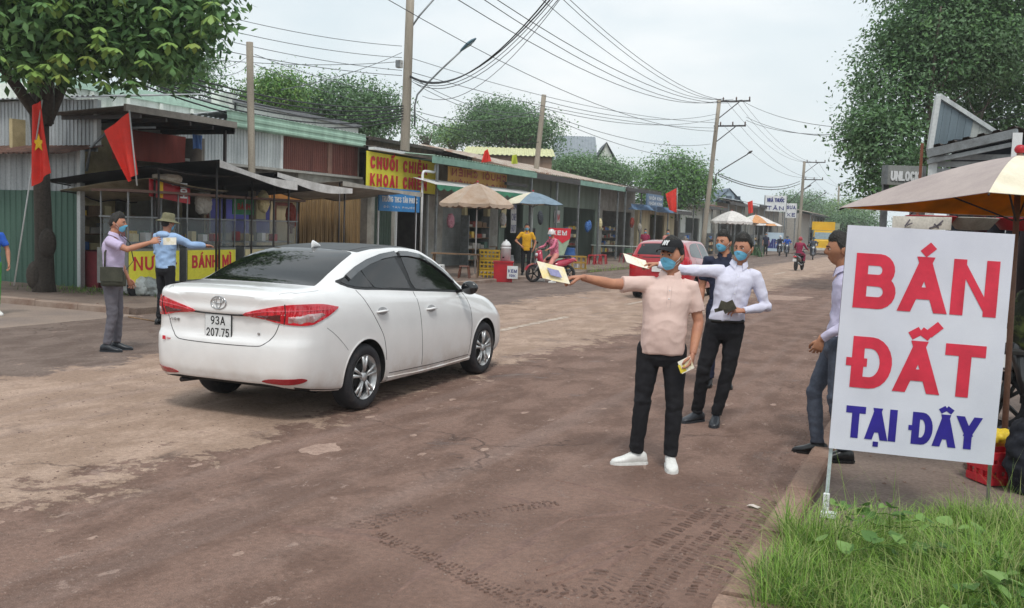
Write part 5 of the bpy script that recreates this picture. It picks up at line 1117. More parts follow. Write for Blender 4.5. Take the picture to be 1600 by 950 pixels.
    if eyes:
        for s_ in (-1, 1):
            e_ = H(MB().ell((s_*.028, .0775, .008), (.0125, .007, .006), 12, 8)).build('eye', EYEW, r_); H(MB().ell((s_*.028, .083, .008), (.0062, .003, .0058), 10, 6)).build('iris', EYEB, e_)
            m_ = MB(); pts = [head_pt(s_*a, e, .0015) for a, e in ((.14, .22), (.3, .27), (.46, .26), (.6, .2))]; m_.tube(pts, [.003, .004, .0035, .002], 6); H(m_).build('eyebrow', BROW, r_)
            m_ = MB(); pts = [head_pt(s_*a, e, .0005) for a, e in ((.2, .09), (.34, .125), (.5, .085))]; m_.tube(pts, [.0015, .002, .0015], 5); H(m_).build('eyelid', BROW, r_)
    if not mask:
        H(MB().sheet(head_patch(-.22, .22, -.60, -.485, .0012), 10, 4, .002)).build('mouth', M('lip', '8d5148', .5, bump=0), r_)
    if mask:
        mk = H(MB().sheet(head_patch(-1.08, 1.08, lambda u: -.98+.10*abs(2*u-1)**2, lambda u: -.05-.28*abs(2*u-1)**1.5, lambda u, v: .004+.009*math.sin(PI*u)*math.sin(PI*min(1, v*1.1))), 30, 24, .002) if False else MB().sheet(head_patch(-1.08, 1.08, lambda u: -.98+.22*abs(2*u-1)**2, lambda u: -.07-.30*abs(2*u-1)**1.5, lambda u, v: .004+.007*math.sin(PI*u)*math.sin(PI*v)+.0016*abs(math.sin(v*PI*3.5))), 30, 28, .002)).build('face_mask', MASKM, r_)
        m_ = MB()
        for s_ in (-1, 1): m_.tube([head_pt(s_*1.02, -.36, .004), head_pt(s_*1.3, -.15, .004), Vector((s_*.082, -.02, .028)), Vector((s_*.08, -.035, 0)), head_pt(s_*1.3, -.45, .003), head_pt(s_*1.0, -.72, .005)], .0016, 5)
        H(m_).build('ear_loop', WHITEP, mk)
    if hair:
        ph = random.uniform(0, 50); hv = MB(); nu, nv = 64, 26
        def hp_(u, v):
            az = 2*PI*u; c = math.cos(az); low = .62+.0*c if c > .45 else (.62-(.45-c)*.9 if c > -.1 else (-.0-(-.1-c)*.35 if c < -.1 else 0))
            if c > .45: low = .60+.06*noise.noise((az*5, ph, 0))
            elif c > .05: low = .60-(.45-c)/.4*.62
            elif c > -.25: low = .0+.0*c-.12
            else: low = -.15-.22*ss(-.25, -.7, c)
            low += .04*noise.noise((az*7, ph, 1)); el = low+(PI/2-low)*v; base = .004+.013*ss(0, .22, v)*(.45+.55*max(0, math.sin(el)))+.010*ss(.3, -.2, c)*0
            top_ = .016*ss(.5, 1.3, el)*(1+.4*c); nn = noise.noise((math.cos(az)*6*math.cos(el)+ph, math.sin(az)*6*math.cos(el), math.sin(el)*6))*.005+noise.noise((math.cos(az)*16*math.cos(el)+ph, math.sin(az)*16*math.cos(el), math.sin(el)*12))*.004
            return head_pt(az, min(el, PI/2-.001), base+top_+nn*ss(0, .15, v))
        hv.rings([[hp_(k/nu, i/nv) for k in range(nu)] for i in range(nv+1)], 0, False); H(hv).build('hair', HAIR, r_)
    # ---- shirt
    mb = MB(); h0 = hem if hem is not None else (-.18 if not tuck else 0.03)
    lv = [(h0, .152, .112, .004), (h0+.02, .156, .117, .006), (.12, .150, .117+belly*.7, .008+belly*.5), (.3, .145, .114+belly, .006+belly*.6), (.5, .155, .118+belly*.4, .004), (.68, .166, .121, .0), (.80, .164, .112, -.006), (.89, .125, .090, -.01), (.96, .078, .068, -.008), (1.03, .062, .06, 0)]
    mb.rings(tor(lv, extra_top))
    for s_ in 'RL':
        sh, el, wr = V['sh'+s_], V['el'+s_], V['wr'+s_]; inn = sh.lerp(spine(.86), .35); e_ = extra_top
        if long_: mb.tube([inn, sh, sh.lerp(el, .35), sh.lerp(el, .75), el, el.lerp(wr, .2), el.lerp(wr, .55), el.lerp(wr, .9), el.lerp(wr, .97)], [.064+e_, .061+e_, .055+e_, .049+e_, .047+e_, .046+e_, .040+e_, .034+e_, .036], 14); mb.ell(el, (.049+e_,)*3, 10, 8)
        else: mb.tube([inn, sh, sh.lerp(el, .3), sh.lerp(el, .5), sh.lerp(el, .72)], [.066, .062, .059, .059, .062], 14)
    sh_ = mb.build('shirt' if not hoodie else 'hoodie', top, r_); remesh(sh_, vox, 5)
    ph = random.uniform(0, 90)
    def fold(p):
        d_ = min((p-V['elR']).length, (p-V['elL']).length); arm = min(1, max(0, 1.0-d_/.2)) if long_ else 0; wz = gs((p-pel).dot(up)-.1, .18)
        a = noise.noise((p.x*7+ph+p.z*5, p.y*7, p.z*13-p.x*6)); b_ = noise.noise((p.x*17+ph, p.y*17, p.z*24+p.x*10))
        rdg = (1-abs(noise.noise((p.x*5+p.z*6+ph, p.y*6, p.z*9-p.x*5))*2.2))
        return folds*(.005*a+.003*b_+.0075*(rdg-.5)*(.5+.8*wz+1.2*arm))
    displace(sh_, fold)
    if vox < .01 and not hoodie:      # button placket and buttons on the near figures
        sb = BVHTree.FromPolygons([v.co.copy() for v in sh_.data.vertices], [tuple(p.vertices) for p in sh_.data.polygons]); f_ = up.cross(side).normalized()
        if f_.dot(Vector((0, 1, 0))) < 0: f_ = -f_
        c0_ = neck-up*.075; ln = .44 if long_ else .15; fr_ = lambda x, z: hit(sb, c0_+side*x-up*z+f_*.5, -f_)
        dk = M(top.name+'_placket', tuple(c*.80 for c in list(top.node_tree.nodes['Mix'].inputs[6].default_value)[:3]), .85, bump=0)
        strip_on(fr_, [(-.014, 0), (-.0145, ln*.5), (-.014, ln)], .0022, .0012, 'placket', dk, r_); strip_on(fr_, [(.014, 0), (.0145, ln*.5), (.014, ln)], .0022, .0012, 'placket', dk, r_)
        for k in range(6 if long_ else 2):
            h_, n_ = fr_(0, .03+k*(.075 if long_ else .06))
            if h_ is not None: mb = MB(); mb.ell(h_, (.0055, .004, .0055), 8, 6); mb.build('button', WHITEP, r_)
        if not tuck: strip_on(lambda x, z: hit(sb, pel+side*x+f_*.5+up*z, -f_), [(-.13, h0*.5+.015), (0, h0*.5+.015), (.13, h0*.5+.015)], .002, .001, 'hem_stitch', dk, r_)
    if collar and not hoodie:
        m_ = MB(); k = 28; base = neck+up*.01; f = up.cross(side).normalized(); q = Matrix((side, f, up)).transposed(); out_ = []
        def cp(u, v):
            a = -PI/2+(u-.5)*2*PI*.88; x, y = math.cos(a-PI*0)*.066, math.sin(a)*.062; a2 = abs(u-.5)*2
            # v 0 = stand foot, .5 top of stand, 1 = tip of the turned-down leaf
            if v < .5: z = v*.06+.0; s2 = 1.0-.06*v
            else: z = .034-(v-.5)*(.075+.06*a2**4); s2 = 1.0+(v-.5)*(.42+.3*a2**4)
            return base+q @ Vector((x*s2, y*s2+.004, z+.004-.03*a2**3))
        q = Matrix((side, f, up)).transposed(); m_.sheet(cp, k, 6, .003).build('collar', top, r_)
        m_ = MB(); m_.sheet(lambda u, v: pel.lerp(neck, .92-.75*(v if not tuck else v) if long_ else .94-.28*v)+f*(.115 if v > .1 else .085+.3*v)+side*(u-.5)*.028, 2, 8, .003)
    if hoodie:
        m_ = MB(); f = up.cross(side).normalized(); m_.ell(neck-f*.075-up*.03, (.13, .085, .06), 20, 12); h_ = m_.build('hood', top, r_); remesh(h_, .012, 4); displace(h_, lambda p: .008*noise.noise(p*14))
    if tuck:
        m_ = MB(); m_.rings(tor([(.005, .160, .117, .004), (.055, .160, .119, .005)])); m_.build('belt', M('black_belt', '1a1816', .5, bump=0), r_)
    # ---- trousers
    mb = MB(); q = pel
    mb.rings([ering(pel+up*.045, .152, .108, 24), ering(pel-Vector((0, 0, .02)), .162, .118, 24), ering((V['hipR']+V['hipL'])/2-Vector((0, 0, .06)), .166, .118, 24), ering((V['hipR']+V['hipL'])/2-Vector((0, 0, .12)), .13, .09, 24)])
    for s_ in 'RL':
        hp, kn, an = V['hip'+s_], V['kn'+s_], V['an'+s_]; mb.tube([hp, hp.lerp(kn, .3), hp.lerp(kn, .7), kn, kn.lerp(an, .35), kn.lerp(an, .75), kn.lerp(an, 1.0)], [.093, .086, .072, .063, .061, .053, .053], 16); mb.ell(kn, (.068,)*3, 10, 8); mb.ell(hp, (.095,)*3, 12, 8)
    tr = mb.build('trousers', legs, r_); remesh(tr, vox, 5)
    def lf(p):
        kn = min((p-V['knR']).length, (p-V['knL']).length); an = min((p-V['anR']).length, (p-V['anL']).length); w_ = gs(kn, .16)+1.5*gs(an, .13)+.5
        return folds*(.008*noise.noise((p.x*8+ph, p.y*8, p.z*16+p.x*6))*w_+.004*noise.noise((p.x*20, p.y*20+ph, p.z*30))*w_)
    displace(tr, lf)
    # ---- shoes
    for s_ in 'RL':
        i = 0 if s_ == 'R' else 1; an = V['an'+s_]; d_ = Vector(shoe_dir[i]) if shoe_dir[i] else Vector((.12 if s_ == 'R' else -.12, 1, 0)); d_.z = d_.z; d_.normalize(); sd = d_.cross(Vector((0, 0, 1))).normalized(); z0 = an.z-.09
        m_ = MB(); rg = []
        for t_, w_, h_ in ((-.085, .018, .04), (-.075, .032, .075), (-.04, .037, .098), (.0, .038, .1), (.045, .04, .078), (.1, .046, .052), (.145, .043, .04), (.175, .03, .03), (.188, .01, .018)):
            c = Vector((an.x, an.y, z0))+d_*t_; rg.append([c+sd*(math.copysign(abs(math.cos(a))**.8, math.cos(a))*w_)+Vector((0, 0, max(0, h_*(.5+.5*math.sin(a)))+.008)) for a in [2*PI*k/16 for k in range(16)]])
        m_.rings(rg); sh2 = m_.build('shoe', shoe, r_)
        m_ = MB(); pts = [(t_, w_) for t_, w_ in ((-.09, .02), (-.07, .036), (0, .04), (.08, .047), (.13, .047), (.17, .036), (.192, .012))]; poly = [(w_, t_) for t_, w_ in pts]+[(-w_, t_) for t_, w_ in reversed(pts)]
        B0 = [Vector((an.x, an.y, z0))+sd*x+d_*y for x, y in poly]; n = len(B0); m_.add([p for p in B0]+[p+Vector((0, 0, .018)) for p in B0], [tuple(range(n)), tuple(range(2*n-1, n-1, -1))]+[(k, (k+1) % n, n+(k+1) % n, n+k) for k in range(n)]); m_.build('sole', sole or shoe, sh2)
        if shoe.name.startswith('white'):
            m_ = MB()
            for k in range(4): c = Vector((an.x, an.y, z0))+d_*(.05+.018*k)+Vector((0, 0, .082-.01*k)); m_.tube([c-sd*.02, c+Vector((0, 0, .004)), c+sd*.02], .003, 5)
            m_.build('laces', shoe, sh2)
    bpy.context.view_layer.update(); return r_
def face_cam(p, turn=0): return math.atan2(-p[1], -p[0])-PI/2+turn
def paper(name, label, c, u, v, mat_, cat, wave=.006, parent=None):
    c, u, v = Vector(c), Vector(u), Vector(v); n = u.cross(v).normalized(); o = MB().sheet(lambda a, b_: c+u*(a-.5)+v*(b_-.5)+n*wave*math.sin(a*PI*1.2+b_), 6, 4, .0015).build(name, mat_, parent); return tag(o, label, cat) if not parent else o
CLO = dict(
    polo=M('beige_pink_polo', 'd9bfb6', .9, col2='cdb1a8', scale=4, grain=.05, gscale=300, bump=.5, bscale=13),
    white=M('white_dress_shirt', 'd9d9ea', .75, col2='cdcde0', scale=4, grain=.03, bump=.6, bscale=15), lilac=M('lilac_shirt', 'c3b6d2', .8, col2='b4a6c6', scale=5, grain=.06, bump=.6, bscale=15),
    pale=M('pale_lilac_shirt', 'c9c4dc', .8, col2='b9b4ce', scale=5, grain=.05, bump=.6, bscale=15), navy=M('navy_shirt', '22283f', .85, bump=.1), black=M('black_trousers', '131317', .9, col2='1c1c22', scale=5, grain=.15, bump=.8, bscale=14), grey=M('grey_trousers', '6b6870', .85, col2='59575f', scale=5, grain=.08, bump=.7, bscale=14),
    jean=M('dark_grey_jeans', '4f5664', .85, col2='3f4552', scale=5, grain=.12, bump=.7, bscale=14), blue=M('light_blue_hoodie', '9db9dc', .85, col2='8aa7cd', scale=5, grain=.06, bump=.6, bscale=14), yel=M('yellow_shirt', 'd8a51f', .8, col2='c08d18', scale=5, bump=.1), wshoe=M('white_sneaker', 'e2e2e0', .6, col2='cfcfcb', scale=10, grain=.05, bump=.05), bshoe=M('black_leather_shoe', '17181b', .3, bump=.03, spec=.5), gshoe=M('dark_grey_leather_shoe', '33373d', .35, bump=.03),
    pink=M('pink_patterned_jacket', 'd4869b', .85, col2='b9546e', scale=25, mixpos=(.45, .55), grain=.1, bump=.1), pinkt=M('pink_trousers', 'd99489', .85, bump=.1), maroon=M('maroon_jacket', '8e2347', .85, bump=.1), grn=M('green_shorts', '4c9a4a', .8, bump=.1), bluek=M('bright_blue_shirt', '2b5fc4', .8, bump=.1))
PAPERY = M('flyer_paper_yellow', 'ead79a', .6, col2='e8e0c8', scale=9, mixpos=(.4, .55), grain=.05, bump=0); PAPERW = M('flyer_paper', 'e3dfd2', .6, col2='d4c9a8', scale=12, mixpos=(.5, .6), grain=.05, bump=0); CARDP = M('flyer_print_grey', '8f8fb5', .6, bump=0)
def seen(px, py, z=0): p = on_ground(px, py, z); return (p.x, p.y, 0)
# --- man in the beige polo, front
L1 = seen(1022, 727); z1 = face_cam(L1, .0)
A1 = person('man in beige polo and black cap holding a flyer out over the road', L1, z1,
    dict(pel=(-.02, 0, .885), chest=(-.035, 0, 1.19), neck=(-.05, -.02, 1.395), head=(-.055, .005, 1.535), yaw=-.5, pit=.03, shR=(.11, .0, 1.325), shL=(-.205, -.02, 1.315), elR=(.36, .12, 1.325), elL=(-.27, -.02, 1.07), wrR=(.565, .26, 1.37), wrL=(-.235, .09, .845),
         hipR=(.07, 0, .86), hipL=(-.105, 0, .86), knR=(.105, .03, .48), knL=(-.125, .04, .46), anR=(.135, 0, .09), anL=(-.115, .04, .09)), CLO['polo'], CLO['black'], CLO['wshoe'], hair=True, hem=-.12, belly=.016, extra_top=.012, shoe_dir=((1, .35, 0), (-.1, 1, 0)), hand_n=((0, 0, 1), (-1, .3, 0)), curl=(1.2, 1.1), hand_d=((.9, .3, -.05), None), vox=.0075, folds=.8)
def cap_(r_, J_head, yaw, pit, mat_, logo=None):
    hq = Matrix.Rotation(yaw, 3, 'Z') @ Matrix.Rotation(pit, 3, 'X'); hd = Vector(J_head); T_ = lambda p: hd+hq @ Vector(p)
    m_ = MB(); rg = []
    for i in range(13):
        v = i/12; el = .47+(PI/2-.47)*v; rg.append([T_(head_pt(2*PI*k/40, min(el, 1.569), .017+.012*math.sin(PI*min(1, v*1.2))*.9)) for k in range(40)])
    m_.rings(rg, 0, False); c = m_.build('cap', mat_, r_)
    m_ = MB(); m_.sheet(lambda u, v: T_(head_pt((u-.5)*1.9, .47+.02*math.cos((u-.5)*3), .017)+Vector((0, v*.078*math.cos((u-.5)*2.2)**.7, -.012*v*v-.010*v+.0-.018*v*abs(2*u-1)**2))), 20, 6, .004); m_.build('brim', mat_, c); m_ = MB(); m_.ell(T_((0, -.0, .142)), (.007, .007, .004), 8, 6); m_.build('button', mat_, c)
    if logo:
        o = letters(logo, .046, .034, .0075, depth=.004, gap=.12); q = [head_pt(0, .75, .032)]; o.v = [tuple(T_(head_pt((p[0]-.023)/.085*-1, .52+p[2]/.115, .030+abs(p[1])))) for p in o.v]; o.build('emblem', WHITEP, c)
    return c
cap_(A1, (-.055, .005, 1.535), -.5, .03, M('black_cap', '17181c', .85, bump=.15), 'NY')
def wl(root, p): return root.matrix_world @ Vector(p)
bpy.context.view_layer.update()
f1_ = paper('flyer', 'yellow and white flyer held out at arm length by the man in the beige polo', wl(A1, (.755, .36, 1.40)), A1.matrix_world.to_3x3() @ Vector((.19, .04, .035)), A1.matrix_world.to_3x3() @ Vector((.05, -.03, .115)), PAPERY, 'flyer')
paper('flyer_print', '', wl(A1, (.745, .372, 1.40)), A1.matrix_world.to_3x3() @ Vector((.08, .02, .015)), A1.matrix_world.to_3x3() @ Vector((.03, -.018, .05)), CARDP, '', .002, f1_)
f2_ = paper('card', 'small white and yellow card in the lowered hand of the man in the beige polo', wl(A1, (-.19, .155, .775)), A1.matrix_world.to_3x3() @ Vector((.085, .02, -.045)), A1.matrix_world.to_3x3() @ Vector((.035, 0, .085)), PAPERW, 'card', .002)
paper('card_print', '', wl(A1, (-.165, .163, .752)), A1.matrix_world.to_3x3() @ Vector((.04, .01, -.02)), A1.matrix_world.to_3x3() @ Vector((.024, 0, .055)), M('yellow_card_print', 'e0c83c', .6, bump=0), '', .001, f2_)
m_ = MB(); 

# --- man in the white shirt
L2 = seen(1108, 662); z2 = face_cam(L2, .0)
A2 = person('man in white long-sleeved shirt with blue mask behind the beige polo man', L2, z2,
    dict(pel=(-.10, 0, .92), chest=(-.145, .0, 1.23), neck=(-.185, -.01, 1.44), head=(-.215, .02, 1.58), yaw=-.45, pit=-.05, shR=(.0, .02, 1.375), shL=(-.335, -.02, 1.34), elR=(.27, .1, 1.375), elL=(-.44, -.02, 1.08), wrR=(.52, .16, 1.42), wrL=(-.235, .16, 1.045),
         hipR=(-.01, 0, .89), hipL=(-.175, 0, .89), knR=(.07, .05, .49), knL=(-.14, .03, .48), anR=(.115, -.05, .09), anL=(-.055, .02, .09)), CLO['white'], CLO['black'], CLO['gshoe'], long_=True, tuck=True, shoe_dir=((.7, .7, 0), (.1, 1, 0)), hand_n=((0, 0, 1), (0, .5, .8)), curl=(1.1, .8), hand_d=((1, .2, 0), (.9, .35, .1)), vox=.0085, skin=SKIN)
bpy.context.view_layer.update(); R3 = A2.matrix_world.to_3x3()
paper('flyer', 'white flyer held out behind the beige polo man by the man in the white shirt', wl(A2, (.70, .22, 1.44)), R3 @ Vector((.20, .03, .05)), R3 @ Vector((.04, -.06, .075)), PAPERW, 'flyer')
m_ = MB(); m_.box((0, 0, 0), (.11, .03, .085), 0, Matrix.Rotation(.5, 3, 'Y')); m_.box((.045, .01, .01), (.07, .02, .07), 0, Matrix.Rotation(-.3, 3, 'Y')); m_.box((.085, 0, -.03), (.07, .02, .03), 0, Matrix.Rotation(.3, 3, 'Y'))
o = m_.build('wallet', M('dark_olive_leather', '4d4a3c', .6, col2='2f2c26', scale=20, bump=.3)); o.matrix_world = A2.matrix_world @ Matrix.Translation((-.115, .235, 1.08)); tag(o, 'dark olive wallet held at the waist by the man in the white shirt', 'wallet')
# --- navy shirt man behind
p_ = at_depth(1122, 600, 10.6); L3 = (p_.x, p_.y, 0)
A3 = person('man in navy shirt and pale mask half hidden behind the white shirt man', L3, face_cam(L3), dict(yaw=-.5, neck=(0, -.01, 1.46), head=(.02, .02, 1.605), chest=(0, 0, 1.25), pel=(0, 0, .93), shR=(.18, 0, 1.40), shL=(-.18, 0, 1.4)), CLO['navy'], CLO['navy'], CLO['bshoe'], vox=.012, collar=True)
# --- man behind the sign, profile
p_ = at_depth(1302, 700, 7.35); L4 = (p_.x, p_.y, 0); z4 = face_cam(L4, -PI/2+.12)
A4 = person('bareheaded man in pale lilac shirt and grey jeans behind the land-for-sale sign', L4, z4,
    dict(yaw=.12, pit=-.05, pel=(0, -.02, .93), chest=(0, -.05, 1.25), neck=(0, .0, 1.46), head=(0, .045, 1.615), shR=(.17, -.05, 1.4), shL=(-.17, -.05, 1.4), elR=(.26, -.16, 1.14), elL=(-.27, -.06, 1.1), wrR=(.2, .02, .93), wrL=(-.19, .16, .94), hipR=(.085, 0, .9), hipL=(-.085, 0, .9), knR=(.1, .16, .5), knL=(-.1, .02, .5), anR=(.1, .11, .09), anL=(-.1, -.06, .09)), CLO['pale'], CLO['jean'], CLO['bshoe'], mask=False, long_=True, tuck=True, skin=SKIN2, vox=.0085, shoe_dir=((.1, 1, 0), (-.1, 1, 0)), hand_d=(None, (.1, .3, -1)), curl=(.9, 1.2))
# --- man with bag, left
L5 = seen(176, 548); z5 = face_cam(L5, PI/2-.35)
A5 = person('man in lilac shirt and grey trousers with shoulder bag left of the white car', L5, z5,
    dict(yaw=-.0+.45*0, pit=-.05, pel=(0, 0, .9), chest=(0, .01, 1.22), neck=(0, .02, 1.43), head=(0, .06, 1.575), shR=(.17, .02, 1.36), shL=(-.17, .05, 1.37), elR=(.21, .25, 1.27), elL=(-.22, 0, 1.1), wrR=(.10, .49, 1.36), wrL=(-.21, .12, .88), hipR=(.085, 0, .87), hipL=(-.085, 0, .87), knR=(.09, .03, .48), knL=(-.09, .03, .48), anR=(.1, -.03, .09), anL=(-.1, .02, .09)), CLO['lilac'], CLO['grey'], CLO['gshoe'], tuck=True, long_=False, vox=.011, hand_n=((1, 0, .3), None), curl=(.9, .9), shoe_dir=((.1, 1, 0), (-.1, 1, 0)))
bpy.context.view_layer.update(); R5 = A5.matrix_world.to_3x3()
bagm = M('dark_olive_bag', '45463a', .8, col2='33342b', scale=6, bump=.3); bg_ = empty('shoulder_bag', 'dark olive shoulder bag slung across the man in the lilac shirt', 'bag', wl(A5, (.2, .08, .92))); bg_.rotation_euler.z = z5
m_ = MB(); m_.rings([[Vector((x*.05, y*(.12+.03*(z < .1)), z)) for x, y in [(math.cos(k*PI/8), math.sin(k*PI/8)) for k in range(16)]] for z in (-.10, -.06, .02, .1, .13)]); o = m_.build('pouch', bagm, bg_); displace(o, lambda p: .01*noise.noise(p*12)); m_ = MB(); m_.sheet(lambda u, v: (.058-.03*v*0, (u-.5)*.27, .13-.17*v), 8, 4, .008); m_.build('flap', bagm, bg_)
m_ = MB(); m_.tube([(.0, -.1, .1), (-.03, -.11, .3), (-.1, -.06, .46), (-.22, -.02, .54), (-.34, .08, .42), (-.3, .14, .2), (-.1, .12, .1)], .012, 6, flat=.3); m_.build('strap', bagm, bg_)
paper('flyer', 'white folded flyer in the outstretched hand of the man in the lilac shirt', wl(A5, (.03, .70, 1.38)), R5 @ Vector((.02, .16, .01)), R5 @ Vector((0, 0, .09)), PAPERW, 'flyer', .01)
# --- blue hoodie with bucket hat
p_ = at_depth(258, 500, 14.8); L6 = (p_.x, p_.y, 0); z6 = face_cam(L6, PI/2+.75)
A6 = person('person in light blue hoodie and olive bucket hat reaching over behind the white car', L6, z6,
    dict(yaw=-.2, pel=(0, 0, .9), chest=(0, .0, 1.22), neck=(0, .02, 1.42), head=(0, .05, 1.56), shR=(.17, .02, 1.36), shL=(-.17, .0, 1.36), elR=(.29, .23, 1.25), elL=(-.24, .06, 1.12), wrR=(.36, .47, 1.24), wrL=(-.18, .24, 1.02)), CLO['blue'], CLO['black'], CLO['bshoe'], long_=True, hoodie=True, hem=-.06, extra_top=.012, vox=.011, curl=(.5, .6))
bpy.context.view_layer.update(); hatm = M('olive_hat', '77745a', .9, col2='62604a', scale=10, bump=.2)
m_ = MB(); m_.lathe([(.0, .115), (.07, .112), (.092, .095), (.1, .03), (.104, .01), (.12, .0), (.185, -.028), (.188, -.03), (.12, -.006), (.1, .0)], 32, caps=False); ht = m_.build('bucket_hat', hatm, A6); ht.location = (0, .05, 1.615); ht.rotation_euler = (-.12, .05, 0); displace(ht, lambda p: .006*noise.noise(p*9))
m_ = MB(); m_.lathe([(.097, .008), (.1005, .008), (.1, .03), (.097, .03)], 32, caps=False); hb = m_.build('hat_band', M('dark_band', '2a2a33', .8, bump=0), ht)
# --- yellow shirt man at the shops
p_ = at_depth(821, 428, 31.8); L7 = (p_.x, p_.y, .08)
A7 = person('man in yellow shirt and mask standing in the shop doorway beside the pink rider', L7, face_cam(L7), dict(elR=(.36, .02, 1.12), wrR=(.2, .12, 1.0), elL=(-.3, .0, 1.1), wrL=(-.24, .08, .88)), CLO['yel'], CLO['black'], CLO['bshoe'], vox=.016)
# --- child at the left edge
p_ = seen(-14, 492); A8 = person('child in bright blue shirt and green shorts cut off by the left edge', (p_[0], p_[1], 0), face_cam(p_, .3), dict(elL=(-.27, .02, 1.12), wrL=(-.26, .1, .9)), CLO['bluek'], CLO['grn'], CLO['wshoe'], vox=.014); A8.scale = (.93,)*3
# --- people further off beside stalls
for px, py, d_, top_, lab in [(1007, 395, 50, CLO['maroon'], 'small figure in maroon standing by the dark shops'), (1196, 392, 75, CLO['navy'], 'dark-dressed figure under the green umbrella'), (1043, 382, 46, CLO['pinkt'], 'figure in pink behind the red car')]:
    p_ = at_depth(px, py, d_); person(lab, (p_.x, p_.y, .05), face_cam(p_), {}, top_, CLO['black'], CLO['bshoe'], vox=.025, eyes=False)
# ================================================================ cars
def herm(xs, ys, x):
    x = min(max(x, xs[0]), xs[-1]); i = max(0, min(len(xs)-2, int(np.searchsorted(xs, x, 'right'))-1)); h = xs[i+1]-xs[i]
    def m(k):
        if k <= 0: return (ys[1]-ys[0])/(xs[1]-xs[0])
        if k >= len(xs)-1: return (ys[-1]-ys[-2])/(xs[-1]-xs[-2])
        a = (ys[k]-ys[k-1])/(xs[k]-xs[k-1]); b_ = (ys[k+1]-ys[k])/(xs[k+1]-xs[k]); return 0 if a*b_ <= 0 else 2*a*b_/(a+b_)
    t_ = (x-xs[i])/h; return ys[i]*(1+2*t_)*(1-t_)**2+m(i)*h*t_*(1-t_)**2+ys[i+1]*t_*t_*(3-2*t_)+m(i+1)*h*t_*t_*(t_-1)
SEDAN = dict(
 w=([-.97, -.94, -.88, -.78, -.6, -.3, 0, 1.2, 2.5, 2.9, 3.1, 3.25, 3.36, 3.42], [.52, .655, .745, .80, .838, .858, .865, .862, .862, .84, .80, .73, .61, .45]),
 zbot=([-.97, -.9, -.6, -.3, .4, 2.2, 2.9, 3.42], [.33, .295, .25, .22, .19, .19, .2, .25]),
 wb=([-.97, -.94, -.88, -.78, -.5, 0, 1, 2, 2.5, 2.9, 3.15, 3.3, 3.42], [.48, .61, .69, .735, .765, .782, .788, .782, .765, .73, .66, .54, .36]),
 zb=([-.97, -.93, -.85, -.6, -.3, 0, .9, 2.0, 2.3, 2.7, 3.0, 3.2, 3.35, 3.42], [1.03, 1.055, 1.075, 1.08, 1.08, 1.065, 1.01, .95, .93, .88, .80, .71, .60, .52]),
 wr=([-.97, -.9, -.8, -.5, -.2, .1, .35, 1, 1.5, 1.9, 2.3, 2.7, 3.1, 3.42], [.42, .60, .64, .65, .60, .565, .55, .56, .56, .60, .66, .6, .5, .28]),
 zr=([-.97, -.9, -.8, -.5, -.2, .1, .35, .7, 1.05, 1.4, 1.7, 2.0, 2.25, 2.4, 2.8, 3.1, 3.3, 3.42], [1.045, 1.085, 1.105, 1.12, 1.235, 1.34, 1.395, 1.43, 1.438, 1.42, 1.335, 1.19, 1.03, .985, .90, .82, .68, .55]),
 zt=([-.97, -.9, -.8, -.5, -.2, .1, .35, .7, 1.05, 1.4, 1.7, 2.0, 2.25, 2.4, 2.8, 3.1, 3.3, 3.42], [1.06, 1.105, 1.125, 1.145, 1.265, 1.375, 1.435, 1.466, 1.475, 1.46, 1.375, 1.235, 1.075, 1.03, .955, .87, .72, .57]))
HATCH = {k: ([x for x in v[0]], list(v[1])) for k, v in SEDAN.items()}
def hatchify(d_):
    X = [-.72, -.68, -.6, -.45, -.2, .1, .5, 1.0, 1.5, 1.8, 2.1, 2.4, 2.7, 2.85, 2.95]
    return dict(w=(X, [.5, .68, .76, .79, .80, .80, .80, .80, .80, .80, .80, .79, .73, .62, .45]), zbot=([-.72, 0, 2.95], [.3, .2, .22]), wb=(X, [.48, .66, .72, .74, .75, .76, .76, .76, .76, .75, .74, .7, .6, .5, .36]),
      zb=(X, [1.0, 1.02, 1.03, 1.03, 1.03, 1.02, 1.0, .98, .96, .95, .93, .88, .76, .66, .56]), wr=(X, [.44, .60, .6, .58, .55, .54, .54, .54, .56, .6, .62, .56, .46, .36, .28]),
      zr=(X, [1.08, 1.12, 1.22, 1.36, 1.42, 1.44, 1.455, 1.45, 1.42, 1.28, 1.05, .95, .84, .7, .58]), zt=(X, [1.1, 1.15, 1.26, 1.40, 1.455, 1.475, 1.49, 1.485, 1.455, 1.32, 1.09, .99, .88, .74, .6]))
CARPAINT = M('white_car_paint', 'e6e6e6', .3, col2='dcdcdc', scale=2, grain=.01, gscale=10, bump=0, coat=1, spec=.5)
def dusty(m):
    n, l, b = nodes_of(m); t = n.nodes.new('ShaderNodeTexCoord'); sp = n.nodes.new('ShaderNodeSeparateXYZ'); l(t.outputs['Object'], sp.inputs[0]); nz_ = noise_(n, t.outputs['Object'], 5, 6, .65)
    f = math_(n, 'MULTIPLY', ramp_(n, sp.outputs[2], .62, .2), ramp_(n, nz_, .3, .62, .15, .6)); src = b.inputs['Base Color'].links[0].from_socket; l(mixc(n, f, src, lin('a08b7c')), b.inputs['Base Color']); l(ramp_(n, f, 0, .5, .3, .6), b.inputs['Roughness']); l(ramp_(n, f, 0, .4, 1, .1), b.inputs['Coat Weight'])
dusty(CARPAINT)
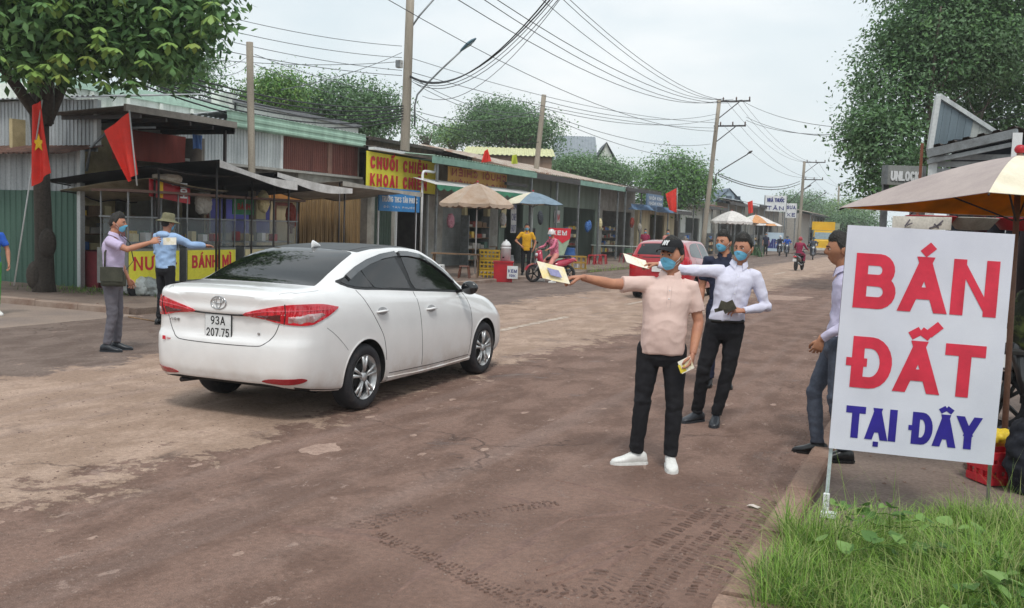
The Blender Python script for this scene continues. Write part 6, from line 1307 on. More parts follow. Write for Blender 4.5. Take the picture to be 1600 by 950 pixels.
GLASSC = M('tinted_car_glass', '0c0d0f', .04, bump=0, grain=0, spec=.55); BLK = M('black_plastic_trim', '141416', .4, bump=0); SEAM = M('panel_gap', '2c2c2e', .8, bump=0); CHROME = M('chrome', 'c9cbcd', .15, .9, grain=.0, bump=0); TAILR = M('tail_light_red', 'd0142a', .12, col2='b00e22', bump=0, coat=1, spec=.6); TAILW = M('tail_light_clear', 'cfc4c4', .15, .35, col2='b06a6a', scale=18, bump=0, coat=1)
TYRE = M('tyre_rubber', '26262a', .8, col2='4a423e', scale=6, mixpos=(.5, .7), grain=.15, bump=.2); ALLOY = M('silver_alloy', 'd0d1d2', .3, .6, col2='9b9c9d', grain=.03, bump=0); WELL = M('wheel_well', '161616', .9, bump=0); ROOFB = M('black_gloss_roof', '26282b', .38, bump=0, grain=0, coat=0, spec=.3)
LIDSH = M('dark_under', '1c1b1a', .9, bump=0)
def car_body(root, T_, paint, wheels=(0, 2.55), wr_=.345, dens=1.0, rear_shape=True):
    def P(k, x): return herm(*T_[k], x)
    x0, x1 = T_['w'][0][0], T_['w'][0][-1]; xs = []
    n = int(150*dens)
    for i in range(n+1): t_ = i/n; xs.append(x0+(x1-x0)*(t_-.5*math.sin(2*PI*t_)/(2*PI)*1.3))
    def section(x):
        w_, zl, wb, zb, wr, zr, zt = (P(k, x) for k in ('w', 'zbot', 'wb', 'zb', 'wr', 'zr', 'zt')); h = zb-zl
        c = [(0, zl), (w_-.16, zl), (w_-.06, zl+.012), (w_-.022, zl+.07), (w_-.006, zl+h*.25), (w_, zl+h*.45), (w_-.001, zl+h*.6), (w_-.012, zl+h*.78), ((w_*.45+wb*.55), zl+h*.93), (wb, zb), ((wb*.66+wr*.34)+.012, zb*.66+zr*.34), ((wb*.33+wr*.67)+.014, zb*.33+zr*.67), (wr+.012, zr-.012), (wr-.035, zr+(zt-zr)*.35), (wr*.66, zr+(zt-zr)*.80), (wr*.33, zr+(zt-zr)*.96), (0, zt)]
        out_ = []; m = len(c)
        for i in range(m-1):
            a, b_, d_, e_ = c[max(i-1, 0)], c[i], c[i+1], c[min(i+2, m-1)]
            if i == 0: a = (-c[1][0], c[1][1])
            if i == m-2: e_ = (-c[m-2][0], c[m-2][1])
            for k in range(4):
                t_ = k/4; q = [.5*((2*b_[j])+(-a[j]+d_[j])*t_+(2*a[j]-5*b_[j]+4*d_[j]-e_[j])*t_*t_+(-a[j]+3*b_[j]-3*d_[j]+e_[j])*t_**3) for j in (0, 1)]; out_.append(q)
        out_.append(c[-1]); return [(-y, z) for y, z in out_]+[(y, z) for y, z in reversed(out_[1:-1])]   # starts bottom centre, right side first
    def shape(x, y, z, capt=0):
        if rear_shape and x < x0+.5:
            w_ = ss(x0+.45, x0+.06, x); g_ = herm([.25, .34, .42, .55, .665, .70, .76, .86, .92, .97, 1.05, 1.12], [.05, .025, .004, 0, .006, .026, .034, .03, .012, .016, .004, .03], z)
            x += g_*w_; x -= .012*(1-min(1, abs(y)/.55)**2)*w_
            x += .018*ss(.46, .34, abs(y))*ss(.68, .71, z)*ss(.905, .88, z)*w_
        return (x, y, z)
    rings = [[shape(x, y, z) for y, z in section(x)] for x in xs]; m = len(rings[0])
    mb = MB(); zc = lambda r_: sum(p[2] for p in r_)/len(r_)
    # nose and tail caps: rings drawn in to the middle
    def caps(r0, sx, n_):
        c = Vector((sum(p[0] for p in r0)/m, 0, .5*(min(p[2] for p in r0)+max(p[2] for p in r0)))); base = xs[0] if sx < 0 else xs[-1]; out_ = []
        for i in range(1, n_+1):
            f = 1-i/n_*.97; rg = []
            for (y, z) in section(base): rg.append(shape(base+sx*.012*(1-f*f), y*f, c.z+(z-c.z)*f) if sx < 0 else (base+sx*.05*(1-f*f), y*f, c.z+(z-c.z)*f))
            out_.append(rg)
        return out_
    allr = list(reversed(caps(rings[0], -1, 18)))+rings+caps(rings[-1], 1, 8)
    mb.rings([[Vector(p) for p in r_] for r_ in allr], 0, True, True); body = mb.build('body', [paint, LIDSH, WELL], root)
    bvh = BVHTree.FromPolygons([Vector(v) for v in mb.v], mb.f)
    cut = MB()
    for wx in wheels:
        for s_ in (-1, 1): cut.lathe([(wr_, s_*.60), (wr_, s_*1.2)], 72, 0, (wx, 0, .305), 'Y', True)
    co = cut.build('cutter', [WELL], root); bm = bmesh.new(); bm.from_mesh(co.data); bmesh.ops.recalc_face_normals(bm, faces=bm.faces); bm.to_mesh(co.data); bm.free()
    bm = bmesh.new(); bm.from_mesh(body.data); bmesh.ops.recalc_face_normals(bm, faces=bm.faces); bm.to_mesh(body.data); bm.free()
    md = body.modifiers.new('b', 'BOOLEAN'); md.object = co; md.solver = 'EXACT'; md.operation = 'DIFFERENCE'
    try: md.material_mode = 'TRANSFER'
    except Exception: pass
    bpy.context.view_layer.update(); me = bpy.data.meshes.new_from_object(body.evaluated_get(bpy.context.evaluated_depsgraph_get())); body.modifiers.clear(); body.data = me; bpy.data.objects.remove(co)
    me.polygons.foreach_set('use_smooth', [True]*len(me.polygons))
    mi = []
    names = [m_.name if m_ else '' for m_ in me.materials]; wi = names.index('wheel_well') if 'wheel_well' in names else 0
    for p in me.polygons:
        c = p.center; i = 0
        if p.normal.z < -.75 and c.z < .42: i = 1
        for wx in wheels:
            if abs(math.hypot(c.x-wx, c.z-.305)-wr_) < .012 and abs(c.y) > .55 and (Vector((c.x-wx, 0, c.z-.305)).normalized()).dot(p.normal) < -.6: i = wi
            if abs(abs(c.y)-.60) < .01 and math.hypot(c.x-wx, c.z-.305) < wr_ and abs(p.normal.y) > .8: i = wi
        mi.append(i)
    me.polygons.foreach_set('material_index', mi)
    md = body.modifiers.new('edge', 'EDGE_SPLIT'); md.split_angle = R(50)
    return body, bvh
def make_wheel(root, x, y, r_=.302, wd=.19, spokes=5, rim_m=None):
    s_ = -1 if y < 0 else 1; mb = MB(); R1 = r_*.66
    mb.lathe([(R1, -wd*.42), (R1+.02, -wd*.5), (r_-.04, -wd*.52), (r_-.012, -wd*.45), (r_, -wd*.3), (r_+.0, 0), (r_, wd*.3), (r_-.012, wd*.45), (r_-.04, wd*.52), (R1+.02, wd*.5), (R1, wd*.42)], 56, 0, (0, 0, 0), 'Y', True, False)
    w_ = mb.build('wheel', TYRE, root, (x, y, r_))
    mb = MB()
    for k in range(44): a = 2*PI*k/44; q = Matrix.Rotation(-a, 3, 'Y'); 
    mb = MB(); o_ = s_*wd*.5
    mb.lathe([(R1+.004, o_*.98), (R1+.002, o_*.9), (R1-.012, o_*.85), (R1-.02, o_*.2), (R1-.025, -o_*.6)], 56, 0, (0, 0, 0), 'Y', True, False); rm = mb.build('rim', rim_m or ALLOY, w_)
    mb = MB()
    for k in range(spokes):
        for dx in (-.14, .14):
            a = 2*PI*k/spokes+.3; a0, a1 = a+dx*.9, a+dx*1.25; p0 = Vector((math.cos(a0)*.05, o_*.82, math.sin(a0)*.05)); p1 = Vector((math.cos(a1)*(R1-.008), o_*.88, math.sin(a1)*(R1-.008))); pm_ = p0.lerp(p1, .5)+Vector((0, o_*.05, 0))
            mb.tube([p0, pm_, p1], [(.012, .014), (.013, .012), (.019, .012)], 8, up=(0, 1, 0))
    mb.lathe([(.0, o_*1.0), (.03, o_*.99), (.036, o_*.93), (.045, o_*.85), (.05, o_*.7)], 24, 0, (0, 0, 0), 'Y', True, False); mb.build('spokes', rim_m or ALLOY, w_)
    mb = MB(); mb.lathe([(.001, o_*.35), (R1-.03, o_*.35)], 40, 0, (0, 0, 0), 'Y', True, False); mb.lathe([(.13, o_*.4), (.13, o_*.5), (.03, o_*.5)], 30, 0, (0, 0, 0), 'Y', True, False); mb.build('brake_disc', M('brake_dark', '2b2b2c', .6, .3, bump=0), w_)
    return w_
# ---- the white sedan
car = empty('sedan', 'white four-door sedan with black roof driving away in the near lane', 'car', (-5.55, 7.33, 0), R(90.9))
body, bvh = car_body(car, SEDAN, CARPAINT)
for x in (0, 2.55):
    for y in (-.755, .755): make_wheel(car, x, y)
top_ = ray_top(bvh)
rg = smooth_poly([(-.47, -.57), (-.495, -.3), (-.505, 0), (-.495, .3), (-.47, .57), (-.40, .595), (-.1, .565), (.2, .515), (.315, .46), (.335, .25), (.34, 0), (.335, -.25), (.315, -.46), (.2, -.515), (-.1, -.565), (-.40, -.595)], 3)
patch_on(top_, rg, .003, .06, 'rear_window', GLASSC, car)
patch_on(top_, smooth_poly([(.355, -.45), (.355, 0), (.355, .45), (.5, .50), (1.35, .50), (1.47, .46), (1.5, 0), (1.47, -.46), (1.35, -.50), (.5, -.50)], 3), .003, .07, 'roof_panel', ROOFB, car)
patch_on(top_, smooth_poly([(1.53, -.44), (1.57, 0), (1.53, .44), (1.6, .5), (2.1, .62), (2.18, .58), (2.25, 0), (2.18, -.58), (2.1, -.62), (1.6, -.5)], 3), .003, .07, 'windscreen', GLASSC, car)
for y in (-.20, .25): strip_on(top_, [(.36, y*2.1), (1.3, y*2.1)], .008, .004, 'roof_seam', SEAM, car)
for s_ in (-1, 1):
    sd = ray_side(bvh, s_)
    dlo = [(-.26, 1.165), (-.05, 1.098), (.45, 1.068), (.95, 1.035), (1.5, 1.0), (2.08, .965), (2.12, .985), (1.98, 1.10), (1.8, 1.215), (1.62, 1.305), (1.4, 1.37), (1.15, 1.402), (.9, 1.408), (.62, 1.385), (.35, 1.335), (.1, 1.27), (-.12, 1.20)]
    patch_on(sd, smooth_poly(dlo, 3), .003, .06, 'window_trim', BLK, car)
    patch_on(sd, smooth_poly([(-.20, 1.163), (-.04, 1.118), (.20, 1.103), (.235, 1.11), (.20, 1.2), (.15, 1.262), (.0, 1.225)], 2), .006, .05, 'quarter_window', GLASSC, car)
    patch_on(sd, smooth_poly([(.27, 1.10), (.55, 1.083), (.90, 1.06), (.925, 1.08), (.90, 1.2), (.86, 1.375), (.80, 1.378), (.55, 1.348), (.34, 1.30), (.20, 1.27)], 2), .006, .05, 'rear_door_window', GLASSC, car)
    patch_on(sd, smooth_poly([(1.03, 1.052), (1.4, 1.03), (1.95, .992), (2.02, .995), (1.9, 1.10), (1.70, 1.22), (1.52, 1.30), (1.35, 1.345), (1.12, 1.375), (1.0, 1.375), (.99, 1.2)], 2), .006, .05, 'front_door_window', GLASSC, car)
    # smoked rain visors over the windows
    vis = [(-.08, 1.215), (.1, 1.275), (.35, 1.34), (.62, 1.39), (.9, 1.413)]; vis2 = [(p[0]+.012, p[1]-.045) for p in reversed(vis)]
    patch_on(sd, vis+vis2, .022, .04, 'rain_visor', M('smoked_visor', '3a3c3f', .15, bump=0, coat=1), car)
    vis = [(.98, 1.412), (1.15, 1.408), (1.4, 1.378), (1.62, 1.313), (1.8, 1.225), (1.98, 1.11)]; vis2 = [(p[0]-.012, p[1]-.045) for p in reversed(vis)]
    patch_on(sd, vis+vis2, .022, .04, 'rain_visor', M('smoked_visor', '3a3c3f'), car)
    for path in ([(-.06, 1.09), (.03, .97), (.15, .82), (.28, .66), (.335, .52), (.355, .42)], [(.975, 1.03), (1.0, .85), (1.035, .6), (1.06, .4), (1.07, .29)], [(2.09, .96), (2.16, .8), (2.19, .6), (2.17, .4), (2.15, .29)], [(.42, .285), (1.3, .265), (2.15, .27)]): strip_on(sd, path, .0065, .0012, 'door_seam', SEAM, car)
    strip_on(sd, [(-.60, .80), (-.5, .74), (-.38, .65), (-.30, .58)], .005, .0012, 'bumper_seam', M('soft_panel_gap', '8c8c8e', .8, bump=0), car)
    strip_on(sd, [(.40, .235), (1.2, .215), (2.2, .225)], .035, .012, 'side_skirt', CARPAINT, car)
    for hx, hz in ((.27, .885), (1.24, .845)):
        h, nn = sd(hx, hz); patch_on(sd, arc(hx+.01, hz, .085, .036, 0, 360, 18)[:-1], .0015, .03, 'handle_recess_shade', M('handle_recess_shade', 'a9a9ab', .4, bump=0), car)  # flat grey patch paints the shade of the hollow behind the handle
        mb = MB(); o_ = Vector((0, s_*.022, 0)); pts = [sd(hx-.095, hz-.004)[0], sd(hx-.075, hz)[0]+o_, sd(hx, hz+.004)[0]+o_*1.3, sd(hx+.07, hz)[0]+o_, sd(hx+.09, hz)[0]]; mb.tube(pts, [(.008, .012), (.010, .017), (.010, .018), (.010, .017), (.008, .012)], 10, up=(0, 1, 0)); mb.build('door_handle', CARPAINT, car)
    # fuel flap none on this side; wheel arch lips
    for wx in (0, 2.55): strip_on(sd, [(wx+math.cos(R(a))*.352, .305+math.sin(R(a))*.352) for a in range(-8, 189, 14)], .012, .004, 'arch_lip', CARPAINT, car)
    mb = MB(); c_ = Vector((1.93, s_*.95, 1.03)); mb.rings([[c_+Vector((dx, s_*math.cos(k*PI/8)*w_*1.0, math.sin(k*PI/8)*h_)) for k in range(16)] for dx, w_, h_ in ((-.045, .085, .06), (-.02, .10, .075), (.03, .085, .065), (.07, .05, .04), (.085, .01, .01))]); mr = mb.build('mirror', M('gloss_black_mirror', '15171a', .2, bump=0, coat=1), car)
    mb = MB(); mb.bar(c_+Vector((.0, -s_*.07, -.03)), Vector((1.97, s_*.77, .975)), .05, .03); mb.build('mirror_arm', BLK, mr)
    # tail lights wrap round the corner
    po = ray_polar(bvh, s_ if False else (1 if s_ < 0 else -1))
    tl = patch_on(po, smooth_poly([(14.5, .905), (24, .955), (34.6, 1.0), (42, 1.008), (52, 1.0), (60, .975), (62.5, .962), (57, .915), (50, .862), (46, .835), (40, .832), (33.5, .845), (24, .88)], 3), .010, .02, 'tail_light', TAILR, car, 30)
    patch_on(po, [(36.2, .905), (44, .925), (51, .928), (53, .915), (46.5, .855), (41, .845), (36.2, .852)], .0125, .02, 'lens', TAILW, tl, 30)
    patch_on(po, [(22, .903), (33.0, .918), (33, .865), (27, .882)], .0125, .02, 'lens', M('dark_red_lens', '5a0a14', .2, bump=0, coat=1), tl, 30)
    strip_on(po, [(16, .91), (25, .935), (34, .95), (43, .955), (56, .955)], .006, .013, 'light_bar', M('pink_light_bar', 'e2606a', .3, bump=0), tl)
    strip_on(po, [(34.6, 1.006), (35, .93), (34.6, .84)], .007, .0135, 'lens_split', SEAM, tl)
    patch_on(po, smooth_poly([(25, .352), (28, .377), (36, .385), (42, .39), (44.5, .372), (41, .345), (34, .335)], 3), .006, .02, 'reflector', M('reflector_red', '9c1424', .2, bump=0, coat=1), car, 30)
rr_ = ray_rear(bvh)
strip_on(rr_, [(-.585, .84), (-.54, .74), (-.46, .665), (-.36, .645), (0, .64), (.36, .645), (.46, .665), (.54, .74), (.585, .84)], .006, .0015, 'boot_seam', SEAM, car)
strip_on(rr_, [(-.30, .898), (-.15, .892), (0, .89), (.15, .892), (.30, .898)], .016, .006, 'boot_grip', BLK, car)
strip_on(top_, [(-.90, -.56), (-.78, -.655), (-.62, -.69), (-.50, -.67)], .005, .001, 'boot_seam', M('soft_panel_gap', '8c8c8e'), car)
strip_on(top_, [(-.90, .56), (-.78, .655), (-.62, .69), (-.50, .67)], .005, .001, 'boot_seam', M('soft_panel_gap', '8c8c8e'), car)
# emblem of crossed ovals
h, nn = rr_(0, .985); ex = h.x-.006
mb = MB()
def oval(cy, cz, a, b_, r_, n=28): mb.tube([(ex, cy+a*math.cos(2*PI*k/n), cz+b_*math.sin(2*PI*k/n)) for k in range(n+1)], r_, 6, 0, False)
oval(0, .985, .078, .054, .0065); oval(0, .985, .024, .046, .0042); oval(0, 1.0, .052, .021, .0042); mb.build('emblem', CHROME, car)
pt = part(car, 'number_plate', WHITEP, ((rr_(.02, .78)[0].x-.012, .02, .78), (.01, .27, .205)))
part(pt, 'plate_frame', BLK, ((rr_(.02, .78)[0].x-.008, .02, .78), (.01, .282, .217)))
NUMB = M('black_print', '18181a', .5, bump=0); px_ = rr_(.02, .78)[0].x-.0175
put_text('93A', .15, .072, .0095, NUMB, pt, (px_, .02+.075, .796), -PI/2, depth=.001, gap=.2); put_text('207.75', .238, .072, .0095, NUMB, pt, (px_, .02+.119, .694), -PI/2, depth=.001, gap=.2)
hx = rr_(.47, .83)[0].x-.002; put_text('VIOS', .12, .024, .006, CHROME, car, (hx-.002, .56, .80), -PI/2, depth=.003, name='badge'); hx = rr_(-.42, .74)[0].x-.002; put_text('G', .03, .022, .006, CHROME, car, (hx, -.38, .735), -PI/2, depth=.003, name='badge')
hx = rr_(.55, .62)[0].x-.003; part(car, 'sticker', REDP, ((hx-.001, .60, .645), (.003, .032, .032))); part(car, 'sticker', M('faint_sticker', 'c98f8f', .6, bump=0), ((hx, .52, .64), (.003, .09, .014)))
mb = MB(); fz = top_(.42, 0)[0].z; mb.rings([[Vector((.42+dx, math.cos(k*PI/6)*w_, fz-.01+h_*(.5+.5*math.sin(k*PI/6)))) for k in range(12)] for dx, w_, h_ in ((-.07, .006, .065), (-.05, .014, .078), (0, .024, .06), (.05, .022, .035), (.09, .006, .012))]); mb.build('fin_antenna', CARPAINT, car)
part(car, 'underbody', LIDSH, ((1.3, 0, .21), (3.4, 1.2, .04))); mb = MB(); mb.tube([(-.86, .5, .27), (-.5, .5, .25)], .022, 12); mb.build('exhaust_pipe', DSTEEL, car)
# ---- red hatchback
red = empty('hatchback', 'red hatchback driving away beyond the masked men', 'car', (0, 0, 0), R(91)); p_ = at_depth(1026, 460, 23.6); red.location = (p_.x, p_.y+.7, 0)
REDC2 = M('red_car_paint', 'b3202c', .3, col2='a01b26', bump=0, coat=1, grain=.02); H_ = hatchify(SEDAN); b2_, bv2 = car_body(red, H_, REDC2, (0, 2.4), .32, .5, False)
for x in (0, 2.4):
    for y in (-.69, .69): make_wheel(red, x, y, .28, .17)
rr2 = ray_rear(bv2); patch_on(ray_rear(bv2), smooth_poly([(-.52, 1.06), (-.5, 1.3), (-.46, 1.37), (0, 1.39), (.46, 1.37), (.5, 1.3), (.52, 1.06), (0, 1.04)], 3), .004, .08, 'rear_window', M('grey_reflecting_glass', '2c3033', .25, bump=0, spec=.4), red)
for s_ in (-1, 1):
    sd = ray_side(bv2, s_); patch_on(sd, smooth_poly([(-.3, 1.1), (.5, 1.04), (1.75, 1.0), (1.65, 1.2), (1.4, 1.37), (.7, 1.41), (.1, 1.38), (-.2, 1.28)], 3), .004, .08, 'side_window', GLASSC, red); strip_on(sd, [(.8, 1.4), (.82, 1.02)], .06, .006, 'pillar_trim', REDC2, red)
    patch_on(ray_polar(bv2, 1 if s_ < 0 else -1), smooth_poly([(36, .78), (38, 1.03), (44, 1.08), (54, 1.06), (58, .9), (50, .76)], 3), .01, .05, 'tail_light', TAILR, red, 30)
    for path in ([(-.05, 1.05), (.2, .7), (.3, .4)], [(.85, 1.0), (.87, .3)]): strip_on(sd, path, .01, .002, 'door_seam', SEAM, red)
part(red, 'number_plate', WHITEP, ((-.745, 0, .78), (.02, .3, .16))); part(red, 'bumper_strip', BLK, ((-.735, 0, .42), (.03, 1.1, .1)))
# ---- yellow truck, far, front on
tk = empty('truck', 'yellow-cabbed box truck coming down the road in the distance', 'truck', (0, 0, 0), R(5)); p_ = at_depth(1286, 397, 88); tk.location = (p_.x, p_.y, 0)
TY = M('truck_yellow', 'e0b41c', .4, col2='c99c14', scale=1, bump=0)
mb = MB(); mb.rings([[Vector((x, y, z)) for x, z in ((-.98*w_, z0), (.98*w_, z0), (.98*w_, z1*.62), (.86*w_, z1), (-.86*w_, z1), (-.98*w_, z1*.62))] for y, w_, z0, z1 in ((-.95, .93, .5, 1.25), (-.9, .99, .45, 1.35), (-.72, 1, .45, 2.15), (.8, 1, .45, 2.2))], 0, True, False); mb.build('cab', TY, tk)
part(tk, 'windscreen', M('truck_glass', '8fa3ab', .1, bump=0), ((0, -.83, 1.7), (1.6, .04, .62)), rot=Matrix.Rotation(-.18, 3, 'X')); part(tk, 'cargo_box', M('grey_green_box', '8c9a86', .7, bump=.1), ((.12, 2.9, 1.75), (2.3, 4, 2.3))); part(tk, 'head_board', TY, ((-.1, -.1, 2.6), (2.0, .15, .75))); part(tk, 'bumper', M('truck_bumper', 'd0cfc8', .5, bump=0), ((0, -.98, .5), (1.9, .12, .22)))
for x in (-.7, .7): part(tk, 'headlight', WHITEP, ((x, -.97, .85), (.3, .05, .18))); part(tk, 'mirror', BLK, ((x*1.65, -.75, 1.75), (.15, .08, .35)))
for x in (-.85, .85):
    for y in (-.2, 3.9): mb = MB(); mb.lathe([(.3, -.12), (.4, -.1), (.4, .1), (.3, .12), (.01, .1)], 24, 0, (0, 0, 0), 'X'); mb.build('wheel', TYRE, tk, (x, y, .4))
put_text('FRESH', 1.3, .3, .06, REDP, tk, (-.75, -.19, 2.45), 0, depth=.01) if False else None
# ================================================================ motorbikes
def scooter(label, loc, rz, paint, group='motorbikes', sc=1.0):
    r_ = empty('motorbike', label, 'motorbike', loc, rz, group)   # heading +Y
    for y in (-.62, .62):
        mb = MB(); mb.lathe([(.19, -.035), (.235, -.045), (.265, -.02), (.27, 0), (.265, .02), (.235, .045), (.19, .035)], 32, 0, (0, 0, 0), 'X', True, False); w_ = mb.build('wheel', TYRE, r_, (0, y, .27)); mb = MB(); mb.lathe([(.2, -.03), (.2, .03)], 32, 0, (0, 0, 0), 'X', True, False)
        for k in range(5): mb.bar((0, 0, 0), (0, math.cos(k*PI*.4)*.2, math.sin(k*PI*.4)*.2), .03)
        mb.build('rim', BLK, w_)
    def loft(name, rg, m_, cap=True):
        mb = MB(); mb.rings([ering((0, y, z), w_, h_, 16, 2.6, Matrix.Rotation(tilt, 3, 'X') @ Matrix.Rotation(PI/2, 3, 'X')) for y, z, w_, h_, tilt in rg]); return mb.build(name, m_, r_)
    loft('rear_fairing', [(-.88, .72, .03, .03, 0), (-.8, .7, .09, .07, 0), (-.5, .62, .14, .12, 0), (-.2, .55, .15, .13, 0), (.05, .42, .12, .09, 0)], paint); loft('seat', [(-.72, .79, .06, .02, 0), (-.6, .81, .12, .04, 0), (-.2, .79, .14, .045, 0), (.1, .74, .10, .05, 0), (.18, .70, .04, .03, 0)], BLK)
    mb = MB(); mb.rings([ering((0, y, z), w_, d_, 16, 2.6, Matrix.Rotation(-.35, 3, 'X')) for y, z, w_, d_ in ((.33, .33, .16, .04), (.38, .5, .19, .06), (.44, .72, .19, .08), (.46, .88, .15, .09), (.44, .97, .09, .07), (.42, 1.0, .03, .03))]); mb.build('leg_shield', paint, r_)
    part(r_, 'footboard', BLK, ((0, .18, .33), (.28, .42, .07))); mb = MB(); mb.tube([(0, .43, .9), (0, .55, .6), (.0, .62, .35)], .035, 8); mb.tube([(-.07, .5, .55), (-.07, .62, .27)], .02, 6); mb.tube([(.07, .5, .55), (.07, .62, .27)], .02, 6); mb.build('fork', STEEL, r_)
    mb = MB(); mb.sheet(lambda u, v: ((v-.5)*.13, .62+math.cos(R(20+150*u))*.3, .27+math.sin(R(20+150*u))*.3), 12, 3, .01); mb.build('front_mudguard', paint, r_); mb = MB(); mb.tube([(-.33, .3, 1.0), (-.2, .36, 1.03), (0, .4, 1.0), (.2, .36, 1.03), (.33, .3, 1.0)], .014, 8); mb.build('handlebar', BLK, r_)
    for s_ in (-1, 1): mb = MB(); mb.tube([(s_*.22, .36, 1.02), (s_*.27, .34, 1.18)], .008, 6); mb.ell((s_*.29, .34, 1.21), (.06, .02, .04), 10, 6); mb.build('mirror', BLK, r_)
    mb = MB(); mb.ell((0, .52, .84), (.09, .05, .06), 14, 8); mb.build('headlight', M('headlight_glass', 'd8dde0', .15, bump=0), r_); mb = MB(); mb.ell((0, -.88, .68), (.09, .04, .04), 12, 8); mb.build('tail_light', TAILR, r_); part(r_, 'number_plate', WHITEP, ((0, -.93, .52), (.17, .015, .13))); mb = MB(); mb.tube([(.13, .0, .28), (.14, -.4, .3), (.15, -.8, .38)], [.03, .045, .05], 10); mb.build('exhaust', STEEL, r_)
    return r_
def rider(label, bike, top, legs, helm, mask=True, lean=0, vox=.016, long_=True, stand=False):
    l_ = bike.location; J = dict(pel=(0, -.12, .86), chest=(0, -.10, 1.16), neck=(0, -.03, 1.36), head=(0, .02, 1.50), shR=(.17, -.04, 1.3), shL=(-.17, -.04, 1.3), elR=(.27, .1, 1.1), elL=(-.27, .1, 1.1), wrR=(.3, .28, 1.04), wrL=(-.3, .28, 1.04), hipR=(.09, -.1, .84), hipL=(-.09, -.1, .84), knR=(.17, .30, .74), knL=(-.17, .30, .74), anR=(.15, .22, .46), anL=(-.15, .22, .46))
    if stand: J.update(anR=(.34, .1, .1), knR=(.26, .22, .5), anL=(-.34, .1, .1), knL=(-.26, .22, .5))
    r_ = person(label, tuple(l_), bike.rotation_euler.z, J, top, legs, CLO['wshoe'] if stand else CLO['bshoe'], mask=mask, long_=long_, vox=vox, hair=False, eyes=False, hand_n=((0, 0, 1), (0, 0, 1)), collar=False)
    m_ = MB(); rg = []
    for i in range(9): el = -.15+(PI/2-.15*0+.15-.01)*i/8-.0; rg.append([Vector((0, .02, 1.50))+head_pt(2*PI*k/24, min(el, 1.565), .028) for k in range(24)])
    m_.rings(rg, 0, False); m_.build('helmet', helm, r_); return r_
HW = M('white_helmet', 'd9d4d2', .35, bump=0, coat=.5); HB = M('dark_helmet', '23262e', .35, bump=0, coat=.5); HR = M('red_helmet', '9c2431', .35, bump=0, coat=.5); PKP = M('pink_red_scooter_paint', 'b82a4a', .3, bump=0, coat=1, grain=.02)
p_ = at_depth(860, 437, 29.6); bk = scooter('pink-red scooter stopped at the left road edge facing left', (p_.x, p_.y, 0), face_cam(p_, PI*.5*-1+.55), PKP); rider('rider in pink patterned jacket and white helmet with one foot down', bk, CLO['pink'], CLO['pinkt'], HW, stand=True)
p_ = at_depth(1248, 422, 46.5); bk2 = scooter('black scooter ridden away down the road centre seen from behind', (p_.x, p_.y, 0), R(-6), M('black_scooter_paint', '1c1d22', .3, bump=0, coat=1)); rider('rider in maroon jacket seen from behind on the black scooter', bk2, CLO['maroon'], CLO['maroon'], HR, mask=False)
for px, py, d_, lab, top, helm in [(1218, 396, 76, 'left of the two approaching motorbikes by the far stalls', CLO['navy'], HW), (1229, 398, 74, 'right of the two approaching motorbikes by the far stalls', CLO['bluek'], HB), (1270, 400, 68, 'approaching motorbike just left of the yellow truck', CLO['jean'], HB), (1313, 402, 64, 'approaching motorbike just right of the yellow truck', CLO['black'], HW)]:
    p_ = at_depth(px, py, d_); b3_ = scooter('dark scooter, '+lab, (p_.x, p_.y, 0), PI+.12, M('dark_blue_scooter', '2a3040', .3, bump=0, coat=1)); rider('masked rider on the '+lab, b3_, top, CLO['black'], helm, vox=.025)
# ================================================================ the land-for-sale sign
SIGNF = M('white_sign_vinyl', 'd3d5e0', .5, col2='c6c8d5', scale=2, grain=.02, gscale=200, bump=.06, bscale=5)
bl, br_, tl_ = at_depth(1295, 700, 5.83), at_depth(1552, 727, 5.62), at_depth(1333, 352, 5.86); u = br_-bl; W = u.length; u.normalize(); v = tl_-bl; v = v-u*v.dot(u); Hh = v.length; v.normalize(); nn = u.cross(v).normalized()
sn = empty('land_sign', 'tall white board on two thin legs reading BAN DAT TAI DAY', 'sign'); sn.matrix_world = Matrix((u, -nn, v)).transposed().to_4x4(); sn.location = bl
bpy.context.view_layer.update()
def rip(a, b_): return .004*math.sin(b_*5+a*2)+.003*math.sin(a*9+b_*3)+.0012*math.sin((a*.8+b_)*22)*math.exp(-((a-b_*.6)*3)**2)+.003*noise.noise((a*5, b_*6, 1))
def shf(a, b_): return (a*W, rip(a, b_), b_*Hh)
def sign_text(t_, w_, h_, st, m_, x, z, **kw):
    mb = letters(t_, w_, h_, st, depth=.0003, **kw); mb.v = [(p[0]+x, rip((p[0]+x)/W, (p[2]+z)/Hh)-.0052+p[1], p[2]+z) for p in mb.v]; return mb.build('lettering', m_, sn)
MB().sheet(shf, 60, 80, .006).build('panel', SIGNF, sn)
part(sn, 'panel_frame', STEEL, span(.0, .02, .006, .026, 0, Hh), span(W-.02, W, .006, .026, 0, Hh), span(.02, W-.02, .006, .026, 0, .02), span(.02, W-.02, .006, .026, Hh-.02, Hh), span(.02, W-.02, .006, .026, Hh*.5, Hh*.5+.02))
SR = M('sign_red', 'd8324a', .5, bump=0, grain=.02); SB = M('sign_blue', '2b1f8e', .5, bump=0, grain=.02)
sign_text('BÁN', W*.85, Hh*.242, .072, SR, W*.075, Hh*(1-.362), gap=.13, wf=.62, mark=.2)
sign_text('ĐẤT', W*.79, Hh*.229, .070, SR, W*.10, Hh*(1-.717), gap=.13, wf=.62, mark=.24)
sign_text('TẠI ĐÂY', W*.80, Hh*.142, .043, SB, W*.095, Hh*(1-.942), gap=.14, wf=.56, mark=.24)
inv = sn.matrix_world.inverted()
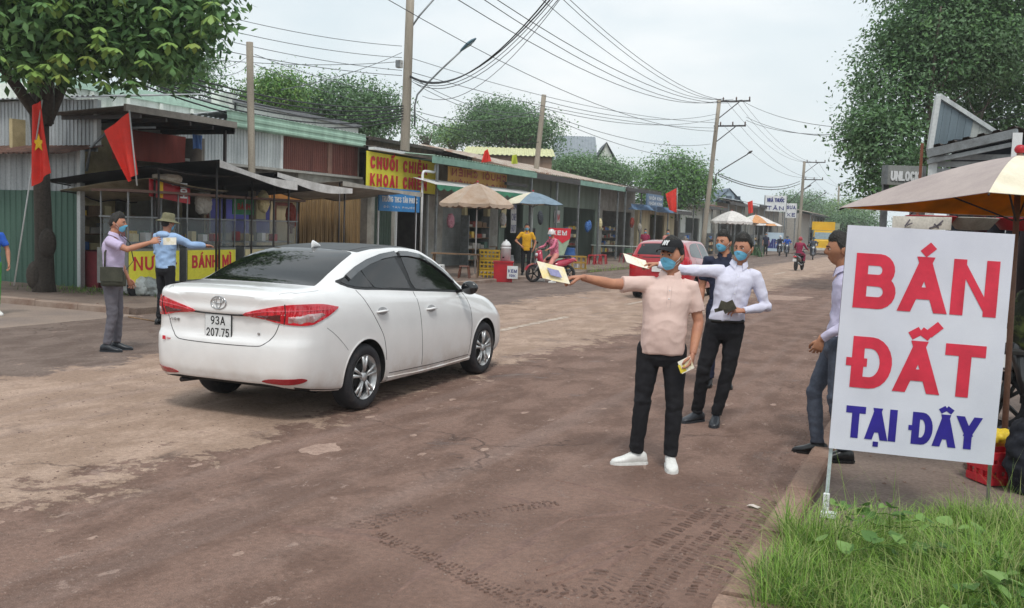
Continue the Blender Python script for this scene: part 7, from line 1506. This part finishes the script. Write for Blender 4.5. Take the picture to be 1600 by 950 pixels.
for a, b_ in ((at_depth(1299, 700, 5.85), on_ground(1289, 806)), (at_depth(1548, 725, 5.64), on_ground(1543, 790))):
    mb = MB(); mb.bar(inv @ Vector(a)+Vector((0, .02, .05)), inv @ Vector((b_.x, b_.y, -.02)), .022, .022); mb.build('leg', M('pale_leg', 'b9c4c4', .4, .4, bump=.05), sn)
g_ = on_ground(1290, 806); fb = MB(); fb.box((g_.x, g_.y-.02, .07), (.035, .035, .15)); fb.box((g_.x+.02, g_.y-.03, .02), (.09, .06, .03)); fo = fb.build('foot_bracket', M('chipped_white_paint', 'dfe3e3', .6, col2='8a8f8c', scale=30, mixpos=(.55, .6), bump=0), None)
fo.parent = sn; fo.matrix_parent_inverse = inv
# ================================================================ umbrellas
def umbrella(label, c, zt, zr, r_, cols, n=8, pole_m=None, a0=0, base=True, inner=None, sag=.04, group='parasols', square=False, knob=None, valance=0):
    root = empty('parasol', label, 'umbrella', (c[0], c[1], 0), a0, group)
    for k in range(n):
        q0, q1 = 2*PI*k/n, 2*PI*(k+1)/n
        def fn(u, v, q0=q0, q1=q1):
            v = .02+.98*v; p0 = Vector((math.cos(q0), math.sin(q0))); p1 = Vector((math.cos(q1), math.sin(q1))); p = p0.lerp(p1, u)*r_*v; s_ = math.sin(PI*u)
            z = zt-(zt-zr)*(v**1.45)-sag*s_*v*(1-.3*v); p = p*(1-.04*s_*v); return (p.x, p.y, z)
        nu, nv = (10, 10); o_m = cols[k % len(cols)]
        pan = MB().sheet(fn, nu, nv, .004).build('canopy_panel', [o_m], root)
        if inner: MB().sheet(lambda u, v, f=fn: tuple(Vector(f(u*.98+.01, v*.985))-Vector((0, 0, .006))), nu, nv, .003).build('lining', inner[k % len(inner)], pan)
        if valance:
            MB().sheet(lambda u, v, f=fn: tuple(Vector(f(u, 1))-Vector((0, 0, v*valance*(.6+.4*abs(math.sin(PI*u*3)))))), 14, 1, .003).build('valance', o_m, pan)
        mb = MB(); mb.tube([tuple(Vector(fn(0, t_/6))-Vector((0, 0, .015))) for t_ in range(7)], .008, 5); mb.build('rib', DSTEEL, root)
        mb = MB(); mb.bar((0, 0, zt-(zt-zr)*1.3), tuple(Vector(fn(0, .55))-Vector((0, 0, .015))), .012); mb.build('strut', DSTEEL, root)
    mb = MB(); mb.tube([(0, 0, 0), (0, 0, zt+.04)], .022, 10); mb.build('pole', pole_m or WHITEP, root); mb = MB(); mb.ell((0, 0, zt+.05), (.04, .04, .035), 12, 8); mb.build('finial', knob or PLR, root)
    if base: mb = MB(); mb.lathe([(.02, 0), (.26, 0), (.24, .1), (.08, .14), (.03, .2)], 20); mb.build('base', CONC, root)
    return root
BRC = M('taupe_parasol_cloth', 'b0a39e', .85, col2='a09390', scale=4, grain=.05, bump=.1); CRC = M('cream_parasol_cloth', 'e3dcc8', .85, col2='d3cab3', scale=4, grain=.05, bump=.1); OR1 = leafmat('orange_lining', 'f5ac2c', 'ea9a1c', .6, .8); OR2 = leafmat('ochre_lining', 'ddc06a', 'cfae55', .55, .8)
c = at_depth(1600, 300, 7.1); bigp = umbrella('large square taupe and cream parasol with orange lining over the sign', c, 2.36, 1.985, 1.30, [BRC, CRC], 4, M('brown_pole', '7a5a4a', .6, bump=0), a0=YAW+R(145.3), inner=[OR1, OR2, OR2, OR1], sag=.015, knob=PLR); bigp.rotation_euler = (Matrix.Rotation(-.042, 3, Vector((math.cos(YAW), math.sin(YAW), 0))) @ Matrix.Rotation(YAW+R(145.3), 3, 'Z')).to_euler()
TAN = M('faded_tan_parasol', 'ad9a8a', .85, col2='9c826c', scale=4, grain=.06, bump=.1); TAN2 = M('pale_tan_parasol', 'b8a696', .85, col2='ab937e', scale=4, bump=.1); BLG = M('blue_grey_parasol', '7f93a3', .8, bump=.1); WHP = M('white_parasol', 'dcd8d4', .8, bump=.1); RDP = M('red_parasol', 'c4505a', .8, bump=.1); GRP = M('green_parasol', '3f9a6a', .8, bump=.1); ORP = M('orange_parasol', 'd39a6a', .8, bump=.1)
c = at_depth(745, 330, 29.5); umbrella('faded tan scalloped parasol in front of the green scalloped awning', c, 2.95, 2.33, 1.2, [TAN, TAN2], 8, WHITEP, valance=.12)
c = at_depth(832, 330, 37); umbrella('blue-grey and cream parasol beside the man in yellow', c, 3.0, 2.55, 1.25, [BLG, BLG, CRC], 8, WHITEP)
c = at_depth(1143, 345, 66); umbrella('white and red parasol far along the left side', c, 3.2, 2.5, 1.45, [WHP], 8, WHITEP, inner=[RDP], valance=.2); c = at_depth(1180, 350, 72); umbrella('green white and orange striped parasol just right of the white one', c, 3.1, 2.5, 1.5, [GRP, WHP, ORP, WHP], 8, WHITEP)
c = at_depth(1200, 352, 80); umbrella('small orange parasol at the end of the stall row', c, 2.8, 2.4, 1.2, [ORP, WHP], 8, WHITEP)
# ================================================================ black canopies and stalls at left
def canopy(label, Y0, Y1, X0, X1, z0, z1, mat_, edge=None, sag=.15, band=.2, cat='canopy', drop=.25):
    r_ = empty('stall_canopy', label, cat, (X0, Y0, 0)); L = Y1-Y0; D_ = X1-X0
    f = lambda u, v: (D_*v, L*u, z0+(z1-z0)*u-drop*v-sag*math.sin(PI*u)*(.4+.6*v)+.04*math.sin(u*13+v*5)*v)
    MB().sheet(f, 24, 10, .006).build('cover', mat_, r_)
    if edge: MB().sheet(lambda u, v: (.012, L*u, f(u, 0)[2]-band*(.75+.25*math.sin(u*5+Y0))*v+.0), 24, 2, .006).build('edge_band', edge, r_)
    for y in (.1, L-.1): mb = MB(); mb.tube([(-.15, y, 0), (-.15, y, f(y/L, 0)[2]-.03)], .022, 8); mb.build('post', DSTEEL, r_)
    for v in (.02, .98): mb = MB(); mb.tube([(f(u/8, v)[0], f(u/8, v)[1], f(u/8, v)[2]-.03) for u in range(9)], .015, 6); mb.build('rail', DSTEEL, r_)
    return r_
canopy('cream tarp canopy over the first food cart at left', 14.6, 16.7, -14.3, -17.0, 2.42, 2.25, M('cream_tarp', 'b5aa90', .85, col2='8c8269', scale=3, bump=.3), None, .1)
canopy('black fabric canopy with white edge behind the hat wearer', 15.6, 18.2, -13.6, -17.0, 2.85, 2.55, BLACK, WHITEC, .22, .2)
canopy('second black canopy with white edge above the white car', 17.6, 20.6, -13.7, -17.2, 2.72, 2.5, BLACK, WHITEC, .12, .2)
canopy('grey canvas canopy reaching toward the blue sign', 21.2, 25.4, -14.4, -17.2, 2.72, 2.6, GREYC, GREYC, .1, .14)
canopy('low black canopy over the second food cart', 14.4, 17.4, -14.0, -17.2, 2.62, 2.70, BLACK, None, .25)
def cart(label, Y0, Y1, X, front, word, wm, h=.95, top=2.05):
    r_ = empty('food_cart', label, 'food cart', (X, Y0, .06)); L = Y1-Y0
    part(r_, 'counter', M('cart_grey', '8a8d8b', .5, .3, bump=.05), span(-.8, 0, 0, L, .25, h)); fr = part(r_, 'front_banner', front, span(.0, .015, .03, L-.03, .28, h-.05))
    put_text(word, L*.78, (h-.3)*.42, .05, wm, fr, (.02, L*.1, .52), PI/2, depth=.004, gap=.2)
    part(r_, 'glass_case', GLASSD, span(-.7, -.05, .05, L-.05, h+.02, h+.6)); part(r_, 'case_frame', STEEL, *[span(x, x+.025, y, y+.025, h, top) for x in (-.74, -.03) for y in (.02, L-.045)], span(-.75, 0, 0, L, h+.6, h+.63)); part(r_, 'roof_board', M('cart_roof_brown', '6b5146', .6, bump=0), span(-.85, .15, -.1, L+.1, top, top+.05)); part(r_, 'tray', STEEL, span(-.6, -.1, .1, L-.1, h+.1, h+.13))
    for k in range(7): part(r_, 'food_tub', [PLR, CREAMP, PLY, WHITEP, GREEN][k % 5], span(-.5+.2*(k % 2), -.35+.2*(k % 2), .15+k*L/9, .15+k*L/9+.13, h+.13, h+.25+.1*random.random()))
    for y in (.25, L-.25): mb = MB(); mb.lathe([(.18, -.03), (.22, 0), (.18, .03), (.01, .03)], 20, 0, (0, 0, 0), 'X'); mb.build('wheel', TYRE, r_, (-.05, y, .2))
    return r_
cart('drinks cart with yellow NUOC banner behind the man with the bag', 13.95, 15.35, -14.4, YEL, 'NƯỚC', REDP)
cart('bread cart with yellow BANH MI banner behind the white car', 15.65, 17.2, -14.5, YEL, 'BÁNH MÌ', REDP)
cart('third food cart with cream front half hidden by the white car', 17.6, 19.6, -14.6, CREAMP, 'CƠM', REDP)
rb_ = empty('banner', 'red banner with yellow stripe hung sideways above the drinks cart', 'banner', (-14.5, 14.6, 2.05)); MB().sheet(lambda u, v: (.02*math.sin(u*6), 1.15*u, .36*v-.12*u), 10, 4, .01).build('cloth', PLR, rb_); part(rb_, 'stripe', STAR, span(.02, .03, .25, .35, -.02, .32)); o = put_text('HON', .3, .2, .035, WHITEP, rb_, (.035, 1.02, .0), PI/2, ry=-PI/2, depth=.004, gap=.2)
sb_ = empty('shop_sign', 'green and white price board hung behind the bread cart', 'sign', (-15.3, 18.0, 1.75)); part(sb_, 'board', M('green_board', '4f9a6a', .6, bump=0), span(0, .03, 0, .75, 0, .4)); put_text('BÁNH', .45, .14, .025, REDP, sb_, (.035, .15, .12), PI/2, depth=.004); part(sb_, 'board', CREAMP, span(0, .03, .85, 1.2, -.1, .38))
# plastic bags on the ground, hanging bags
def lump(name, label, c, r_, mat_, cat, seed=0, group=None, n=3):
    mb = MB(); rs_ = random.Random(seed)
    for k in range(n): mb.ell((c[0]+rs_.uniform(-.4, .4)*r_[0], c[1]+rs_.uniform(-.4, .4)*r_[1], c[2]+rs_.uniform(-.1, .3)*r_[2]), (r_[0]*.75, r_[1]*.75, r_[2]*.85), 16, 10)
    o = mb.build(name, mat_); remesh(o, max(.012, r_[0]*.08), 2); displace(o, lambda p: r_[0]*(.16*noise.noise(p*6/r_[0]*.4)+.10*abs(noise.noise(p*14/r_[0]*.4)))); return tag(o, label, cat, group)
BAGW = M('white_plastic_bag', 'c9cfcd', .4, col2='a3aaa6', scale=8, grain=.08, bump=.4, bscale=30)
p_ = on_ground(212, 468); lump('plastic_bag', 'larger white plastic bag on the ground before the drinks cart', (p_.x, p_.y, .28), (.3, .25, .25), BAGW, 'bag', 1); p_ = on_ground(232, 468); lump('plastic_bag', 'smaller grey-white bag leaning beside the larger one', (p_.x, p_.y, .24), (.2, .2, .22), M('grey_plastic_bag', 'aab0ae', .4, col2='8a908e', scale=8, bump=.4, bscale=30), 'bag', 2); lump('plastic_bag', 'inflated pale plastic bag hanging above the red banner', (-14.6, 15.2, 2.45), (.25, .4, .18), M('cloudy_bag', 'c8beb0', .4, col2='a99f90', scale=8, bump=.3), 'bag', 3)
# ================================================================ flags
def flag(label, q, d_, folds=.05, star=True, pole=None, group=None):
    r_ = empty('flag', label, 'flag', at_depth(*q[0], d_), 0, group); O = Vector(r_.location); P_ = [at_depth(x, y, d_)-O for x, y in q]; fw_ = Vector((-math.sin(YAW), math.cos(YAW), 0)); ph = random.uniform(0, 9)
    f = lambda u, v: P_[0].lerp(P_[1], u).lerp(P_[3].lerp(P_[2], u), v)+fw_*folds*(math.sin(u*8+ph+v*2)*(.3+v))
    MB().sheet(f, 20, 20, .004).build('cloth', REDC, r_)
    if star:
        k = (P_[1]-P_[0]).length; c_ = f(.5, .52)-fw_*.02-fw_*folds; R_ = star; pts = [(math.sin(i*PI/5)*(R_ if i % 2 == 0 else R_*.42)*.7, math.cos(i*PI/5)*(R_ if i % 2 == 0 else R_*.42)) for i in range(10)]; rt = Vector((math.cos(YAW), math.sin(YAW), 0)); mb = MB()
        vs = [c_+rt*x+Vector((0, 0, z)) for x, z in pts]+[c_]; mb.add(vs, [(10, (i+1) % 10, i) for i in range(10)]); mb.add([v_+fw_*.01 for v_ in vs[:10]]+vs[:10], [(i, (i+1) % 10, 10+(i+1) % 10, 10+i) for i in range(10)]); mb.build('star', STAR, r_)
    if pole: mb = MB(); mb.tube([at_depth(*pole[0], d_)-O, at_depth(*pole[1], d_)-O], .014, 6); mb.build('pole', GALVL, r_)
    return r_
flag('red flag with yellow star hanging limp on the street tree trunk', [(52, 160), (64, 160), (79, 272), (42, 292)] if False else [(50, 165), (64, 158), (79, 270), (52, 292)], 17.4, .05, .17, ((66, 156), (22, 446)))
flag('second red flag hanging folded in front of the shack canopy', [(163, 205), (201, 176), (213, 272), (200, 284)], 17.2, .06, None, ((202, 172), (214, 290)))
flag('small red flag on the roof behind the teal beam', [(757, 236), (762, 233), (768, 252), (752, 254)], 36, .05, None); flag('red flag on a short pole at the far verge left of the leaning pole', [(1040, 303), (1057, 294), (1057, 332), (1046, 328)], 52, .06, None, ((1058, 293), (1058, 345))); flag('tiny red flag before the brown-roofed shops', [(1168, 316), (1176, 313), (1177, 332), (1170, 334)], 72, .06, None)
fl = flag('small yellow-green flag on the yellow roof', [(800, 243), (807, 241), (809, 256), (799, 256)], 44, .05, None); kids(fl)[0].data.materials[0] = M('lime_cloth', 'b5c23f', .8, bump=0)
# ================================================================ street clutter before the shops
def table_(label, c, rz, top_m, w_=1.0, d_=.6, h=.72, cat='table', name='table'):
    r_ = empty(name, label, cat, c, rz); part(r_, 'table_top', top_m, span(-w_/2, w_/2, -d_/2, d_/2, h-.03, h))
    for x in (-1, 1):
        for y in (-1, 1): mb = MB(); mb.bar((x*(w_/2-.05), y*(d_/2-.05), 0), (x*(w_/2-.08), y*(d_/2-.08), h-.03), .035); mb.build('leg', WOOD if cat == 'table' else top_m, r_)
    return r_
def stool(label, c, m_, group=None):
    r_ = empty('stool', label, 'stool', c, random.uniform(0, 1), group); mb = MB(); mb.box((0, 0, .44), (.30, .30, .03), 0, None, (.92, .92)); mb.build('seat', m_, r_)
    for x in (-1, 1):
        for y in (-1, 1): mb = MB(); mb.bar((x*.17, y*.17, 0), (x*.12, y*.12, .43), .045, .03); mb.build('leg', m_, r_)
    return r_
p_ = at_depth(712, 425, 29.5); table_('old wooden table left of the tan parasol', (p_.x, p_.y, 0), .4, WOOD, 1.5, .7, .8)
st = stool('white plastic stool under the old wooden table', (p_.x-.3, p_.y-.5, 0), WHITEP); stool('brown plastic stool beside the old wooden table', (p_.x+.5, p_.y-.4, 0), M('brown_plastic', '6d4436', .5, bump=0))
def crate(label, c, m_, w_=.55, d_=.38, h=.3, rz=0, group=None, nx=5):
    r_ = empty('crate', label, 'crate', c, rz, group); part(r_, 'base', m_, span(-w_/2, w_/2, -d_/2, d_/2, 0, .02))
    sl = []
    for k in range(nx+1): x = -w_/2+.015+k*(w_-.03)/nx; sl += [((x, -d_/2+.01, h/2), (.03, .02, h)), ((x, d_/2-.01, h/2), (.03, .02, h))]
    for k in range(4): y = -d_/2+.015+k*(d_-.03)/3; sl += [((-w_/2+.01, y, h/2), (.02, .025, h)), ((w_/2-.01, y, h/2), (.02, .025, h))]
    part(r_, 'side_slats', m_, *[(a, (b_[0], b_[1], b_[2]-.005)) for a, b_ in sl])
    for z in (.03, h*.52, h-.03): part(r_, 'rim', m_, span(-w_/2-.004, w_/2+.004, -d_/2-.004, -d_/2+.024, z-.025, z+.025), span(-w_/2-.004, w_/2+.004, d_/2-.024, d_/2+.004, z-.025, z+.025), span(-w_/2-.004, -w_/2+.022, -d_/2+.024, d_/2-.024, z-.025, z+.025), span(w_/2-.022, w_/2+.004, -d_/2+.024, d_/2-.024, z-.025, z+.025))
    return r_
p_ = at_depth(764, 425, 29.8)
for k, lb in enumerate(['bottom yellow crate of the stack beside the parasol pole', 'second yellow crate from the ground in the stack', 'top yellow crate of the stack beside the parasol pole']): crate(lb, (p_.x, p_.y, .02+k*.31), PLY, .62, .42, .3, YAW+.1, 'stacked yellow crates')
p_ = at_depth(786, 434, 29.0); bx = empty('cool_box', 'red square stall box with white price card by the crates', 'box', (p_.x, p_.y, 0), YAW); mb = MB(); mb.box((0, 0, .3), (.55, .45, .58), 0, None, (1.06, 1.06)); mb.build('body', PLR, bx); part(bx, 'lid', PLR, span(-.31, .31, -.26, .26, .59, .63)); cd_ = part(bx, 'price_card', WHITEP, span(.12, .44, -.30, -.285, .12, .5)); put_text('KEM', .26, .1, .02, NAVY, cd_, (.15, -.302, .3), depth=.002); put_text('10K', .2, .08, .018, NAVY, cd_, (.18, -.302, .17), depth=.002)
p_ = at_depth(790, 405, 29.1); ur = empty('drink_urn', 'white drink urn with rounded lid standing on the red box', 'urn', (p_.x, p_.y, .64)); mb = MB(); mb.lathe([(.0, 0), (.15, 0), (.15, .36), (.16, .37), (.16, .4), (.14, .42)], 24); mb.build('body', WHITEP, ur); mb = MB(); mb.lathe([(.155, .42), (.14, .5), (.08, .58), (.03, .6), (.03, .63), (0, .64)], 24); mb.build('lid', WHITEP, ur); part(ur, 'tap', BLK, span(-.02, .02, -.2, -.14, .08, .12))
p_ = at_depth(873, 402, 33); ic = empty('ice_cream_sign', 'red-topped sign shaped like an ice cream cone behind the pink rider', 'sign', (p_.x, p_.y, .1), YAW); mb = MB(); mb.prism([(0, .15), (.36, 1.2), (.38, 1.55), (-.38, 1.55), (-.36, 1.2)], -.02, .02, 0, 'Y'); mb.build('board', M('pale_green_sign', 'a5b9a0', .6, bump=0), ic); mb = MB(); mb.prism([(-.36, 1.22), (-.2, 1.05), (-.05, 1.2), (.1, 1.05), (.36, 1.22), (.39, 1.57), (-.39, 1.57)], -.035, -.022, 0, 'Y'); mb.build('red_top', REDP, ic); part(ic, 'stand', STEEL, span(-.02, .02, .03, .07, -.1, 1.3)); put_text('KEM', .5, .16, .035, WHITEP, ic, (-.25, -.037, 1.33), depth=.003)
p_ = at_depth(898, 402, 38); r_ = crate('low yellow box at the foot of the grey shop post', (p_.x, p_.y, .05), M('ochre_box', 'b08a3a', .6, bump=.1), .9, .6, .55, YAW)
for i, (px, py, d_) in enumerate([(925, 400, 43), (934, 400, 43.5), (942, 399, 44)]): p_ = at_depth(px, py, d_); stool(['left red stool before the dark goods shop', 'middle red stool before the dark goods shop', 'right red stool before the dark goods shop'][i], (p_.x, p_.y, .06), PLR, 'red stools before the shops')
for i, (px, py, d_) in enumerate([(975, 401, 47), (985, 400, 48), (995, 399, 49)]): p_ = at_depth(px, py, d_); stool(['first dark red stool by the blue tarp', 'second dark red stool by the blue tarp', 'third dark red stool by the blue tarp'][i], (p_.x, p_.y, .06), M('dark_red_plastic', '8a2a30', .5, bump=0), 'dark red stools by the blue tarp')
p_ = at_depth(960, 392, 49); table_('pale table under the blue tarp', (p_.x, p_.y, .06), YAW, M('pale_table', 'a9b0aa', .6, bump=0), 2.4, .8, .8)
p_ = at_depth(938, 370, 47); hang('shop_cloth', 'pale cloth hanging in the dark goods shop', p_.y-.25, p_.y+.25, 1.1, 2.5, -17.6, WHITEC, 'cloth', .06)
for i, (px, w_) in enumerate([(700, .5), (728, .4), (748, .5), (800, .35)]):
    p_ = at_depth(px, 360, 34); part_ = None
# goods racks inside the doorways
GOOD = [BRED, WALLC, GREYC, GREYC, CREAMP, GREEN, WOOD, WALLG, PLB, PLY]
def goods_rack(label, X, Y0, Y1, rows=4, z0=.3, dz=.42):
    r_ = empty('goods_rack', label, 'rack', (X, Y0, .05)); L = Y1-Y0
    for k in range(rows):
        part(r_, 'shelf', WOOD, span(-.35, 0, 0, L, z0+k*dz-.03, z0+k*dz))
        y = .05
        while y < L-.2: w_ = random.uniform(.22, .5); part(r_, 'goods', random.choice(GOOD), span(-.3, -.05, y, y+w_*.85, z0+k*dz, z0+k*dz+random.uniform(.08, .26))); y += w_
    for y in (0, L): part(r_, 'upright', STEEL, span(-.35, 0, y-.02, y+.02, 0, z0+rows*dz)); 
    return r_
goods_rack('shelf of goods against the shutter behind the tan parasol', -16.4, 32.6, 34.4); goods_rack('goods rack inside the dark green-grey shop', -17.9, 44.8, 48.6); goods_rack('goods rack inside the shop under the blue sign board', -17.9, 51, 55.6); goods_rack('display rack at the front of the grey shop', -16.6, 38.3, 39.6, 3); goods_rack('shelf of bottles and boxes inside the corner shack', -18.2, 15.6, 17.6)
hb = [(-14.6, 58.5), (-14.9, 60), (-15.4, 69), (-15.2, 72), (-15, 80), (-14.8, 84), (-14.7, 88)]
for i, (x, y) in enumerate(hb): goods_rack('far market rack '+['just past the blue tarp', 'before the low tin-roofed shop', 'under the white and red parasol', 'beside the white and red parasol', 'under the striped parasol', 'under the orange parasol', 'last in the far stall row'][i], x, y, y+1.6, 3)
pb = at_depth(1165, 392, 72); grass('far_bush', 'dark bushy potted plants by the far parasols', 500, lambda g_, n: np.stack([g_.normal(pb.x, .5, n), g_.normal(pb.y, .5, n), g_.uniform(.4, 1, n)], 1), .6, 1.3, .04, [LD], 9, .5)
# ================================================================ right side behind the big sign
p_ = at_depth(1440, 349, 8.2); pp = empty('paper_sign', 'small white paper card with grey marks standing above the big sign', 'sign', p_, YAW-.1); MB().sheet(lambda u, v: ((u-.5)*.48, .01*math.sin(u*5), (v-.5)*.11+.006*u), 8, 3, .004).build('card', M('card_white', 'dcd8cf', .7, bump=0), pp)
def mk(x0, z0, x1, z1): mb = MB(); mb.bar((x0, -.012, z0), (x1, -.012, z1), .006, .01); return mb
for a in [(-.14, -.03, -.1, .03), (-.12, -.02, -.08, .0), (.06, -.04, .16, .0), (.12, -.02, .17, .03), (.1, .0, .14, -.035)]: mk(*a).build('pen_mark', M('grey_ink', '6a6670', .7, bump=0), pp)
DKC = M('dark_cloth', '2a2228', .9, col2='45262e', scale=4, bump=.3); 
def at(px, py, d_): return at_depth(px, py, d_)
rk = empty('clothes_rail', 'rail of dark and maroon clothes behind the big sign', 'rail', at(1490, 560, 9.2), YAW); o0 = Vector(rk.location); rk.location.z = 0
mb = MB(); mb.tube([(-.15, 0, 0), (-.15, 0, 2.05), (2.6, 0, 2.05), (2.6, 0, 0)], .02, 8); mb.build('frame', STEEL, rk)
for k in range(16):
    x = .0+k*.15; m_ = random.choice([DKC, BLACK, M('maroon_cloth', '5c1f2c', .9, bump=.2), DKC, M('dark_blue_cloth', '252b3d', .9, bump=.2)]); L = random.uniform(.7, 1.1)
    MB().sheet(lambda u, v, x=x, L=L: (x+.02*math.sin(v*6)+.1*(u-.5), (u-.5)*.42+.02*math.sin(v*9+x*7), 2.02-L*v), 6, 8, .02).build('garment', m_, rk)
hdp = at(1462, 336, 8.8); 
for i, (px, py) in enumerate([(1455, 337), (1590, 341), (1520, 340)]):
    q_ = at(px, py, 8.9); b_ = empty('hanging_basket', ['left red basket hung under the parasol', 'right red basket hung near the parasol pole', 'pale basket hung between the red ones'][i], 'basket', (q_.x, q_.y, q_.z-.09), 0, 'baskets hung under the parasol'); mb = MB(); mb.lathe([(.0, -.03), (.14, -.02), (.22, .08), (.23, .085), (.21, .09), (.13, 0), (0, -.01)], 28, caps=False); mb.build('bowl', PLR if i < 2 else GREYC, b_); mb = MB(); mb.tube([(-.2, 0, .08), (0, 0, .25), (.2, 0, .08)], .006, 6); mb.build('handle', DSTEEL, b_)
bp_ = at(1625, 640, 8.3); bk9 = copy_tree(bk2, (bp_.x+.25, bp_.y, 0), YAW+.6, 'black scooter parked at the right edge behind the sign', 'motorbikes')
q_ = at(1602, 500, 7.7); lump('sack', 'bulging dark green and black sack at the right edge', (q_.x+.08, q_.y, q_.z), (.2, .2, .3), M('green_black_sack', '2c3327', .8, col2='5d6b3a', scale=6, mixpos=(.5, .58), bump=.3), 'sack', 4)
tbl = table_('dark stall table hidden behind the sign', (at(1640, 600, 8.6).x, at(1640, 600, 8.6).y, 0), YAW, M('dark_table', '3a3734', .7, bump=.1), 1.4, .7, .78)
c1 = on_ground(1556, 752); crate('red slotted plastic crate on the ground by the sign leg', (c1.x, c1.y, 0), M('bright_red_plastic', 'd0303c', .4, bump=0), .3, .24, .24, YAW+.2, nx=4)
lump('bag', 'crumpled yellow bag lying on top of the red crate', (c1.x+.0, c1.y+.02, .30), (.12, .1, .07), M('bright_yellow_bag', 'e5c93a', .5, col2='c9a92a', scale=10, bump=.4, bscale=30), 'bag', 5)
c2 = on_ground(1592, 765); lump('cloth_heap', 'heap of black cloth at the right edge beside the crate', (c2.x+.05, c2.y, .2), (.17, .16, .33), M('black_cloth_heap', '14161c', .9, col2='232630', scale=6, bump=.4, bscale=20), 'cloth', 6, n=5)
lump('cloth_heap', 'grey folded cloth just left of the black heap', (on_ground(1562, 715).x, on_ground(1562, 715).y+.2, .13), (.2, .14, .09), M('grey_cloth_heap', '4c4e58', .9, bump=.4), 'cloth', 7)
# broom handle and small debris on the left pavement
mb = MB(); mb.tube([(0, 0, .1), (.35, .25, .03)], .012, 6); o = mb.build('stick', WOOD, None, on_ground(200, 505)); tag(o, 'thin wooden stick lying by the left kerb', 'stick')
pebbles('pavement_litter', 'dust and crumbs on the left pavement before the carts', 500, lambda: (random.uniform(-17, -12.4), random.uniform(12.4, 26), .08), GR, .01, .03)

# more of the shops' own clutter
def vbanner(label, X, Y, z0, z1, w_, m_, txt, tm, cat='banner'):
    r_ = empty('banner', label, cat, (X, Y, z0)); MB().sheet(lambda u, v: (.01*math.sin(v*7), u*w_, (z1-z0)*v), 4, 8, .006).build('cloth', m_, r_)
    for i, t_ in enumerate(txt): put_text(t_, w_*.8, (z1-z0)*.6/len(txt), w_*.05, tm, r_, (.012, w_*.1, (z1-z0)*(1-(i+.9)/len(txt))), PI/2, depth=.004, gap=.2)
    return r_
vbanner('narrow white banner with dark lettering by the doorway behind the parasols', -16.3, 36.2, 1.4, 2.8, .55, WHITEC, ['KEM', 'CHÈ'.replace('È', 'E'), 'BÔT'.replace('Ô', 'O')], NAVY)
vbanner('pale poster on the wall of the grey shop', -17.15, 37.1, 1.6, 2.4, .5, CREAMP, ['GAO'], REDP, 'poster')
vbanner('white poster high on the green-grey shop wall', -17.15, 43.2, 1.9, 2.5, .7, WHITEC, ['SIM'], REDP, 'poster')
for i, (x, y, m_) in enumerate([(-16.4, 31.0, M('pink_bag', 'c98a9a', .6, bump=.1)), (-16.3, 35.4, WHITEC), (-16.0, 38.6, M('dark_bag', '3a3f47', .7, bump=.1)), (-15.9, 44.5, PLB), (-15.9, 46.2, CREAMP), (-15.8, 51.5, BRED), (-15.8, 53.0, GREYC), (-14.7, 16.4, GREYC), (-14.8, 18.6, CREAMP), (-14.8, 19.6, BRED)]):
    lump('hanging_goods', ['pink bag hung', 'white bundle hung', 'dark bag hung', 'blue bundle hung', 'cream bundle hung', 'faded red bundle hung', 'grey bundle hung', 'grey sack hung', 'cream sack hung', 'red-brown sack hung'][i]+' '+['left of the tan parasol', 'behind the blue-grey parasol', 'at the grey shop front', 'at the dark goods shop', 'beside the blue bundle', 'under the blue sign board', 'right of the faded red bundle', 'over the drinks cart', 'over the bread cart', 'over the third cart'][i], (x, y, 1.75+.15*(i % 3)), (.14, .2, .3), m_, 'goods', 20+i)
for i, (x, y, h_, m_) in enumerate([(-15.2, 33.6, .5, M('dented_grey_bin', '7d8083', .6, bump=.1)), (-15.6, 41.4, .7, PLB), (-15.7, 50.6, .6, M('dull_green_bin', '5b7a63', .6, bump=.1)), (-15.3, 23.0, .7, M('brown_jar', '7a4f3a', .6, bump=.1))]):
    o = empty('barrel', ['grey bin by the shop shelf', 'blue barrel before the grey shop', 'green barrel before the rusty-roofed shop', 'brown jar by the tan folding gate'][i], 'barrel', (x, y, .07)); mb = MB(); mb.lathe([(.0, 0), (.2, 0), (.24, h_*.3), (.25, h_*.6), (.22, h_*.95), (.24, h_), (.2, h_), (.19, h_*.8), (0, h_*.78)], 20); mb.build('body', m_, o)

# ================================================================ thin humid air over the street
hz = MB(); hz.box((-20, 95, 14.5), (170, 230, 31.2)); hm = bpy.data.materials.new('humid_air'); hm.use_nodes = True; hn = hm.node_tree
for x in list(hn.nodes):
    if x.type == 'BSDF_PRINCIPLED': hn.nodes.remove(x)
pv = hn.nodes.new('ShaderNodeVolumePrincipled'); pv.inputs['Color'].default_value = (.93, .95, .97, 1); pv.inputs['Density'].default_value = .0009; pv.inputs['Anisotropy'].default_value = .2
hn.links.new(pv.outputs[0], [x for x in hn.nodes if x.type == 'OUTPUT_MATERIAL'][0].inputs['Volume'])
tag(hz.build('haze', hm), 'thin pale haze lying over the whole street', 'haze', kind='stuff')
